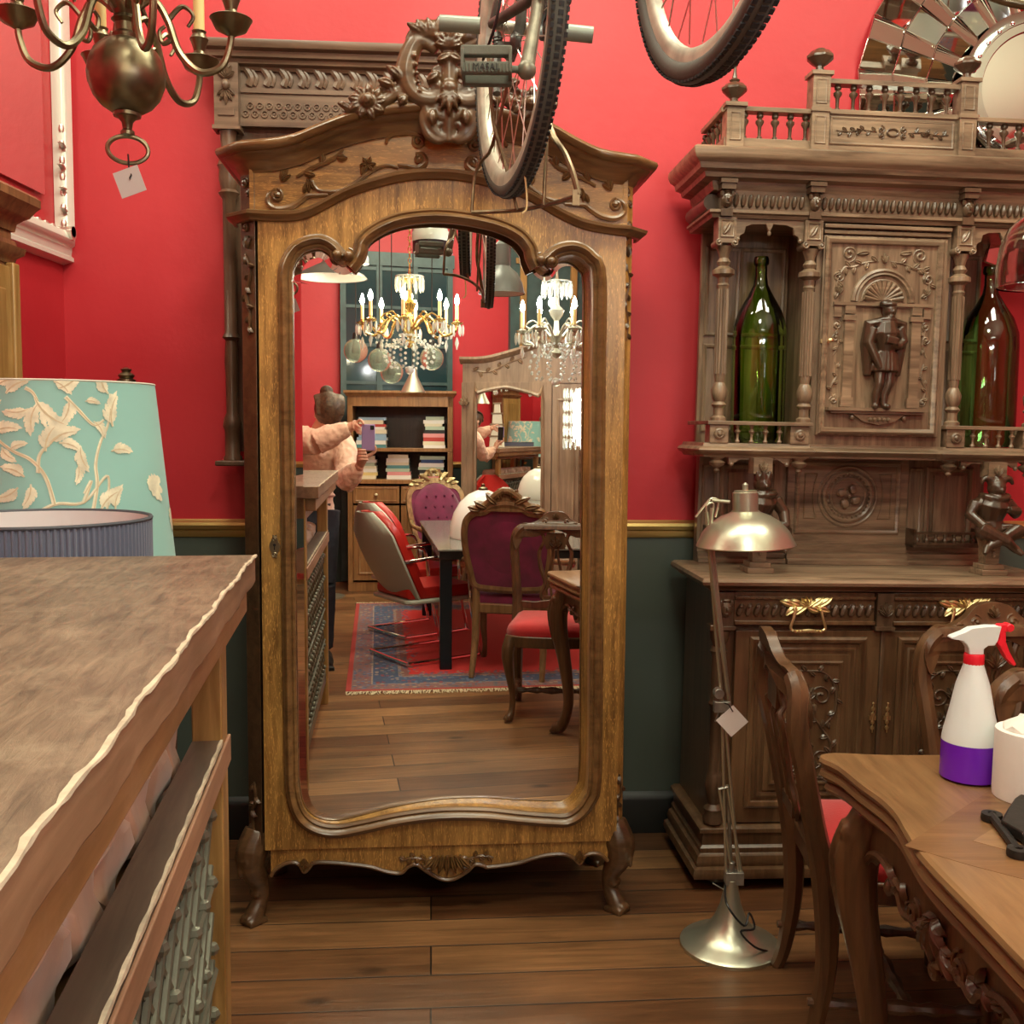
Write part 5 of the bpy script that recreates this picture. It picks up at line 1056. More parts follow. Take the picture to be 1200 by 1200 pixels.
ol = [(x-cx_, y-cy_) for x, y in outl]
m = M()
secs = [(-.030, -.078), (-.014, -.076), (-.006, -.066), (-.010, -.056), (-.016, -.054), (-.006, -.048), (.004, -.038), (.002, -.030), (-.008, -.026), (.000, -.020), (.006, -.010), (.003, -.002), (-.006, 0)]
def offp(poly, d):
    return inset(poly, -d)
rs = [[(x, y, ZB+z) for x, y in offp(ol, o_)] for o_, z in secs]
m.rings(rs, caps=False); m.hprism(inset(ol, .006), ZB-.04, ZB); m.hprism(inset(ol, .028), ZB-.079, ZB-.041); top_ = m.build('tabletop', TABLETOP, tbl, ang=40)
# parquet: a lozenge of darker and lighter veneers let into the top
VE1 = wood('veneer_dark', (.13, .06, .022), (.26, .13, .052), 'x', rough=.4, sc=7); VE2 = wood('veneer_light', (.20, .10, .045), (.36, .20, .09), 'x', rough=.4, sc=7)
m1 = M(); m2 = M(); z = ZB+.0004; q = .29
m1.hprism([(-.37, 0), (-.30, -.07), (-.02, -.30), (0, -.37), (.07, -.30), (.37, 0), (0, .37)], ZB-.001, z)
for k in range(2):
    m2.hprism([(-.25+.26*k, .02), (-.12+.26*k, -.10), (.0+.26*k-.002, .02), (-.12+.26*k, .14)], ZB-.001, z+.0004)
m2.hprism([(-.12, -.11), (0, -.23), (.12, -.11), (0, .01)], ZB-.001, z+.0004)
m1.build('veneer_lozenge', VE1, top_); m2.build('veneer_squares', VE2, top_)
# apron with scalloped carved skirt
def skirt(p0, p1, name):
    p0 = Vector(p0); p1 = Vector(p1); L0 = (p1-p0).length; a = math.atan2(p1.y-p0.y, p1.x-p0.x)
    T = Matrix.Translation((p0.x, p0.y, 0)) @ Matrix.Rotation(a, 4, 'Z'); m = M(); m.T = T
    top = ZB-.075; P = [(0, top), (0, top-.13), (.05, top-.075), (.12, top-.06), (.19, top-.085), (.22, top-.11), (.28, top-.10), (.36, top-.135), (L0/2, top-.15)]
    P = P+[(L0-x, z) for x, z in P[::-1][1:]]; S = [(p.x, p.y) for p in spl([(*p, 0) for p in P[1:-1]], 4)]
    m.prism([P[0]]+S+[P[-1]], -.010, .012); o = m.build('apron', TABLEW, tbl, bevel=.002)
    c = M(); c.T = T; c.tube([(x, -.012, z+.005) for x, z in S], .008, 6); xm = L0/2
    for s0 in (-1, 1):
        scroll(c, xm+s0*.09, top-.085, .030, PI/2, 1.4, .006, -.012, s0); acanthus(c, xm+s0*.03, top-.08, -PI/2+s0*.7, .05, .008, -.012, 5); vine(c, [(xm+s0*.12, top-.08), (xm+s0*.18, top-.065), (xm+s0*.22, top-.085)], .008, -.012, 4, .03)
    acanthus(c, xm, top-.05, -PI/2, .07, .010, -.014, 7); c.build('apron_carving', TABLEW, o)
hx, hy = .30, .355
skirt((-hx, hy), (-hx, -hy), 'l'); skirt((hx, -hy), (hx, hy), 'r'); skirt((-hx, -hy), (hx, -hy), 'n'); skirt((hx, hy), (-hx, hy), 'f')
for sx in (-1, 1):
    for sy in (-1, 1):
        m = M(); m.T = Matrix.Translation((sx*(hx-.0), sy*(hy-.0), 0)) @ Matrix.Rotation(math.atan2(sy, sx), 4, 'Z')
        P = spl([(-.012, 0, ZB-.078), (.010, 0, ZB-.13), (.026, 0, ZB-.19), (.018, 0, ZB-.28), (-.008, 0, ZB-.40), (-.030, 0, .22), (-.030, 0, .13), (-.004, 0, .05), (.022, 0, .028), (.024, 0, .012)], 5)
        m.tube(P, [.042, .046, .046, .040, .032, .026, .024, .026, .032, .028], 12)
        for s0 in (-1, 1): m.tube(spl([(.04, s0*.022, ZB-.10), (.062, s0*.020, ZB-.18), (.052, s0*.014, ZB-.28), (.030, s0*.006, ZB-.36)], 5), [.008, .012, .008, .004], 6); m.ball((.03, s0*.034, ZB-.12), (.014, .014, .02), 8)
        for k in range(4): m.tube([(.052, 0, ZB-.14-k*.04), (.058+.006*(k % 2), 0, ZB-.16-k*.04)], [.012, .006], 6)
        for a in (-.7, 0, .7): m.tube([(.024, 0, .035), (.030+.030*math.cos(a), .032*math.sin(a), .010)], [.014, .009], 6)
        m.build('leg', TABLEW, tbl, mods=voxel(.0042, 1))
# ------------------------------------------------------------ things on the table
b0 = atz(1135, 912, ZB); b0.z = ZB+.001
sbt = thing('spray_bottle', 'translucent white spray bottle with purple liquid and red trigger', 'spray bottle', b0, R(0))
k = b0.y/1200
PURL = mat('purple_liquid', (.16, .015, .55), .25, spec=.6)
MILK = mat('milky_plastic', (.76, .83, .84), .35, spec=.5)
rB = 33*k; z_l = (912-866)*k
M().lathe([(rB*.85, 0), (rB, .004), (rB*1.0, .02), (rB*.985, z_l)], n=36).build('liquid_level', PURL, sbt)
M().lathe([(rB*.985, z_l), (rB*.97, z_l+.008), (rB*.93, z_l+.020), (rB*.76, .135), (rB*.58, .185), (.019, .222), (.0165, .232)], n=36).build('bottle', MILK, sbt)
M().lathe([(.0175, .224), (.0185, .226), (.0185, .243), (.0175, .245)], n=36, ribs=18, rd=.02).build('collar', mat('red_plastic', (.85, .02, .04), .3), sbt)
m = M(); P = [(-.014, .245), (.014, .245), (.014, .256), (.022, .262), (.034, .262), (.040, .272), (.046, .300), (.02, .300), (-.012, .296), (-.026, .288), (-.048, .279), (-.050, .275), (-.030, .272), (-.020, .264), (-.015, .256)]
m.prism(P, -.011, .011); m.build('spray_head', MILK, sbt, bevel=.004)
m = M(); m.prism([(.036, .296), (.044, .303), (.062, .303), (.066, .296), (.062, .290), (.055, .290), (.056, .270), (.064, .250), (.078, .226), (.074, .222), (.058, .238), (.044, .262), (.038, .268), (.044, .276), (.042, .290)], -.010, .010); m.lathe([(.008, -.012), (.008, .012)], (.062, 0, .297), 14, Matrix.Rotation(R(90), 4, 'X')); m.build('trigger', bpy.data.materials['red_plastic'], sbt, bevel=.002)
r0 = atz(1208, 934, ZB); r0.z = ZB+.001
ro = thing('kitchen_roll', 'white paper towel roll standing beside the spray bottle', 'paper roll', r0)
PAP = mat('paper_towel', (.80, .77, .72), .85, bump=.6, bscale=35)
kk = r0.y/1200; rr_ = 43*kk; hR = .125
M().lathe([(rr_, 0), (rr_*1.01, .01), (rr_, hR-.008), (rr_*.985, hR), (rr_*.35, hR), (rr_*.35, .0)], n=40, caps=False).build('sheets', PAP, ro)
m = M(); m.ball((-.004, 0, hR+.004), (rr_*.78, rr_*.6, .020), 14); m.warp(lambda v: (v.x*(1+.08*math.sin(v.y*180)), v.y, v.z+.008*math.sin(v.x*150)*math.cos(v.y*120))); m.build('crumpled_sheet', PAP, ro)
i0 = atz(1205, 990, ZB); i0.z = ZB+.001
ir = thing('iron_hinge', 'heavy black cast iron strap hinge lying on the table edge', 'hinge', i0, 0)
def ip(x, y, z=0): q = atz(x, y, ZB); return (q.x-i0.x, q.y-i0.y)
m = M(); P = [ip(1172, 976), ip(1180, 962), ip(1188, 950), ip(1200, 941), ip(1225, 935), ip(1250, 960), ip(1240, 1000), ip(1200, 998), ip(1196, 990)]
m.hprism(P, .004, .022); m.build('leaf_plate', IRON, ir, bevel=.003)
m = M(); a = ip(1162, 962); b = ip(1193, 1004); m.tube([(a[0], a[1], .008), (b[0], b[1], .008)], .0075, 8)
for c_ in (a, b): m.lathe([(.017, 0), (.018, .004), (.017, .013), (.007, .014), (.006, .010)], (c_[0], c_[1], 0), 18)
m.build('pivot_bar', IRON, ir)
# ------------------------------------------------------------ carved dining chairs
def chair(label, loc, rz, group='carved walnut dining chairs', seat=None):
    """faces -y; origin under the middle of the seat"""
    t = thing('dining_chair', label, 'chair', loc, rz, group)
    hw, dp, zs = .225, .20, .44
    # seat rail and upholstery
    m = M(); rs = [(-hw*.88, dp), (hw*.88, dp), (hw, -dp+.03), (hw*.7, -dp-.01), (0, -dp-.028), (-hw*.7, -dp-.01), (-hw, -dp+.03)]
    o_ = [(p.x, p.y) for p in spl([(*q, 0) for q in rs], 3, True)]
    m.hprism(rs, zs-.065, zs-.01); m.build('seat_rail', CHAIRW, t, bevel=.006)
    m = M(); R_ = []
    for f_, z in ((.95, zs-.012), (.965, zs+.01), (.93, zs+.035), (.80, zs+.052), (.5, zs+.064), (.1, zs+.068)): R_.append([(x*f_, y*f_, z) for x, y in rs])
    m.rings(R_); m.build('seat_cushion', RED, t, ang=70)
    rk = lambda z: dp+.005+max(0, z-zs)*.26-.10*max(0, z-zs)*(1 if z > .8 else .6)
    for s0 in (-1, 1):
        m = M(1.28); P = spl([(s0*.185, dp+.030, .0), (s0*.185, dp+.010, .06), (s0*.187, dp-.010, .22), (s0*.19, dp, zs-.02), (s0*.195, rk(.55), .55), (s0*.205, rk(.68), .68), (s0*.215, rk(.80), .80), (s0*.205, rk(.88), .88), (s0*.17, rk(.915), .915)], 4)
        m.tube(P, [.014, .016, .020, .024, .020, .018, .020, .020, .018], 8); m.build('rear_leg_and_stile', CHAIRW, t)
        m = M(); m.T = Matrix.Translation((s0*(hw-.03), -dp+.02, 0)) @ Matrix.Rotation(math.atan2(-1, s0), 4, 'Z')
        P = spl([(0, 0, zs-.02), (.016, 0, zs-.07), (.020, 0, zs-.12), (.004, 0, zs-.22), (-.014, 0, .13), (-.010, 0, .06), (.008, 0, .022), (.012, 0, .010)], 4)
        m.tube(P, [.028, .032, .030, .020, .015, .016, .024, .020], 10); m.ball((.030, 0, zs-.09), (.012, .016, .024), 8); m.ball((.022, 0, .02), (.018, .018, .014), 8); m.build('front_leg', CHAIRW, t)
    # crest rail: a shaped board bowed backwards
    P = [(-.205, .80), (-.222, .85), (-.21, .905), (-.17, .935), (-.13, .935), (-.085, .955), (-.055, .985), (-.03, .995), (0, .998)]
    Q = [(0, .90), (-.05, .885), (-.10, .865), (-.14, .862), (-.17, .86), (-.185, .83)]
    P = P+[(-x, z) for x, z in P[::-1][1:]]; Q = Q+[]
    lower = [(-x, z) for x, z in Q[::-1][:-1]]+Q
    m = M(); m.prism([(p.x, p.y) for p in spl([(*q, 0) for q in P+lower], 3, True)], -.013, .013); m.warp(lambda v: (v.x, v.y+rk(v.z)+.030*(1-(v.x/.22)**2)-.01, v.z)); cr_ = m.build('crest_rail', CHAIRW, t, bevel=.004)
    m = M(); acanthus(m, 0, .955, PI/2, .035, .008, -.014, 5)
    for s0 in (-1, 1): scroll(m, s0*.055, .945, .020, PI/2, 1.3, .006, -.014, s0); vine(m, [(s0*.08, .94), (s0*.12, .915), (s0*.17, .91)], .005, -.013, 3, .025)
    m.warp(lambda v: (v.x, v.y+rk(v.z)+.030*(1-(v.x/.22)**2)-.01, v.z)); m.build('crest_carving', CHAIRW, cr_)
    # pierced splat
    m = M(); pts = [(-.045, .52), (-.07, .56), (-.05, .62), (-.075, .70), (-.085, .78), (-.06, .84), (-.07, .88)]
    for s0 in (-1, 1):
        m.tube([(s0*p.x, rk(p.z)+.016, p.z) for p in spl([(x, 0, z) for x, z in pts], 4)], [.012, .011, .013, .010, .012], 6, flat=.8)
        m.tube([(s0*p.x, rk(p.z)+.016, p.z) for p in spl([(.012, 0, .53), (.022, 0, .60), (.030, 0, .68), (.012, 0, .78), (.030, 0, .86)], 4)], .008, 6)
    m.prism([(-.05, .80), (.05, .80), (.06, .845), (.045, .885), (-.045, .885), (-.06, .845)], rk(.84)+.008, rk(.84)+.028); m.cbox((0, rk(.55)+.016, .54), (.12, .018, .035)); acanthus(m, 0, .81, PI/2, .06, .007, rk(.84)+.006, 5)
    m.build('pierced_splat', CHAIRW, t, bevel=.002)
    m = M(); m.prism([(-.195, .50), (-.10, .49), (0, .505), (.10, .49), (.195, .50), (.195, .535), (.1, .53), (0, .545), (-.1, .53), (-.195, .535)], rk(.52)-.011, rk(.52)+.011); m.build('lower_cross_rail', CHAIRW, t, bevel=.003)
    m = M(); f_ = lambda a, b: [Vector(a).lerp(Vector(b), i/16) for i in range(17)]; rd = [.010, .013, .017, .011, .014, .018, .012, .016, .020, .016, .012, .018, .014, .011, .017, .013, .010]
    for s0 in (-1, 1): m.tube(f_((s0*(hw-.04), -dp+.02, .11), (s0*.187, dp+.03, .12)), rd, 8)
    m.tube(f_((-.20, 0, .115), (.20, 0, .115)), rd, 8); m.build('turned_stretcher', CHAIRW, t)
    return t
chA = chair('carved walnut chair seen edge-on at the left of the table', (.935, 2.44, 0), R(90-4))
chB = chair('walnut chair with its back to the sideboard behind the spray bottle', (1.385, 2.55, 0), R(6))
chC = dup(chB, 'walnut chair cut off by the right edge of the photo', loc=(1.30, 2.0, 0), rz=R(-3))
chD = dup(chB, 'walnut chair with red seat reflected in the mirror beside the table leg', loc=(.775, .90, 0), rz=R(200))
for c_ in (chA, chB, chC): c_.scale = (1, 1, .955)
# ------------------------------------------------------------ hanging bicycle
SIDEW = mat('grey_tyre_wall', (.085, .085, .072), .6, bump=.3)
DARKP = mat('dark_bike_paint', (.10, .10, .09), .4, .3, var=.3, vscale=20); ALU = mat('aged_aluminium', (.62, .60, .52), .35, .9, bump=.3, var=.25, vscale=25); WHR = mat('cream_rim_wall', (.50, .49, .40), .4, .3, var=.25, vscale=25)
CRK = mat('brown_grey_crank', (.22, .20, .15), .45, .5, bump=.4, var=.3, vscale=30)
CHR = mat('pitted_chrome', (.34, .32, .25), .4, .9, bump=.3, var=.4, vscale=40); SPK = mat('spoke_wire', (.75, .74, .68), .35, 1)
rc = at(605, 33, 2.3); bk_ = thing('hanging_bicycle', 'old bicycle hanging upside down from the ceiling in front of the wardrobe', 'bicycle', rc)
def wheel(name, c, yaw, R_, dd=1.0):
    u = Vector((math.sin(yaw), -math.cos(yaw), 0)); ax = Vector((math.cos(yaw), math.sin(yaw), 0)); T = Matrix(((u.x, ax.x, 0, c[0]), (u.y, ax.y, 0, c[1]), (u.z, ax.z, 1, c[2]), (0, 0, 0, 1)))
    def circ(r, n=72, off=0): return [(r*math.cos(2*PI*i/n), off, r*math.sin(2*PI*i/n)) for i in range(n)]
    m = M(); m.T = T; m.tube(circ(R_-.019), .019, 12, True); n = 150
    w_ = m.build('tyre', SIDEW, bk_)
    m = M(); m.T = T
    for i in range(n):
        a = 2*PI*i/n
        for o_ in ((-.013, .0), (0, .5), (.013, 0)):
            b = a+o_[1]*2*PI/n; m.cbox(((R_-.0012-abs(o_[0])*.35)*math.cos(b), o_[0], (R_-.0012-abs(o_[0])*.35)*math.sin(b)), (.0035, .010, .009), Matrix.Rotation(-b, 4, 'Y'))
    m.build('tread', RUBBER, w_)
    m = M(); m.T = T; rs = []
    for i in range(96):
        a = 2*PI*i/96; rs.append([((R_-.036+q[0])*math.cos(a), q[1], (R_-.036+q[0])*math.sin(a)) for q in ((.010*dd*dd, -.017*dd), (-.006*dd, -.016*dd), (-.018*dd, -.013*dd), (-.024*dd, -.006), (-.024*dd, .006), (-.018*dd, .013*dd), (-.006*dd, .016*dd), (.010*dd*dd, .017*dd))])
    m.rings(rs, loop=True); rm = m.build('rim', WHR, bk_)
    m = M(); m.T = T
    for i in range(32):
        a = 2*PI*i/32; s0 = 1 if i % 2 else -1; b = a+s0*.9*(1 if (i//2) % 2 else -1); m.tube([((R_-.058)*math.cos(a), 0, (R_-.058)*math.sin(a)), (.022*math.cos(b), s0*.032, .022*math.sin(b))], .0013, 4)
    m.build('spokes', SPK, rm)
    m = M(); m.T = T; m.lathe([(.010, -.045), (.010, -.036), (.026, -.034), (.026, -.030), (.014, -.026), (.014, .026), (.026, .030), (.026, .034), (.010, .036), (.010, .045)], n=18, rot=Matrix.Rotation(R(90), 4, 'X')); m.build('hub', ALU, rm)
    return T
yw = R(14); T1 = wheel('rear', (0, 0, 0), yw, .355)
fc = at(846, -198, 1.5)-rc; T2 = wheel('front', fc, R(12.5), .33, .72)
def bp_(x, y, Y): return at(x, y, Y)-rc
m = M()
PEG = mat('grey_green_pegs', (.26, .29, .25), .45, .4)
for a, b in (((515, 27, 2.30), (563, 30, 2.30)), ((655, 37, 2.3), (695, 41, 2.3))): M().tube([bp_(*a), bp_(*b)], .0172, 16).build('axle_peg', PEG, bk_, bevel=.001)
bb = bp_(655, -45, 1.98)
m = M(); m.tube([bp_(577, 28, 2.3), bp_(622, 0, 2.05), bb], .011, 10); m.tube([bp_(640, 34, 2.3), bp_(664, 0, 2.1), bb], .011, 10)
hd = fc+Vector((-.05, .10, .42)); st_ = bp_(600, -230, 2.15)
m.tube([bb, bb+Vector((.10, -.26, .30))], .017, 12); m.tube([bb, bp_(640, -250, 2.2)], .015, 12); m.tube([bp_(577, 28, 2.3), bp_(640, -250, 2.2)], .008, 8); m.tube([bp_(640, 34, 2.3), bp_(644, -250, 2.2)], .008, 8); m.tube([bp_(640, -230, 2.2), bb+Vector((.10, -.26, .38))], .014, 12)
m.build('frame_tubes', DARKP, bk_)
hp = bb+Vector((.10, -.26, .34)); m = M(); m.tube([hp, hp+Vector((0, 0, -.14))], .020, 12)
m.tube([hp+Vector((-.0, 0, -.0)), fc+Vector((-.05, 0, .10)), fc+Vector((-.05, 0, 0))], .012, 8); m.tube([hp, fc+Vector((.05, .02, .10)), fc+Vector((.05, .02, 0))], .012, 8); m.build('fork', DARKP, bk_)
m = M(); m.tube(spl([hp+Vector((-.28, .1, .14)), hp+Vector((-.20, .0, .16)), hp+Vector((0, -.02, .14)), hp+Vector((.20, .0, .16)), hp+Vector((.28, .1, .14))], 5), .011, 8); m.tube([hp, hp+Vector((0, 0, .15))], .012, 8); m.build('handlebar', CHR, bk_)
sp_ = bp_(640, -250, 2.2); m = M(); m.tube([sp_, sp_+Vector((0, .02, .10))], .012, 8); m.ball(sp_+Vector((0, .03, .12)), (.07, .12, .025), 14); m.build('saddle', BLACK, bk_)
m = M()
for s0 in (sp_+Vector((0, 0, .12)), hp+Vector((0, 0, .14))): m.tube([s0, Vector((s0.x, s0.y, 3.62-rc.z))], .003, 6)
m.build('hanging_wire', STEEL, bk_)
# chainset and pedal
m = M(); m.tube([bb+Vector((-.05, 0, 0)), bb+Vector((.05, 0, 0))], .016, 12); m.build('bottom_bracket', CHR, bk_)
m = M(); ce = bp_(617, 82, 1.93); m.tube([bb+Vector((-.03, 0, 0)), bp_(628, 20, 1.95), ce], [.012, .011, .014], 8, flat=.8); m.ball(ce, .018, 10); ck = m.build('crank', CRK, bk_)
m = M(); q0 = bp_(541, 78, 1.93); q1 = bp_(600, 78, 1.93); ex = (q1-q0).length
m.tube([q0, ce], .007, 8); c0 = (q0+q1)/2
for dz, dy, c_ in ((.016, -.03, 0), (-.016, -.034, 0), (.012, .04, 0), (-.014, .036, 0)): m.cbox(c0+Vector((0, dy, dz)), (ex, .018, .018))
pd = m.build('pedal', RUBBERG, ck, bevel=.003)
m = M()
for k in range(14): m.cbox(c0+Vector((-ex*.46+ex*.92*k/13, -.044, -.016)), (.003, .004, .015))
m.cbox(q0+Vector((.003, 0, 0)), (.006, .09, .034)); m.cbox(q1+Vector((-.003, 0, 0)), (.006, .09, .034))
m.build('pedal_ribs', RUBBERG, pd, bevel=.001)
fc_ = bpy.data.curves.new('pedal_lettering', 'FONT'); fc_.body = 'MASAL'; fc_.size = .016; fc_.extrude = .0008; fc_.align_x = 'CENTER'; fc_.align_y = 'CENTER'
tmp = bpy.data.objects.new('tmp', fc_); C.objects.link(tmp); bpy.context.view_layer.update(); me_ = bpy.data.meshes.new_from_object(tmp.evaluated_get(bpy.context.evaluated_depsgraph_get())); bpy.data.objects.remove(tmp)
me_.materials.clear(); me_.materials.append(BLACK); fo = bpy.data.objects.new('pedal_lettering', me_); C.objects.link(fo); fo.parent = pd; fo.location = c0+Vector((0, -.0468, -.016)); fo.rotation_euler = (R(90), 0, 0)
m = M(); 
for k in range(40): a = 2*PI*k/40; m.ball(bb+Vector((-.035+.004*(k % 2), .055*math.cos(a)*1.5, .055*math.sin(a)*1.5)), .005, 5)
m.tube([bb+Vector((-.035, .082*math.cos(a), .082*math.sin(a))) for a in [i*PI/12 for i in range(24)]], .004, 6, True)
for k in range(5): a = 2*PI*k/5; m.tube([bb+Vector((-.035, 0, 0)), bb+Vector((-.035, .08*math.cos(a), .08*math.sin(a)))], .005, 5)
m.build('chainring', CHR, bk_)
m = M(); m.tube([bp_(583, 40, 2.28), bp_(582, 110, 2.22)], .009, 8); m.tube([bp_(597, 70, 2.25), bp_(610, 30, 2.25), bp_(612, -5, 2.25)], .012, 8); m.lathe([(.016, -.01), (.022, 0), (.016, .01)], bp_(604, 50, 2.22), 12, Matrix.Rotation(R(90), 4, 'Y')); m.cbox(bp_(597, 55, 2.25), (.05, .03, .012))
for k in range(6): m.tube([bp_(583, 45+k*4, 2.26)+Vector((.010*math.cos(a), .010*math.sin(a), 0)) for a in [i*PI/4 for i in range(8)]], .002, 4, True)
m.build('derailleur', DARKP, bk_)
m = M(); m.tube(spl([bp_(572, 55, 2.2), bp_(566, 70, 2.15), bp_(580, 30, 2.1), bp_(590, -20, 2.1)], 5), .003, 6); m.tube(spl([bp_(640, -20, 2.1), bp_(655, 20, 2.1), bp_(637, 45, 2.15), bp_(634, 30, 2.2), bp_(650, -10, 2.2)], 6), .006, 6); m.build('cable', BLACK, bk_)
# wire carrier hanging under the rear wheel
m = M(); bar = spl([bp_(553, 249, 2.42), bp_(580, 248, 2.40), bp_(610, 246, 2.34), (bp_(645, 239, 2.22)), bp_(678, 229, 2.06)], 5); m.tube(bar, .0048, 8)
for l in ([(553, 249, 2.42), (556, 208, 2.42), (565, 188, 2.40), (577, 170, 2.36), (596, 90, 2.32), (600, 36, 2.3)], [(606, 246, 2.34), (598, 215, 2.34), (590, 185, 2.34), (578, 140, 2.33), (572, 60, 2.32)], [(637, 240, 2.22), (639, 200, 2.22), (641, 155, 2.24), (640, 60, 2.28), (638, 38, 2.30)]):
    m.tube(spl([bp_(*q) for q in l], 4), .0040, 7)
cr2 = m.build('wire_carrier', mat('brown_rusty_wire', (.20, .15, .09), .4, .8, var=.3, vscale=30), bk_)
m = M(); m.tube(spl([bp_(678, 229, 2.06), bp_(672, 205, 2.07), bp_(662, 180, 2.10), bp_(646, 152, 2.16), bp_(642, 100, 2.22), bp_(640, 40, 2.3)], 4), .0062, 8); m.cbox(bp_(675, 232, 2.06), (.014, .01, .03)); m.build('carrier_strut', bpy.data.materials['brown_rusty_wire'], bk_)
m = M(); m.tube(spl([bp_(615, 205, 2.2), bp_(617, 225, 2.2), bp_(617, 244, 2.2), bp_(612, 250, 2.2)], 4), .0022, 6); m.build('hook', mat('yellow_hook', (.75, .6, .3), .4), cr2)
# ------------------------------------------------------------ brass hoop, glass dome and sunburst mirror, right
hc = at(1205, -75, 2.0); hp_ = thing('brass_hoop_lamp', 'thick brass hoop of a hanging lamp in the top right corner', 'lamp', hc)
M().tube([(.165*math.cos(a), .165*math.sin(a)*.92, .0+.0*math.sin(a)) for a in [i*PI/32 for i in range(64)]], .0085, 12, True).build('hoop', OLDBRASS, hp_)
hp_.rotation_euler = (R(72), 0, 0)
M().tube([(0, .16, 0), (0, .55, -.18)], .004, 6).build('rod', OLDBRASS, hp_)
gd_ = at(1226, 300, 2.2); gdm = thing('glass_dome_pendant', 'clear glass dome pendant shade cut off at the right edge', 'lamp', gd_)
M().lathe([(.092, -.062), (.094, -.058), (.093, -.02), (.088, .02), (.074, .055), (.050, .080), (.022, .095), (.012, .10), (.012, .104), (.024, .098), (.052, .083), (.077, .057), (.091, .021), (.0965, -.02), (.097, -.060), (.094, -.064)], n=40, caps=False).build('shade', mat('grey_clear_glass', (.85, .86, .83), .03, trans=1, ior=1.4), gdm, ang=60)
M().lathe([(.012, .09), (.020, .10), (.020, .14), (.004, .15), (.003, 3.6-gd_.z)], n=12).build('cord_and_cap', OLDBRASS, gdm)
sc3 = at(1208, 108, 3.60); sun = thing('sunburst_mirror', 'large round venetian mirror with folded fan of mirror panels above the sideboard', 'mirror', sc3)
Ro, Ri = .60, .245
SM = mat('fan_mirror', (.80, .80, .74), .02, 1); NS = 40; EDG = mat('bevel_line', (.85, .9, .86), .1, 1)
ln = M()
for i in range(NS):
    m = M(); a0 = 2*PI*i/NS+.05; a1 = a0+2*PI/NS; d0_, d1_ = (-.050, -.012) if i % 2 == 0 else (-.012, -.050)
    for j in range(3):
        r0_ = Ri+(Ro-Ri)*j/3+.002; r1_ = Ri+(Ro-Ri)*(j+1)/3-.002; k0, k1 = (r0_-Ri)/(Ro-Ri)*.6+.4, (r1_-Ri)/(Ro-Ri)*.6+.4; e = .0035/r1_; tl = .006*(1 if (i+j) % 2 else -1)
        P = [(r0_*math.cos(a0+e), d0_*k0-.002, r0_*math.sin(a0+e)), (r1_*math.cos(a0+e), d0_*k1-.002+tl, r1_*math.sin(a0+e)), (r1_*math.cos(a1-e), d1_*k1-.002+tl, r1_*math.sin(a1-e)), (r0_*math.cos(a1-e), d1_*k0-.002, r0_*math.sin(a1-e))]
        m.add(P+[(p[0], p[1]+.004, p[2]) for p in P], [(0, 1, 2, 3), (7, 6, 5, 4), (0, 4, 5, 1), (1, 5, 6, 2), (2, 6, 7, 3), (3, 7, 4, 0)])
        ln.tube([(r1_*math.cos(a0), d0_*k1, r1_*math.sin(a0)), (r1_*math.cos(a1), d1_*k1, r1_*math.sin(a1))], .0025, 4)
    m.build('fan_panel', SM, sun, ang=1)
    ln.tube([(Ri*math.cos(a0), d0_*.4, Ri*math.sin(a0)), (Ro*math.cos(a0), d0_, Ro*math.sin(a0))], .003, 4)
ln.build('bevelled_edges', EDG, sun)
M().lathe([(.02, -.004), (Ro-.03, -.004), (Ro-.03, .004), (.02, .004)], n=NS, rot=Matrix.Rotation(R(90), 4, 'X')).build('backing', DARKW, sun)
m = M(); m.lathe([(Ri+.012, .045), (Ri, .055), (Ri-.028, .056), (Ri-.030, .050), (Ri-.055, .050), (Ri-.060, .040)], n=72, rot=Matrix.Rotation(R(90), 4, 'X'), caps=False); m.build('inner_ring', mat('grey_mirror_ring', (.55, .57, .53), .12, 1), sun)
for i in range(28): a = 2*PI*i/28; M().ball(((Ri-.018)*math.cos(a), -.058, (Ri-.018)*math.sin(a)), (.008, .006, .008), 8).build('ring_stud', SHINY, sun)
M().lathe([(.001, .041), (Ri-.058, .041)], n=72, rot=Matrix.Rotation(R(90), 4, 'X'), caps=False).build('centre_glass', MIRROR2, sun)
# ------------------------------------------------------------ the room behind the photographer, seen in the mirror
def two(a, b, z=0): 
    A, B = vz(*a, z), vz(*b, z); return A, B, math.atan2((A-B).y, (A-B).x)
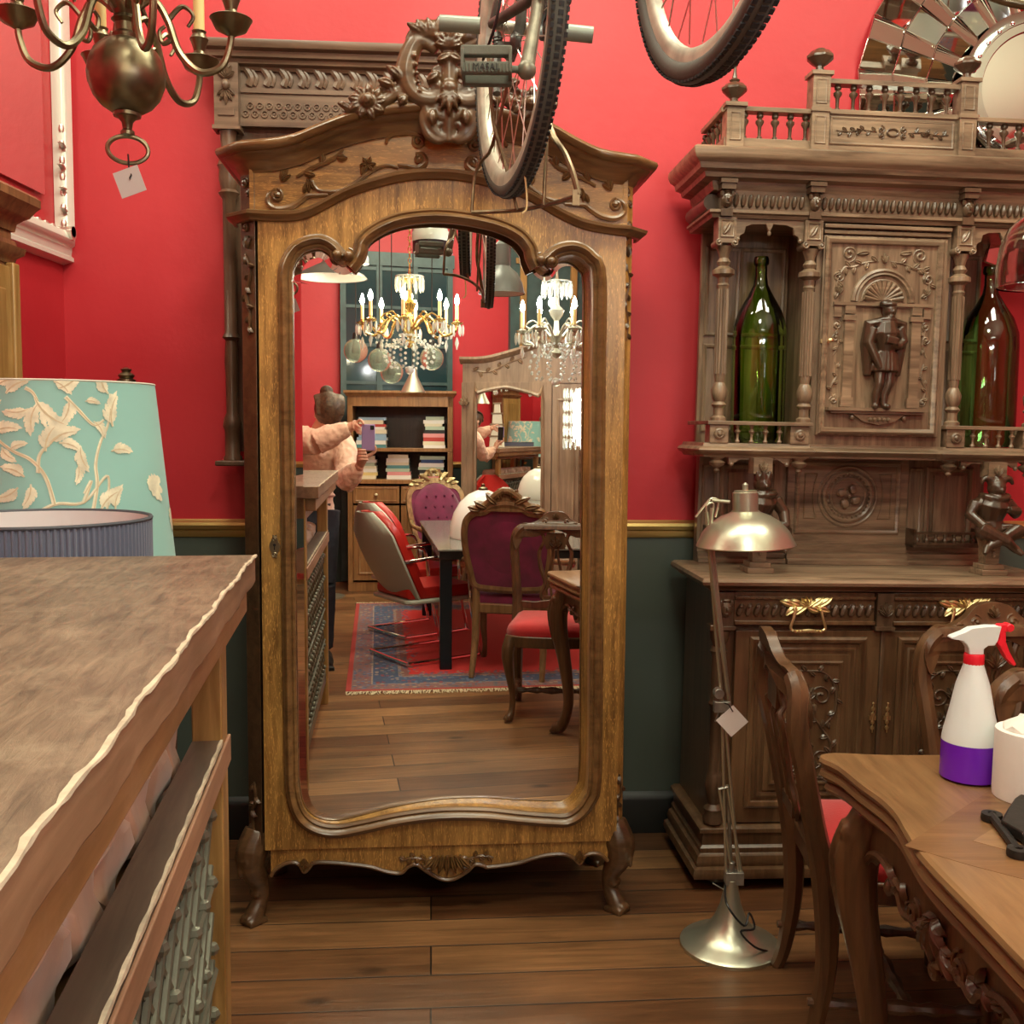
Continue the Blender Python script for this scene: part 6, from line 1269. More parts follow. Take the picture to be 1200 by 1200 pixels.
# floor rug
rf = vz(405, 812); rgw, rgl = 2.25, 2.80; ry = R(8)
def rug_mat():
    m = bpy.data.materials.new('persian_rug'); m.use_nodes = True; nt = m.node_tree; b = nt.nodes['Principled BSDF']; L = nt.links.new
    tc = nt.nodes.new('ShaderNodeTexCoord'); sx = nt.nodes.new('ShaderNodeSeparateXYZ'); L(tc.outputs['Object'], sx.inputs[0])
    def math_(op, a, b_=None):
        n = nt.nodes.new('ShaderNodeMath'); n.operation = op
        for i, v in enumerate((a, b_)):
            if v is None: continue
            if isinstance(v, (int, float)): n.inputs[i].default_value = v
            else: L(v, n.inputs[i])
        return n.outputs[0]
    n0 = nt.nodes.new('ShaderNodeTexNoise'); n0.inputs['Scale'].default_value = 40; n0.inputs['Detail'].default_value = 3; L(tc.outputs['Object'], n0.inputs['Vector'])
    ex = math_('SUBTRACT', rgw/2, math_('ABSOLUTE', sx.outputs[0])); ey = math_('SUBTRACT', rgl/2, math_('ABSOLUTE', sx.outputs[1])); e = math_('MINIMUM', ex, ey)
    ew = math_('ADD', e, math_('MULTIPLY', math_('SUBTRACT', n0.outputs['Fac'], .5), .09))
    def stepm(lo, hi): 
        n = nt.nodes.new('ShaderNodeMapRange'); n.inputs['From Min'].default_value = lo; n.inputs['From Max'].default_value = hi; return n
    rp = nt.nodes.new('ShaderNodeValToRGB'); rp.color_ramp.interpolation = 'CONSTANT'; sc = nt.nodes.new('ShaderNodeMapRange'); sc.inputs['From Max'].default_value = 1.2; L(e, sc.inputs['Value']); L(sc.outputs[0], rp.inputs['Fac'])
    el = rp.color_ramp.elements; el[0].color = (.40, .03, .02, 1); el[1].position = .02; el[1].color = (.22, .12, .12, 1)
    for p, c in ((.11, (.36, .28, .22)), (.12, (.045, .085, .17)), (.24, (.30, .20, .16)), (.255, (.22, .09, .08)), (.29, (.62, .012, .010))):
        q = el.new(p); q.color = (*c, 1)
    vo = nt.nodes.new('ShaderNodeTexVoronoi'); vo.inputs['Scale'].default_value = 34; L(tc.outputs['Object'], vo.inputs['Vector'])
    hs = nt.nodes.new('ShaderNodeValToRGB'); hs.color_ramp.interpolation = 'CONSTANT'; se = nt.nodes.new('ShaderNodeSeparateXYZ'); L(vo.outputs['Color'], se.inputs[0]); L(se.outputs[0], hs.inputs['Fac'])
    he = hs.color_ramp.elements; he[0].color = (.05, .10, .20, 1); he[1].position = .3; he[1].color = (.35, .28, .20, 1)
    for p, c in ((.48, (.28, .05, .05)), (.66, (.10, .14, .15)), (.8, (.12, .20, .32))): q = he.new(p); q.color = (*c, 1)
    wv = nt.nodes.new('ShaderNodeMath'); wv.operation = 'LESS_THAN'; L(vo.outputs['Distance'], wv.inputs[0]); wv.inputs[1].default_value = .42
    inb = math_('LESS_THAN', math_('ADD', e, math_('MULTIPLY', math_('SUBTRACT', n0.outputs['Fac'], .5), .20)), .40); out = math_('GREATER_THAN', e, .035)
    f = math_('MULTIPLY', math_('MULTIPLY', wv.outputs[0], inb), math_('MULTIPLY', out, .9))
    mx = nt.nodes.new('ShaderNodeMix'); mx.data_type = 'RGBA'; L(f, mx.inputs['Factor']); L(rp.outputs['Color'], mx.inputs['A']); L(hs.outputs['Color'], mx.inputs['B'])
    L(mx.outputs['Result'], b.inputs['Base Color']); b.inputs['Roughness'].default_value = .9; b.inputs['Sheen Weight'].default_value = .2
    return m
cxr = rf + Vector((math.cos(ry), math.sin(ry), 0))*rgw/2 + Vector((math.sin(ry), -math.cos(ry), 0))*rgl/2
rg = thing('persian_rug', 'red and blue patterned oriental rug under the black table, seen reflected', 'rug', (cxr.x, cxr.y, 0), ry)
M().box(-rgw/2, rgw/2, -rgl/2, rgl/2, .001, .009).build('pile', rug_mat(), rg)
m = M()
for s0 in (-1, 1):
    for i in range(300):
        x = -rgw/2+rgw*(i+.5)/300; d = .05+random.uniform(-.012, .015); m.tube([(x, s0*rgl/2, .006), (x+random.uniform(-.008, .008), s0*(rgl/2+d*.5), .008), (x+random.uniform(-.012, .012), s0*(rgl/2+d), .003)], .0030, 4)
fr_ = m.build('fringe', mat('cream_fringe', (.72, .62, .42), .9), rg); fr_['kind'] = 'stuff'
# ---- bookcase
A, B, yw_ = two((530, 693), (408, 693)); bw = (A-B).length; mid = (A+B)/2
bc_ = thing('bookcase_cabinet', 'tall wooden bookcase cabinet with stacked books, drawers and doors, seen reflected', 'bookcase', (mid.x, mid.y, 0), yw_+PI)
# local -y faces the mirror
ztop = 1.43+(502-459)/1200*8.87; hb = bw/2
zshelf = [1.43+(502-y)/1200*8.87 for y in (526, 563)]
m = M(); m.box(-hb, -hb+.045, .0, .36, .06, ztop-.05); m.box(hb-.045, hb, 0, .36, .06, ztop-.05); m.box(-hb, hb, .0, .34, 0.0, .08); m.build('carcass', CASEW, bc_, bevel=.003); M().box(-hb+.01, hb-.01, .34, .36, .06, ztop-.05).build('back_board', DARKW, bc_)
m = M(); m.box(-hb, hb, -.004, .34, zshelf[0]-.03, zshelf[0]); m.build('shelf', CASEW, bc_, bevel=.002); m = M(); m.box(-hb-.008, hb+.008, -.03, .34, zshelf[1]-.035, zshelf[1]); m.build('shelf', CASEW, bc_, bevel=.002)
m = M(); m.box(-hb, hb, -.0, .34, ztop-.135, ztop-.03); m.sweep([(-hb, .34, ztop-.04), (-hb, 0, ztop-.04), (hb, 0, ztop-.04), (hb, .34, ztop-.04)], [(-.02, -.01), (.008, -.01), (.020, .01), (.03, .02), (.03, .04), (-.02, .04)]); m.build('cornice', CASEW, bc_)
for s0 in (-1, 1):
    m = M(); zz1 = zshelf[1]-.045; a, b = (-hb+.05, -.008) if s0 < 0 else (.008, hb-.05); m.box(a, b, -.012, .02, zz1-.16, zz1-.01); panel(m, a+.02, b-.02, zz1-.14, zz1-.03, -.012, .012, .006); dr = m.build('drawer', CASEW, bc_)
    M().ball(((a+b)/2, -.028, zz1-.085), .014, 10).build('knob', mat('ivory_knob', (.8, .7, .45), .3) if s0 < 0 else bpy.data.materials['ivory_knob'], dr)
    m = M(); m.box(a, b, -.012, .02, .10, zz1-.18); panel(m, a+.05, b-.05, .16, zz1-.24, -.012, .018, .008); dr = m.build('door', CASEW, bc_); M().ball(((b-.02) if s0 < 0 else a+.02, -.024, .55), .009, 8).build('knob', OLDBRASS, dr)
# stacked books
BC = {'cream': (.75, .68, .50), 'white': (.82, .80, .74), 'pale green': (.45, .55, .42), 'teal': (.10, .28, .30), 'dark blue': (.05, .10, .24), 'red': (.50, .06, .05), 'pink': (.72, .30, .30), 'black': (.03, .03, .03), 'light blue': (.30, .45, .60), 'yellow': (.75, .60, .25)}
BM = {k: mat('book_cover_'+k.replace(' ', '_'), c, .5) for k, c in BC.items()}; PG = mat('book_pages', (.80, .76, .64), .9)
names = list(BC); kk = 0
ordn = ['lowest', 'second from the bottom', 'third from the bottom', 'fourth from the bottom', 'fifth from the bottom', 'sixth from the bottom', 'seventh from the bottom', 'eighth from the bottom', 'ninth from the bottom', 'tenth from the bottom']
def book(P, rz, w_, d_, h_, col, label, grp):
    t = thing('book', label, 'book', P, rz, grp); M().box(-w_/2+.003, w_/2-.003, -d_/2+.003, d_/2-.003, .002, h_-.002).build('pages', PG, t)
    m = M(); m.box(-w_/2, w_/2, -d_/2, d_/2, 0, .003); m.box(-w_/2, w_/2, -d_/2, d_/2, h_-.003, h_); m.box(-w_/2, w_/2, -d_/2-.001, -d_/2+.003, 0, h_); m.build('cover', BM[col], t)
stacks = [('upper left stack', -.29, zshelf[0], ['white', 'cream', 'red', 'pink', 'black', 'pale green', 'cream', 'white', 'pale green'], .19), ('upper right stack', .25, zshelf[0], ['teal', 'white', 'light blue', 'light blue', 'cream', 'white', 'red', 'cream', 'light blue'], .26),
          ('lower left stack of the bookcase', -.27, zshelf[1], ['pink', 'cream', 'black', 'pale green', 'white', 'dark blue', 'pale green'], .22), ('lower middle stack of the bookcase', .02, zshelf[1], ['white', 'pink', 'pale green', 'teal', 'cream', 'white', 'cream'], .21), ('lower right stack of the bookcase', .31, zshelf[1], ['cream', 'yellow', 'white', 'cream', 'pale green', 'white', 'cream'], .20)]
for sn, x, z, cols, w_ in stacks:
    zz_ = z+.001; seen = 0
    for i, c_ in enumerate(cols):
        h_ = random.choice((.024, .03, .034, .028)); Lb = w_*(1-.035*i*random.random()); P = Matrix.Translation((mid.x, mid.y, 0)) @ Matrix.Rotation(yw_+PI, 4, 'Z') @ Vector((x+random.uniform(-.008, .008), .15, zz_))
        book(P, yw_+PI+random.uniform(-.04, .04), Lb, .16, h_, c_, '%s book, %s in the %s' % (c_, ordn[i] if i < len(cols)-1 else 'on top', sn), 'books stacked in the bookcase'); zz_ += h_+.0005
# ---- tall teal shuttered window on the rear wall, white beam, second window
A = vy(401, 500, 9.45); Bq = vy(531, 500, 9.45)
xa, xb = sorted((A.x, Bq.x)); zt4 = 1.43+(502-302)/1200*9.5
m = M(); m.box(xa, xb, -3.75, -3.69, .02, zt4)
w1 = m.build('window_1', TEALF); struct(w1)
g = M(); f_ = M(); nx = 3
f_.box(xa-.04, xb+.04, -3.70, -3.665, zt4-.12, zt4); f_.box(xa, xb, -3.69, -3.672, 1.1, 1.2)
for i in range(nx+1): x = xa+(xb-xa)*i/nx; f_.box(x-.025, x+.025, -3.69, -3.668, .02, zt4-.1)
for j in range(6): z = 1.15+(zt4-1.3)*j/5; f_.box(xa, xb, -3.69, -3.672, z-.014, z+.014)
o = f_.build('window_frame', TEALF); o.parent = w1
for i in range(nx):
    g.box(xa+(xb-xa)*i/nx+.03, xa+(xb-xa)*(i+1)/nx-.03, -3.688, -3.684, 1.2, zt4-.13)
o = g.build('pane', mat('dark_blue_pane', (.02, .05, .06), .08, spec=.8)); o.parent = w1
A2 = vy(606, 500, 9.5); xs2 = A2.x
m = M(); m.box(xs2, xs2+1.4, -3.75, -3.68, .02, 3.2); struct(m.build('window_2', TEALF))
m = M()
for x in (xs2+.12, xs2+.62, xs2+1.12): m.box(x-.03, x+.03, -3.68, -3.65, .1, 3.1)
for z in (1.6, 2.3, 3.0): m.box(xs2+.05, xs2+1.3, -3.68, -3.655, z-.025, z+.025)
o = m.build('window_frame', POST); o.parent = bpy.data.objects['window_2']
# ---- three-door wardrobe with mirrors
A, B, yw2 = two((683, 690), (541, 690)); mid2 = (A+B)/2
A = vz(541, 702); B = vz(752, 708); dirx = (A-B); ww2 = dirx.length; mid2 = (A+B)/2; yw2 = math.atan2(dirx.y, dirx.x)
w3 = thing('three_door_wardrobe', 'pale oak three-door wardrobe with arched mirror doors behind the dining table, seen reflected', 'wardrobe', (mid2.x, mid2.y, 0), yw2)
zT = 1.43+(502-412)/1200*8.45; hw = ww2/2
# local +x is towards image left, -y ... front faces the mirror
sgnf = 1 if (Matrix.Rotation(yw2, 3, 'Z') @ Vector((0, -1, 0))).y > 0 else -1
m = M(); m.box(-hw, hw, .02, .45, .12, zT-.12); m.build('carcass', PALEW, w3, bevel=.004)
tpp = [(hw+.02, zT-.08), (hw*.75, zT-.075), (hw*.45, zT-.02), (hw*.15, zT+.05), (0, zT+.06), (-hw*.15, zT+.05), (-hw*.45, zT-.02), (-hw*.75, zT-.075), (-hw-.02, zT-.08)][::-1]
tp_ = [(p.x, p.y) for p in spl([(*q, 0) for q in tpp], 4)]
m = M(); m.prism([(-hw, zT-.26)]+[(max(-hw, min(hw, a)), b) for a, b in tp_]+[(hw, zT-.26)], 0, .2)
vine(m, [(hw*.9, zT-.16), (hw*.7, zT-.17), (hw*.5, zT-.10), (hw*.3, zT-.05)], .012, 0, 8, .05); vine(m, [(-hw*.9, zT-.16), (-hw*.7, zT-.17), (-hw*.5, zT-.10), (-hw*.3, zT-.05)], .012, 0, 8, .05); m.build('frieze', PALEW, w3)
m = M(); m.sweep([(a, 0, b) for a, b in tp_], [(-.01, -.03), (.01, -.02), (.03, -.01), (.05, .01), (.05, .03), (-.01, .03)]); m.build('cornice', PALEW, w3)
def wdoor(x0, x1, arch_up):
    z0 = .22; z1 = zT-.255; a, b = x0+.075, x1-.075
    pts = [(a, .45), (a+.04, .36), ((a+b)/2, .34), (b-.04, .36), (b, .45), (b, z1-.15), (b-.02, z1-.09), ((a+b)/2+.06, z1-.045), ((a+b)/2-.05, z1-.055), (a+.04, z1-.11), (a, z1-.17)]
    P = [(p.x, p.y) for p in spl([(*q, 0) for q in pts], 3, True)]
    m = M(); m.prism([(x0, z0), (x1, z0), (x1, z1), (x0, z1)], -.012, .018, [P]); d = m.build('door', PALEW, w3, bevel=.002)
    m = M(); m.frame_sweep(P, [(-.018, 0), (-.012, .010), (0, .016), (.012, .008), (.014, 0)], -.012, True); m.build('frame_moulding', PALEW, d)
    m = M(); m.prism(P, .004, .010); m.build('mirror_glass', MIRROR, d)
dL = .74; dM = .98
wdoor(-hw+.03, hw-dM-.005, 0); wdoor(hw-dL, hw-.034, 0)
m = M(); xa3, xb3 = hw-dM+.005, hw-dL-.008; m.box(xa3, xb3, -.012, .02, .22, zT-.27); panel(m, xa3+.05, xb3-.05, .35, zT-.40, -.012, .022, .012); m.build('panelled_door', PALEW, w3)
m = M(); m.box(-hw-.01, hw+.01, .0, .45, .05, .16); m.build('base', PALEW, w3, bevel=.004)
for x in (-hw+.05, hw-.05):
    for y in (.05, .40): M().lathe([(.02, 0), (.03, .01), (.025, .05)], (x, y, 0), 12).build('foot', PALEW, w3)
for x in (-hw+.015, hw-.015):
    m = M(); m.box(x-.02, x+.02, -.018, .02, .16, zT-.26); acanthus(m, x, zT-.45, PI/2, .08, .012, -.02, 5); m.build('pilaster', PALEW, w3, bevel=.002)
# ---- black table with glossy top
zt5 = .725
c1 = vz(522, 785); c2 = vz(500, 722)
dl = (c2-c1); dl.z = 0; L5 = dl.length; dl.normalize(); sd = Vector((-dl.y, dl.x, 0)); sd = sd if sd.x > 0 else -sd
bt = thing('black_dining_table', 'long black dining table with a grey glossy top on the rug, seen reflected', 'table', (c1.x, c1.y, 0), math.atan2(dl.y, dl.x))
ss = 1 if (Matrix.Rotation(math.atan2(dl.y, dl.x), 3, 'Z') @ Vector((0, 1, 0))).dot(sd) > 0 else -1
WB5 = .92; LB5 = L5
y0_, y1_ = sorted((-.05*ss, (WB5)*ss))
m = M(); m.box(-.06, LB5+.08, y0_, y1_, zt5-.012, zt5); m.build('tabletop', mat('grey_gloss_top', (.20, .205, .18), .12, spec=.7), bt, bevel=.002)
m = M(); m.box(-.05, LB5+.07, y0_+.01, y1_-.01, zt5-.06, zt5-.013); m.build('apron', BLACK, bt, bevel=.002)
for x in (0, LB5):
    for y in (0, ss*(WB5-.05)): M().box(x-.035, x+.035, y-.035, y+.035, .0095, zt5-.055).build('leg', mat('petrol_black', (.008, .014, .02), .3) if 'petrol_black' not in bpy.data.materials else bpy.data.materials['petrol_black'], bt, bevel=.003)
# ---- grey shell office chairs with red upholstery, on chrome cantilever frames
SHELL = mat('grey_green_shell', (.42, .46, .38), .4); REDL = mat('red_leather', (.45, .018, .012), .35, spec=.5)
def shell_chair(label, loc, rz):
    t = thing('cantilever_chair', label, 'chair', loc, rz, 'red and grey cantilever chairs')   # faces +x
    rs = []; ri = []
    for i in range(9):
        u = i/8; z = .40+.52*u; x = -.17-.24*u-.02*math.sin(u*PI); w_ = .22+.035*math.sin(u*PI)-(.14 if u > .99 else (.05 if u > .86 else 0))
        row = []; rin = []
        for k in range(9):
            a = (k-4)/4; bend = .05*(1-a*a); row.append((x-bend-.018, w_*a, z)); rin.append((x-bend+.012, w_*a*.93, z+.004))
        rs.append(row); ri.append(rin)
    def shell(grid, th, name, mt):
        m = M(); n = 9
        m.add([p for r in grid for p in r]+[(p[0]+th, p[1], p[2]) for r in grid for p in r], []); F_ = []
        nn = len(grid)*n
        for i in range(len(grid)-1):
            for k in range(n-1):
                a = i*n+k; F_ += [(a, a+1, a+n+1, a+n), (nn+a, nn+a+n, nn+a+n+1, nn+a+1)]
        for i in range(len(grid)-1): 
            for k in (0, n-1): a = i*n+k; F_.append((a, a+n, nn+a+n, nn+a))
        for k in range(n-1):
            for i in (0, len(grid)-1): a = i*n+k; F_.append((a, a+1, nn+a+1, nn+a))
        m.f = F_; return m.build(name, mt, t, ang=60, bevel=0)
    shell(rs, .014, 'back_shell', SHELL); shell(ri, .045, 'back_cushion', REDL)
    m = M(); m.hprism([(-.27, -.20), (-.22, -.235), (.20, -.225), (.24, -.18), (.24, .18), (.20, .225), (-.22, .235), (-.27, .20)], .37, .395); m.build('seat_shell', SHELL, t, bevel=.008)
    m = M(); m.hprism([(-.25, -.20), (.20, -.21), (.235, -.16), (.235, .16), (.20, .21), (-.25, .20)], .396, .465); m.build('seat_cushion', REDL, t, bevel=.022)
    m = M()
    for s0 in (-1, 1):
        m.tube(spl([(-.27, s0*.235, .02), (.20, s0*.235, .02), (.235, s0*.235, .04), (.20, s0*.235, .20), (.17, s0*.235, .37), (.16, s0*.245, .45), (.14, s0*.25, .60), (.10, s0*.25, .645), (-.02, s0*.25, .65), (-.29, s0*.24, .63)], 4), .011, 8)
    m.tube([(-.27, -.235, .02), (-.275, 0, .02), (-.27, .235, .02)], .011, 8); m.build('chrome_frame', SHINY, t)
    return t
qa = vz(497, 770); sc1 = shell_chair('red and grey cantilever chair nearest the mirror at the black table', (qa.x+.02, qa.y-.02, .009), R(-20))
qb = vz(493, 742); 
sc2_ = dup(sc1, 'red and grey cantilever chair farther from the mirror at the black table', loc=(qb.x, qb.y-.05, .009), rz=R(-24))
qc = vz(640, 735); sc3_ = dup(sc1, 'red and grey cantilever chair on the far long side of the black table', loc=(qb.x+1.55, qb.y+.10, .009), rz=R(184))
# ---- purple velvet armchairs
def armchair(name, label, loc, rz, FR_, tall, tufted, arms=True):
    """faces +y: its back is at -y"""
    t = thing(name, label, 'armchair', loc, rz, 'purple velvet armchairs'); S_ = tall
    back = [(-.20, .52), (-.225, .60), (-.245, .72), (-.25, .82), (-.235, .90), (-.19, .945), (-.13, .955), (-.08, .985), (0, 1.0), (.08, .985), (.13, .955), (.19, .945), (.235, .90), (.25, .82), (.245, .72), (.225, .60), (.20, .52), (.10, .505), (0, .50), (-.10, .505)]
    P = [(p.x, p.y) for p in spl([(*q, 0) for q in back], 3, True)]; rk = lambda z: -.25-.22*(z-.5)
    m = M(); m.frame_sweep(P, [(-.022, -.012), (-.020, .016), (0, .022), (.018, .014), (.020, -.012)], 0, True); m.warp(lambda v: (v.x, v.y+rk(v.z), v.z)); bf = m.build('back_frame', FR_, t)
    m = M(); m.prism(P, -.010, .008); m.warp(lambda v: (v.x, v.y+rk(v.z), v.z)); m.build('back_upholstery', PURPLE, t)
    m = M(); 
    m.ball((0, 0, .75), (.215, .035, .225), 20); m.warp(lambda v: (v.x, v.y+rk(v.z)+.015, v.z)); pd_ = m.build('back_cushion', PURPLE, t)
    if tufted:
        m = M()
        for j in range(4):
            for i in range(4): x = -.12+.08*i+(.02 if j % 2 else 0); z = .62+.085*j; m.ball((x, rk(z)+.048-.04*abs(x), z), .010, 8)
        m.build('tufting_buttons', mat('dark_purple_button', (.10, .004, .035), .6), pd_)
    m = M(); CREST = [(0, 1.0)]
    for s0 in (-1, 1):
        m.tube([(x, rk(z), z) for x, z in [(p.x, p.z) for p in spl([(s0*.19, 0, .955), (s0*.15, 0, .99), (s0*.11, 0, 1.00), (s0*.07, 0, 1.04), (s0*.02, 0, 1.075), (0, 0, 1.075)], 4)]], [.014, .020, .022, .020, .022], 8)
        for (x, z, a, L_) in ((.05, 1.0, .6, .09), (.11, .98, .3, .08), (.03, 1.03, 1.2, .06), (.15, .965, .1, .07)): leaf(m, s0*x, z, a if s0 > 0 else PI-a, L_, .020, .016, rk(1.0)-.01); leaf(m, s0*x, z, a if s0 > 0 else PI-a, L_, .020, .016, rk(1.0)+.02)
    if not tufted: m.prism([(-.12, .96), (.12, .96), (.07, 1.03), (0, 1.07), (-.07, 1.03)], rk(1)-.012, rk(1)+.012)
    m.build('carved_crest', FR_, bf)
    rs = [(-.23, -.25), (.23, -.25), (.28, .20), (.14, .24), (0, .26), (-.14, .24), (-.28, .20)]
    m = M(); m.hprism(rs, .36, .42); m.build('seat_rail', FR_, t, bevel=.01)
    m = M(); m.rings([[(x*f, y*f, z) for x, y in rs] for f, z in ((.96, .421), (.98, .45), (.93, .485), (.75, .505), (.3, .515))]); m.build('seat_cushion', PURPLE, t, ang=70)
    for s0 in (-1, 1):
        m = M(); m.tube(spl([(s0*.25, .20, .40), (s0*.275, .225, .33), (s0*.265, .21, .20), (s0*.25, .19, .08), (s0*.262, .215, .015), (s0*.264, .225, .0)], 4), [.030, .032, .022, .014, .020, .014], 10); m.build('front_leg', FR_, t)
        m = M(); m.tube(spl([(s0*.20, -.25, .52), (s0*.20, -.24, .38), (s0*.20, -.26, .20), (s0*.205, -.33, .0)], 4), [.020, .026, .022, .015], 10); m.build('rear_leg', FR_, t)
        if arms:
            m = M(); m.tube(spl([(s0*.245, -.29, .68), (s0*.30, -.14, .655), (s0*.315, .04, .635), (s0*.305, .10, .61), (s0*.29, .06, .60), (s0*.275, .09, .50), (s0*.265, .12, .41)], 4), [.014, .017, .018, .016, .013, .015, .02], 10); m.build('arm', FR_, t)
    return t
GILT = mat('gilt_wood', (.50, .40, .20), .35, .7, bump=.3, var=.3, vscale=30); ROC = wood('rococo_frame_wood', (.14, .075, .03), (.34, .20, .09), 'z', rough=.35)
# chair with its back to the mirror, at the near end of the black table
pA = vz(556, 798); pB = vz(638, 803); cpt = (pA+pB)/2
armchair('rococo_armchair', 'rococo armchair with purple velvet back turned to the mirror', (cpt.x+.145, cpt.y-.33, .009), PI+math.atan2((pB-pA).y, (pB-pA).x), ROC, 1, False)
pC = vy(534, 700, 8.0)
armchair('gilded_armchair', 'gilded armchair with tufted purple back beyond the black table', (pC.x, pC.y, .009), R(-18), GILT, 1, True)
# ---- white dome shade on the table
dp_ = vy(566, 600, 6.6); dm = thing('white_dome_shade', 'big white glass dome lampshade standing on the black table', 'lampshade', (dp_.x, dp_.y, zt5+.001))
OPAL = mat('opal_glass', (.85, .88, .82), .12, spec=.7)
M().lathe([(.215, 0), (.218, .01), (.212, .08), (.190, .16), (.150, .23), (.095, .28), (.04, .305), (.002, .31)], n=40).build('dome', OPAL, dm, ang=60)
M().lathe([(.03, .300), (.03, .32), (.012, .33), (.012, .345), (.002, .35)], n=16).build('knob', OLDBRASS, dm)
# ---- crystal chandeliers
PRM = mat('crystal_drop', (.88, .93, .86), .03, trans=.6, ior=1.6, spec=1); GILTB = mat('gilt_brass', (.80, .62, .25), .22, 1)
def crystal(name, label, P, Rr, n, metal, bulbm, hue):
    t = thing(name, label, 'chandelier', P, 0, 'crystal chandeliers')
    m = M(); m.lathe([(.005, -.16), (.02, -.15), (.035, -.13), (.012, -.10), (.03, -.06), (.04, -.03), (.018, .0), (.014, .06), (.035, .09), (.045, .12), (.016, .15), (.012, .24), (.05, .26), (.06, .27), (.012, .29), (.006, .34)], n=20); m.build('stem', metal, t)
    m = M(); nl = int((3.6-P.z-.34)/.035)
    for k in range(nl): m.tube([(.010*math.cos(a)*(k % 2), .010*math.cos(a)*((k+1) % 2), .35+k*.035+.020*math.sin(a)) for a in [i*2*PI/10 for i in range(10)]], .003, 5, True)
    m.build('chain', metal, t)
    m = M()
    for k in range(14):
        a = 2*PI*k/14; m.lathe([(.002, -.08), (.010, -.06), (.009, .0), (.002, .01)], (.085*math.cos(a), .085*math.sin(a), .27), 6)
    m.tube([(.085*math.cos(a), .085*math.sin(a), .285) for a in [i*PI/12 for i in range(24)]], .006, 6, True); m.build('crown_drops', PRM, t)
    for k in range(n):
        T = Matrix.Rotation(2*PI*k/n+.3, 4, 'Z'); m = M(); m.T = T
        m.tube(spl([(.03, 0, -.04), (.10, 0, .03), (.16, 0, .0), (.20, 0, -.07), (Rr-.06, 0, -.08), (Rr-.01, 0, -.05), (Rr, 0, -.01)], 5), [.008, .009, .009, .008], 8)
        m.tube(spl([(.10, 0, .03), (.14, 0, .06), (.18, 0, .03), (.15, 0, .01)], 4), .006, 6); m.lathe([(.006, -.02), (.03, -.012), (.04, .0), (.03, .0), (.010, .012), (.010, .02)], (Rr, 0, 0), 14); a_ = m.build('arm', metal, t)
        m = M(); m.T = T; m.lathe([(.011, .02), (.011, .11)], (Rr, 0, 0), 12); m.build('candle_tube', CREAM, a_)
        m = M(); m.T = T; m.lathe([(.006, .11), (.015, .13), (.014, .145), (.004, .175), (.001, .18)], (Rr, 0, 0), 12); m.build('bulb', bulbm, a_)
        m = M(); m.T = T
        for j in range(6): b = j*PI/3; m.lathe([(.001, -.085), (.008, -.065), (.008, -.03), (.002, -.012)], (Rr+.038*math.cos(b), .038*math.sin(b), 0), 6)
        for j in range(10): u = j/9; m.ball((Rr*(1-u)+.03*u, 0, -.02-.10*math.sin(u*PI)-.06*u), .009, 6)
        m.lathe([(.001, -.17), (.013, -.13), (.006, -.10), (.001, -.09)], (Rr, 0, 0), 6); m.build('prisms', PRM, a_)
    m = M()
    for j in range(12):
        a = 2*PI*j/12
        for q in range(7): u = q/6; m.ball(((.06+.10*math.sin(u*PI*.8))*math.cos(a), (.06+.10*math.sin(u*PI*.8))*math.sin(a), -.08-.20*u), .010, 6)
    m.ball((0, 0, -.30), .028, 10)
    m.build('bead_strings', PRM, t)
    l = bpy.data.lights.new('chandelier_light', 'POINT'); l.energy = 16; l.color = hue; l.shadow_soft_size = .03; lo = bpy.data.objects.new('chandelier_light', l); C.objects.link(lo); lo.location = (P.x, P.y-.06, P.z+.17); l.energy = 26
    return t
crystal('crystal_chandelier', 'gilt crystal chandelier with lit candle bulbs, seen in the centre of the mirror', vy(480, 378, 6.55), .30, 8, GILTB, BULB, (1, .86, .62))
crystal('crystal_chandelier', 'clear crystal chandelier with cool white bulbs at the right side of the mirror', vy(652, 388, 6.1), .20, 6, CHROME, BULBC, (.95, .97, 1))
# ---- glass globe and dome lamps hanging beyond the chandelier
for i, (x, y, D, r_) in enumerate(((417, 411, 7.3, .085), (445, 422, 7.4, .085), (459, 436, 7.6, .085), (506, 420, 7.4, .085))):
    P = vy(x, y, D); t = thing('glass_globe_lamp', ['clear glass globe lamp, leftmost of the hanging cluster in the mirror', 'clear glass globe lamp, second from the left in the hanging cluster', 'clear glass globe lamp, lowest in the hanging cluster', 'clear glass globe lamp, rightmost of the hanging cluster in the mirror'][i], 'lamp', P, 0, 'glass globe lamps hanging in a cluster')
    M().lathe([(r_*math.sin(a), -r_*math.cos(a)) for a in [.02+i_*(PI-.35)/12 for i_ in range(13)]], n=28, caps=False).build('globe', mat('pale_glass', (.72, .80, .64), .06, trans=.85, ior=1.12) if i == 0 else bpy.data.materials['pale_glass'], t)
    M().lathe([(.022, -.02), (.028, 0), (.02, .05), (.024, r_), (.02, r_+.04), (.004, r_+.05), (.003, 3.61-P.z)], n=14).build('fitting_and_cord', IRON, t)
P = vy(484, 446, 7.0); t = thing('conical_glass_lamp', 'silvery conical glass lampshade hanging lowest below the crystal chandelier', 'lamp', P)
M().lathe([(.085, -.08), (.07, -.05), (.03, .03), (.022, .08)], n=28, caps=False).build('shade', CHROME, t); M().lathe([(.02, .07), (.004, .10), (.003, 3.61-P.z)], n=10).build('cord', IRON, t)
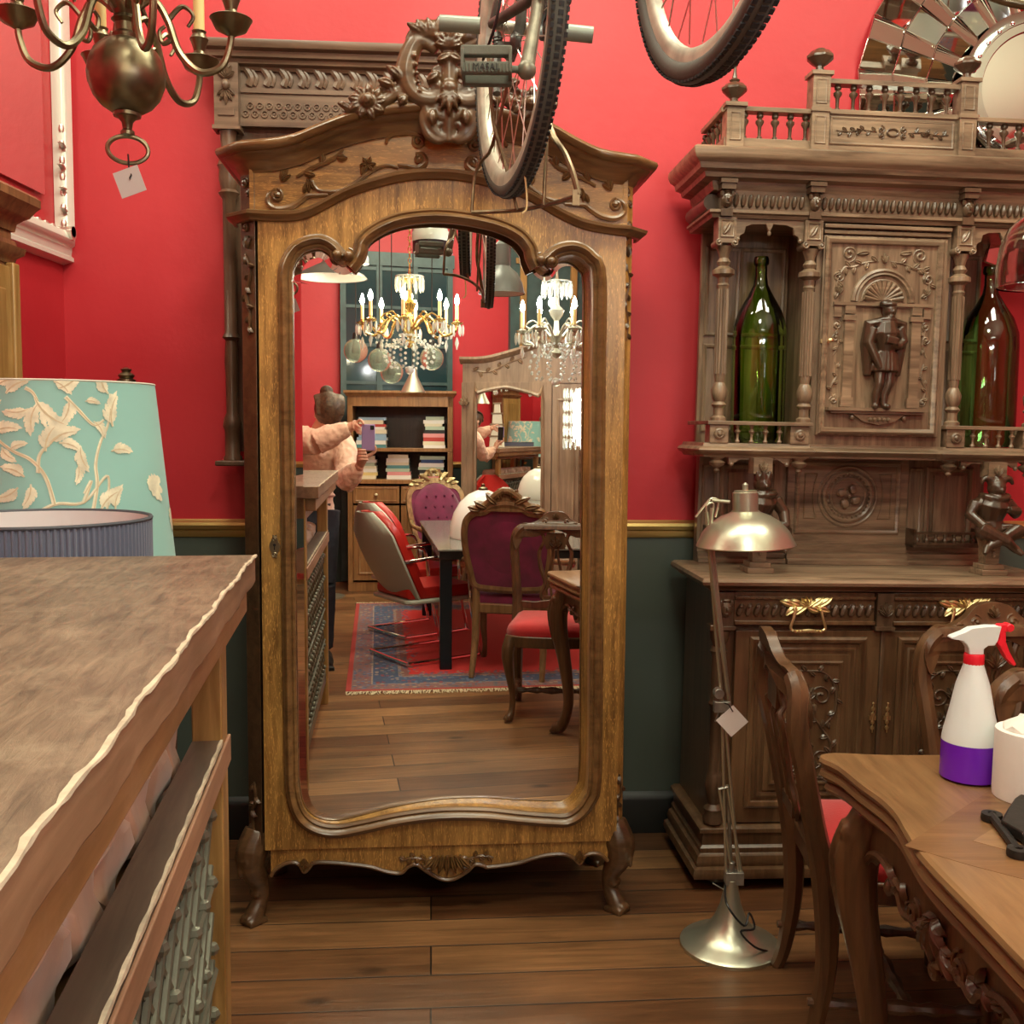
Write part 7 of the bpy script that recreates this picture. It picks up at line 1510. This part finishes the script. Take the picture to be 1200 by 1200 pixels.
# ---- industrial pendants
def pend(label, P, prof, outer, inner, name='enamel_pendant'):
    t = thing(name, label, 'lamp', P); M().lathe(prof, n=36, caps=False).build('shade', outer, t, ang=50); M().lathe([(r-.006, z+.002) for r, z in prof], n=36, caps=False).build('shade_lining', inner, t)
    zt_ = prof[-1][1]; M().lathe([(prof[-1][0]+.01, zt_-.01), (.045, zt_+.03), (.04, zt_+.10), (.02, zt_+.12), (.006, zt_+.13), (.005, 3.61-P.z)], n=18).build('lampholder', outer, t); return t
pend('grey bell shaped industrial pendant reflected beside the bicycle', vy(588, 338, 5.6), [(.125, -.03), (.12, -.01), (.11, .03), (.085, .08), (.05, .11), (.035, .13)], GREYEN, mat('white_enamel', (.8, .8, .76), .3))
pend('wide white enamel dish pendant reflected at the upper left', vy(388, 322, 6.3), [(.22, -.02), (.20, .0), (.12, .04), (.06, .07), (.04, .09)], GREYEN, bpy.data.materials['white_enamel'])
P = vy(505, 280, 6.2); t = thing('black_box_pendant', 'black domed factory pendant reflected at the top of the mirror', 'lamp', P)
M().lathe([(.09, -.09), (.105, -.08), (.11, -.02), (.105, .03), (.085, .08), (.04, .11), (.01, .12)], n=30).build('housing', BLACK, t); M().lathe([(.106, -.03), (.113, -.01), (.113, .03), (.09, .075)], n=30, caps=False).build('glass_band', mat('pale_lens', (.55, .60, .52), .1), t); M().lathe([(.008, .11), (.004, 3.61-P.z)], n=8).build('cord', BLACK, t)
# white spot lamp on the left
P = vy(421, 298, 5.4); t = thing('white_spot_lamp', 'small lit white spot lamp reflected beside the left lobe of the mirror', 'lamp', P)
M().lathe([(.05, -.05), (.048, -.02), (.03, .04), (.012, .07)], n=24, caps=False).build('shade', WHITE, t); M().ball((0, 0, -.02), .026, 14).build('bulb', BULB, t); M().lathe([(.012, .06), (.006, .09), (.005, 3.61-P.z)], n=10).build('stem', WHITE, t)
# added glowing lamp, stands in for glare in the wardrobe's right mirror
P = vy(681, 470, 7.9); t = thing('added_glare_lamp', 'added lit crystal lamp standing in for mirror glare at the right edge', 'lamp', (P.x, P.y, 0))
M().lathe([(.14, 0), (.14, .02), (.02, .05), (.012, .10), (.012, 1.30)], n=20).build('stand', OLDBRASS, t)
m = M()
for k in range(20):
    a = 2*PI*k/20
    for j in range(5): m.lathe([(.001, -.05), (.010, -.03), (.010, .03), (.002, .04)], (.13*math.cos(a), .13*math.sin(a), 1.32+j*.095), 6)
m.build('crystal_drops', PRM, t); M().lathe([(.02, 1.30), (.06, 1.34), (.06, 1.70), (.02, 1.74)], n=16).build('lit_core', mat('warm_white_glow', (1, 1, 1), .4, emit=(1, .98, .88), es=7), t)
# small chrome lamp foot at the left of the reflection
P = vz(399, 697); t = thing('chrome_floor_lamp', 'slim chrome floor lamp beside the bookcase, seen reflected', 'lamp', (P.x-.12, P.y+.1, 0))
M().lathe([(.15, 0), (.15, .012), (.06, .03), (.02, .10), (.010, .2), (.010, 1.1)], n=24).build('stand', CHROME, t); M().ball((0, 0, 1.15), (.07, .07, .09), 14).build('shade', CHROME, t)
# ------------------------------------------------------------ the photographer
def V(*a): return Vector(a)
PEACH = mat('peach_jumper', (.84, .56, .42), .85, bump=.6, bscale=90, sheen=.3); SKIN = mat('skin', (.66, .36, .25), .5); HAIR = mat('brown_hair', (.085, .045, .022), .5, bump=.9, bscale=160, var=.4, vscale=60); JEANS = mat('dark_trousers', (.03, .035, .05), .8); PHB = mat('lilac_phone_case', (.36, .26, .52), .4); SHOE = mat('dark_shoe', (.02, .02, .02), .5)
person = thing('person', 'person in a peach jumper bending over to photograph with a lilac phone', 'person', (-.30, -.42, 0))
O_ = Vector((-.30, -.42, 0))
def loc(P): return [p-O_ for p in P]
hd_ = V(-.215, -.30, 1.50)
body = M()
body.tube(loc(spl([V(-.33, -.46, .92), V(-.32, -.47, 1.05), V(-.30, -.45, 1.20), V(-.29, -.42, 1.32), V(-.27, -.38, 1.40)], 4)), [.150, .125, .135, .130, .06], 20, flat=.72)
body.tube(loc([V(-.27, -.38, 1.38), V(-.235, -.335, 1.47)]), [.055, .048], 14)
rE, rW = V(-.135, -.20, 1.115), V(-.062, -.075, 1.215); lE, lW = V(-.300, -.10, 1.345), V(-.105, -.055, 1.438)
body.tube(loc(spl([V(-.24, -.43, 1.34), V(-.13, -.41, 1.33), V(-.115, -.31, 1.21), rE], 4)), [.06, .062, .052, .044], 14); body.tube(loc([rE, rE.lerp(rW, .4), rW]), [.044, .038, .026], 14)
body.tube(loc(spl([V(-.33, -.41, 1.35), V(-.43, -.36, 1.36), V(-.40, -.22, 1.35), lE], 4)), [.06, .062, .052, .044], 14); body.tube(loc([lE, lE.lerp(lW, .4), lW]), [.044, .038, .026], 14)
for s0 in (-1, 1):
    hip = V(-.33+s0*.085, -.46, .92); kn = V(-.34+s0*.10, -.40, .50); an = V(-.345+s0*.11, -.46, .09)
    body.tube(loc([hip, hip.lerp(kn, .5), kn]), [.095, .080, .058], 14); body.tube(loc([kn, kn.lerp(an, .35), an]), [.058, .056, .036], 14); body.tube(loc([an+V(0, -.03, -.045), an+V(0, .08, -.06), an+V(0, .16, -.068)]), [.036, .034, .022], 12)
# head, bowed: face turned down and forward
HM = Matrix.Translation(hd_-O_) @ Matrix.Rotation(R(-62), 4, 'X')
body.T = HM; body.ball((0, 0, .01), (.072, .092, .108), 20); body.ball((0, .035, -.060), (.050, .050, .045), 14); body.tube([(0, .088, .012), (0, .108, -.018), (0, .094, -.028)], [.010, .014, .009], 8)
for s0 in (-1, 1): body.ball((s0*.073, -.005, -.008), (.010, .018, .030), 10); body.ball((s0*.028, .082, .018), (.014, .008, .010), 8)
body.tube([(-.022, .083, -.052), (0, .092, -.050), (.022, .083, -.052)], .006, 6); body.T = Matrix.Identity(4)
# hands: palm, four fingers and a thumb each, closed round the phone
def hand(m, wr, palm_c, nrm, fingers, thumb):
    m.tube(loc([wr, wr.lerp(palm_c, .5), palm_c]), [.024, .030, .034], 12, flat=.75)
    for f in fingers: m.tube(loc(spl(f, 3)), [.0095, .0090, .0085, .0070], 8)
    m.tube(loc(spl(thumb, 3)), [.013, .011, .0095, .007], 8)
# lower hand: fingers across the case near its bottom
wr = rW; pc_ = V(-.052, -.045, 1.268)
f1 = [[V(-.062+.0*k, -.035, 1.275-.0*k) + V(-.006*k, 0, .0), V(-.078, -.012, 1.300-.017*k), V(-.066, .010, 1.303-.017*k), V(-.040+.004*k, .016, 1.303-.018*k)] for k in range(4)]
hand(body, wr, pc_, None, f1, [V(-.035, -.045, 1.265), V(-.006, -.040, 1.278), V(.018, -.030, 1.300), V(.014, -.026, 1.330)])
# upper hand: index finger and thumb pinch the top corner, others curl behind
pc2 = V(-.092, -.040, 1.440)
f2 = [[V(-.085, -.045, 1.455), V(-.070, -.028, 1.470), V(-.058, -.008, 1.462), V(-.052, .008, 1.446)]] + [[V(-.090, -.040, 1.445-.008*k), V(-.086, -.014, 1.440-.016*k), V(-.078, .004, 1.432-.017*k), V(-.066, .002, 1.424-.017*k)] for k in range(3)]
hand(body, lW, pc2, None, f2, [V(-.090, -.050, 1.425), V(-.075, -.048, 1.410), V(-.060, -.040, 1.400), V(-.048, -.032, 1.396)])
bo = body.build('body', SKIN, person, mods=voxel(.0042, 2))
def cloth(name, segs, mt, vx=.006, extra=None):
    m = M()
    for P, r, fl2 in segs: m.tube(loc(P), r, 18, flat=fl2)
    if extra: extra(m)
    return m.build(name, mt, person, mods=voxel(vx, 2, .018 if name == 'jumper' else .008, .045))
def ribs(m):
    for k in range(7): z = 1.02+.05*k; c = V(-.325+.005*k, -.465+.003*k, z)-O_; m.tube([(c.x+(.150)*math.cos(a), c.y+.110*math.sin(a), c.z+.01*math.sin(3*a+k)) for a in [i*PI/10 for i in range(20)]], .010, 6, True)
    for (A_, B_, r0_, r1_) in ((rE, rW, .056, .040), (lE, lW, .058, .042)):
        for k in range(3): c = A_.lerp(B_, .55+.1*k)-O_; m.ball(c, (r0_*.9-.004*k,)*3, 10)
cloth('jumper', [(spl([V(-.33, -.46, .93), V(-.32, -.47, 1.05), V(-.30, -.45, 1.20), V(-.29, -.42, 1.32), V(-.272, -.385, 1.39)], 4), [.162, .142, .152, .148, .075], .76), (spl([V(-.24, -.43, 1.34), V(-.13, -.41, 1.33), V(-.115, -.31, 1.21), rE], 4), [.075, .078, .068, .062], 1), ([rE, rE.lerp(rW, .45), rE.lerp(rW, .86)], [.070, .064, .040], 1), (spl([V(-.33, -.41, 1.35), V(-.43, -.36, 1.36), V(-.40, -.22, 1.35), lE], 4), [.082, .088, .080, .072], 1), ([lE, lE.lerp(lW, .45), lE.lerp(lW, .86)], [.072, .064, .040], 1)], PEACH, extra=ribs)
tr = []
for s0 in (-1, 1):
    hip = V(-.33+s0*.085, -.46, .93); kn = V(-.34+s0*.10, -.40, .50); an = V(-.345+s0*.11, -.46, .10); tr += [([hip, hip.lerp(kn, .5), kn], [.108, .092, .070], 1), ([kn, kn.lerp(an, .4), an], [.070, .066, .052], 1)]
cloth('trousers', tr+[([V(-.33, -.46, .86), V(-.33, -.46, .98)], [.150, .152], .76)], JEANS)
for s0 in (-1, 1): an = V(-.345+s0*.11, -.46, .09); m = M(); m.tube(loc([an+V(0, -.045, -.045), an+V(0, .03, -.040), an+V(0, .12, -.052), an+V(0, .185, -.062)]), [.042, .046, .044, .024], 14); m.box(an.x-O_.x-.04, an.x-O_.x+.04, an.y-O_.y-.075, an.y-O_.y+.20, .0, .022); m.build('shoe', SHOE, person, mods=voxel(.005, 1))
m = M(); m.T = HM; m.ball((0, -.016, .040), (.086, .104, .100), 20); m.ball((0, -.075, .0), (.070, .045, .085), 16)
for k in range(40): a = random.uniform(.4, 2.9)+PI*0; b = random.uniform(-1.2, 1.2); m.tube(spl([(.080*math.sin(b), .05, .085), (.090*math.sin(b), -.03, .125-.02*abs(b)), (.088*math.sin(b), -.10, .08-.03*abs(b)), (.06*math.sin(b), -.115, .02)], 4), .006, 6)
m.ball((-.01, -.13, .05), (.040, .034, .036), 12)
m.build('hair', HAIR, person, mods=voxel(.005, 1))
# phone, its camera where the picture was taken
ph = thing('mobile_phone', 'lilac mobile phone held up in both hands in front of the person', 'phone', mat=Matrix.Translation((-.024, -.010, 1.373)) @ Matrix.Rotation(-PITCH, 4, 'X'))
m = M(); m.box(-.037, .037, -.010, 0, -.074, .074); m.build('case', PHB, ph, bevel=.004); m = M(); m.box(-.034, .034, -.0108, -.0095, -.071, .071); m.build('screen', BLACK, ph)
m = M(); m.box(.010, .031, -.0, .0018, .044, .068); bp2 = m.build('camera_bump', BLACK, ph, bevel=.0015); 
for z in (.050, .062): M().lathe([(.0045, .0018), (.0045, .003), (.0035, .003)], (.0205, 0, 0), 14, Matrix.Rotation(R(-90), 4, 'X')).build('lens', SHINY, bp2).location = (0, .0, z)
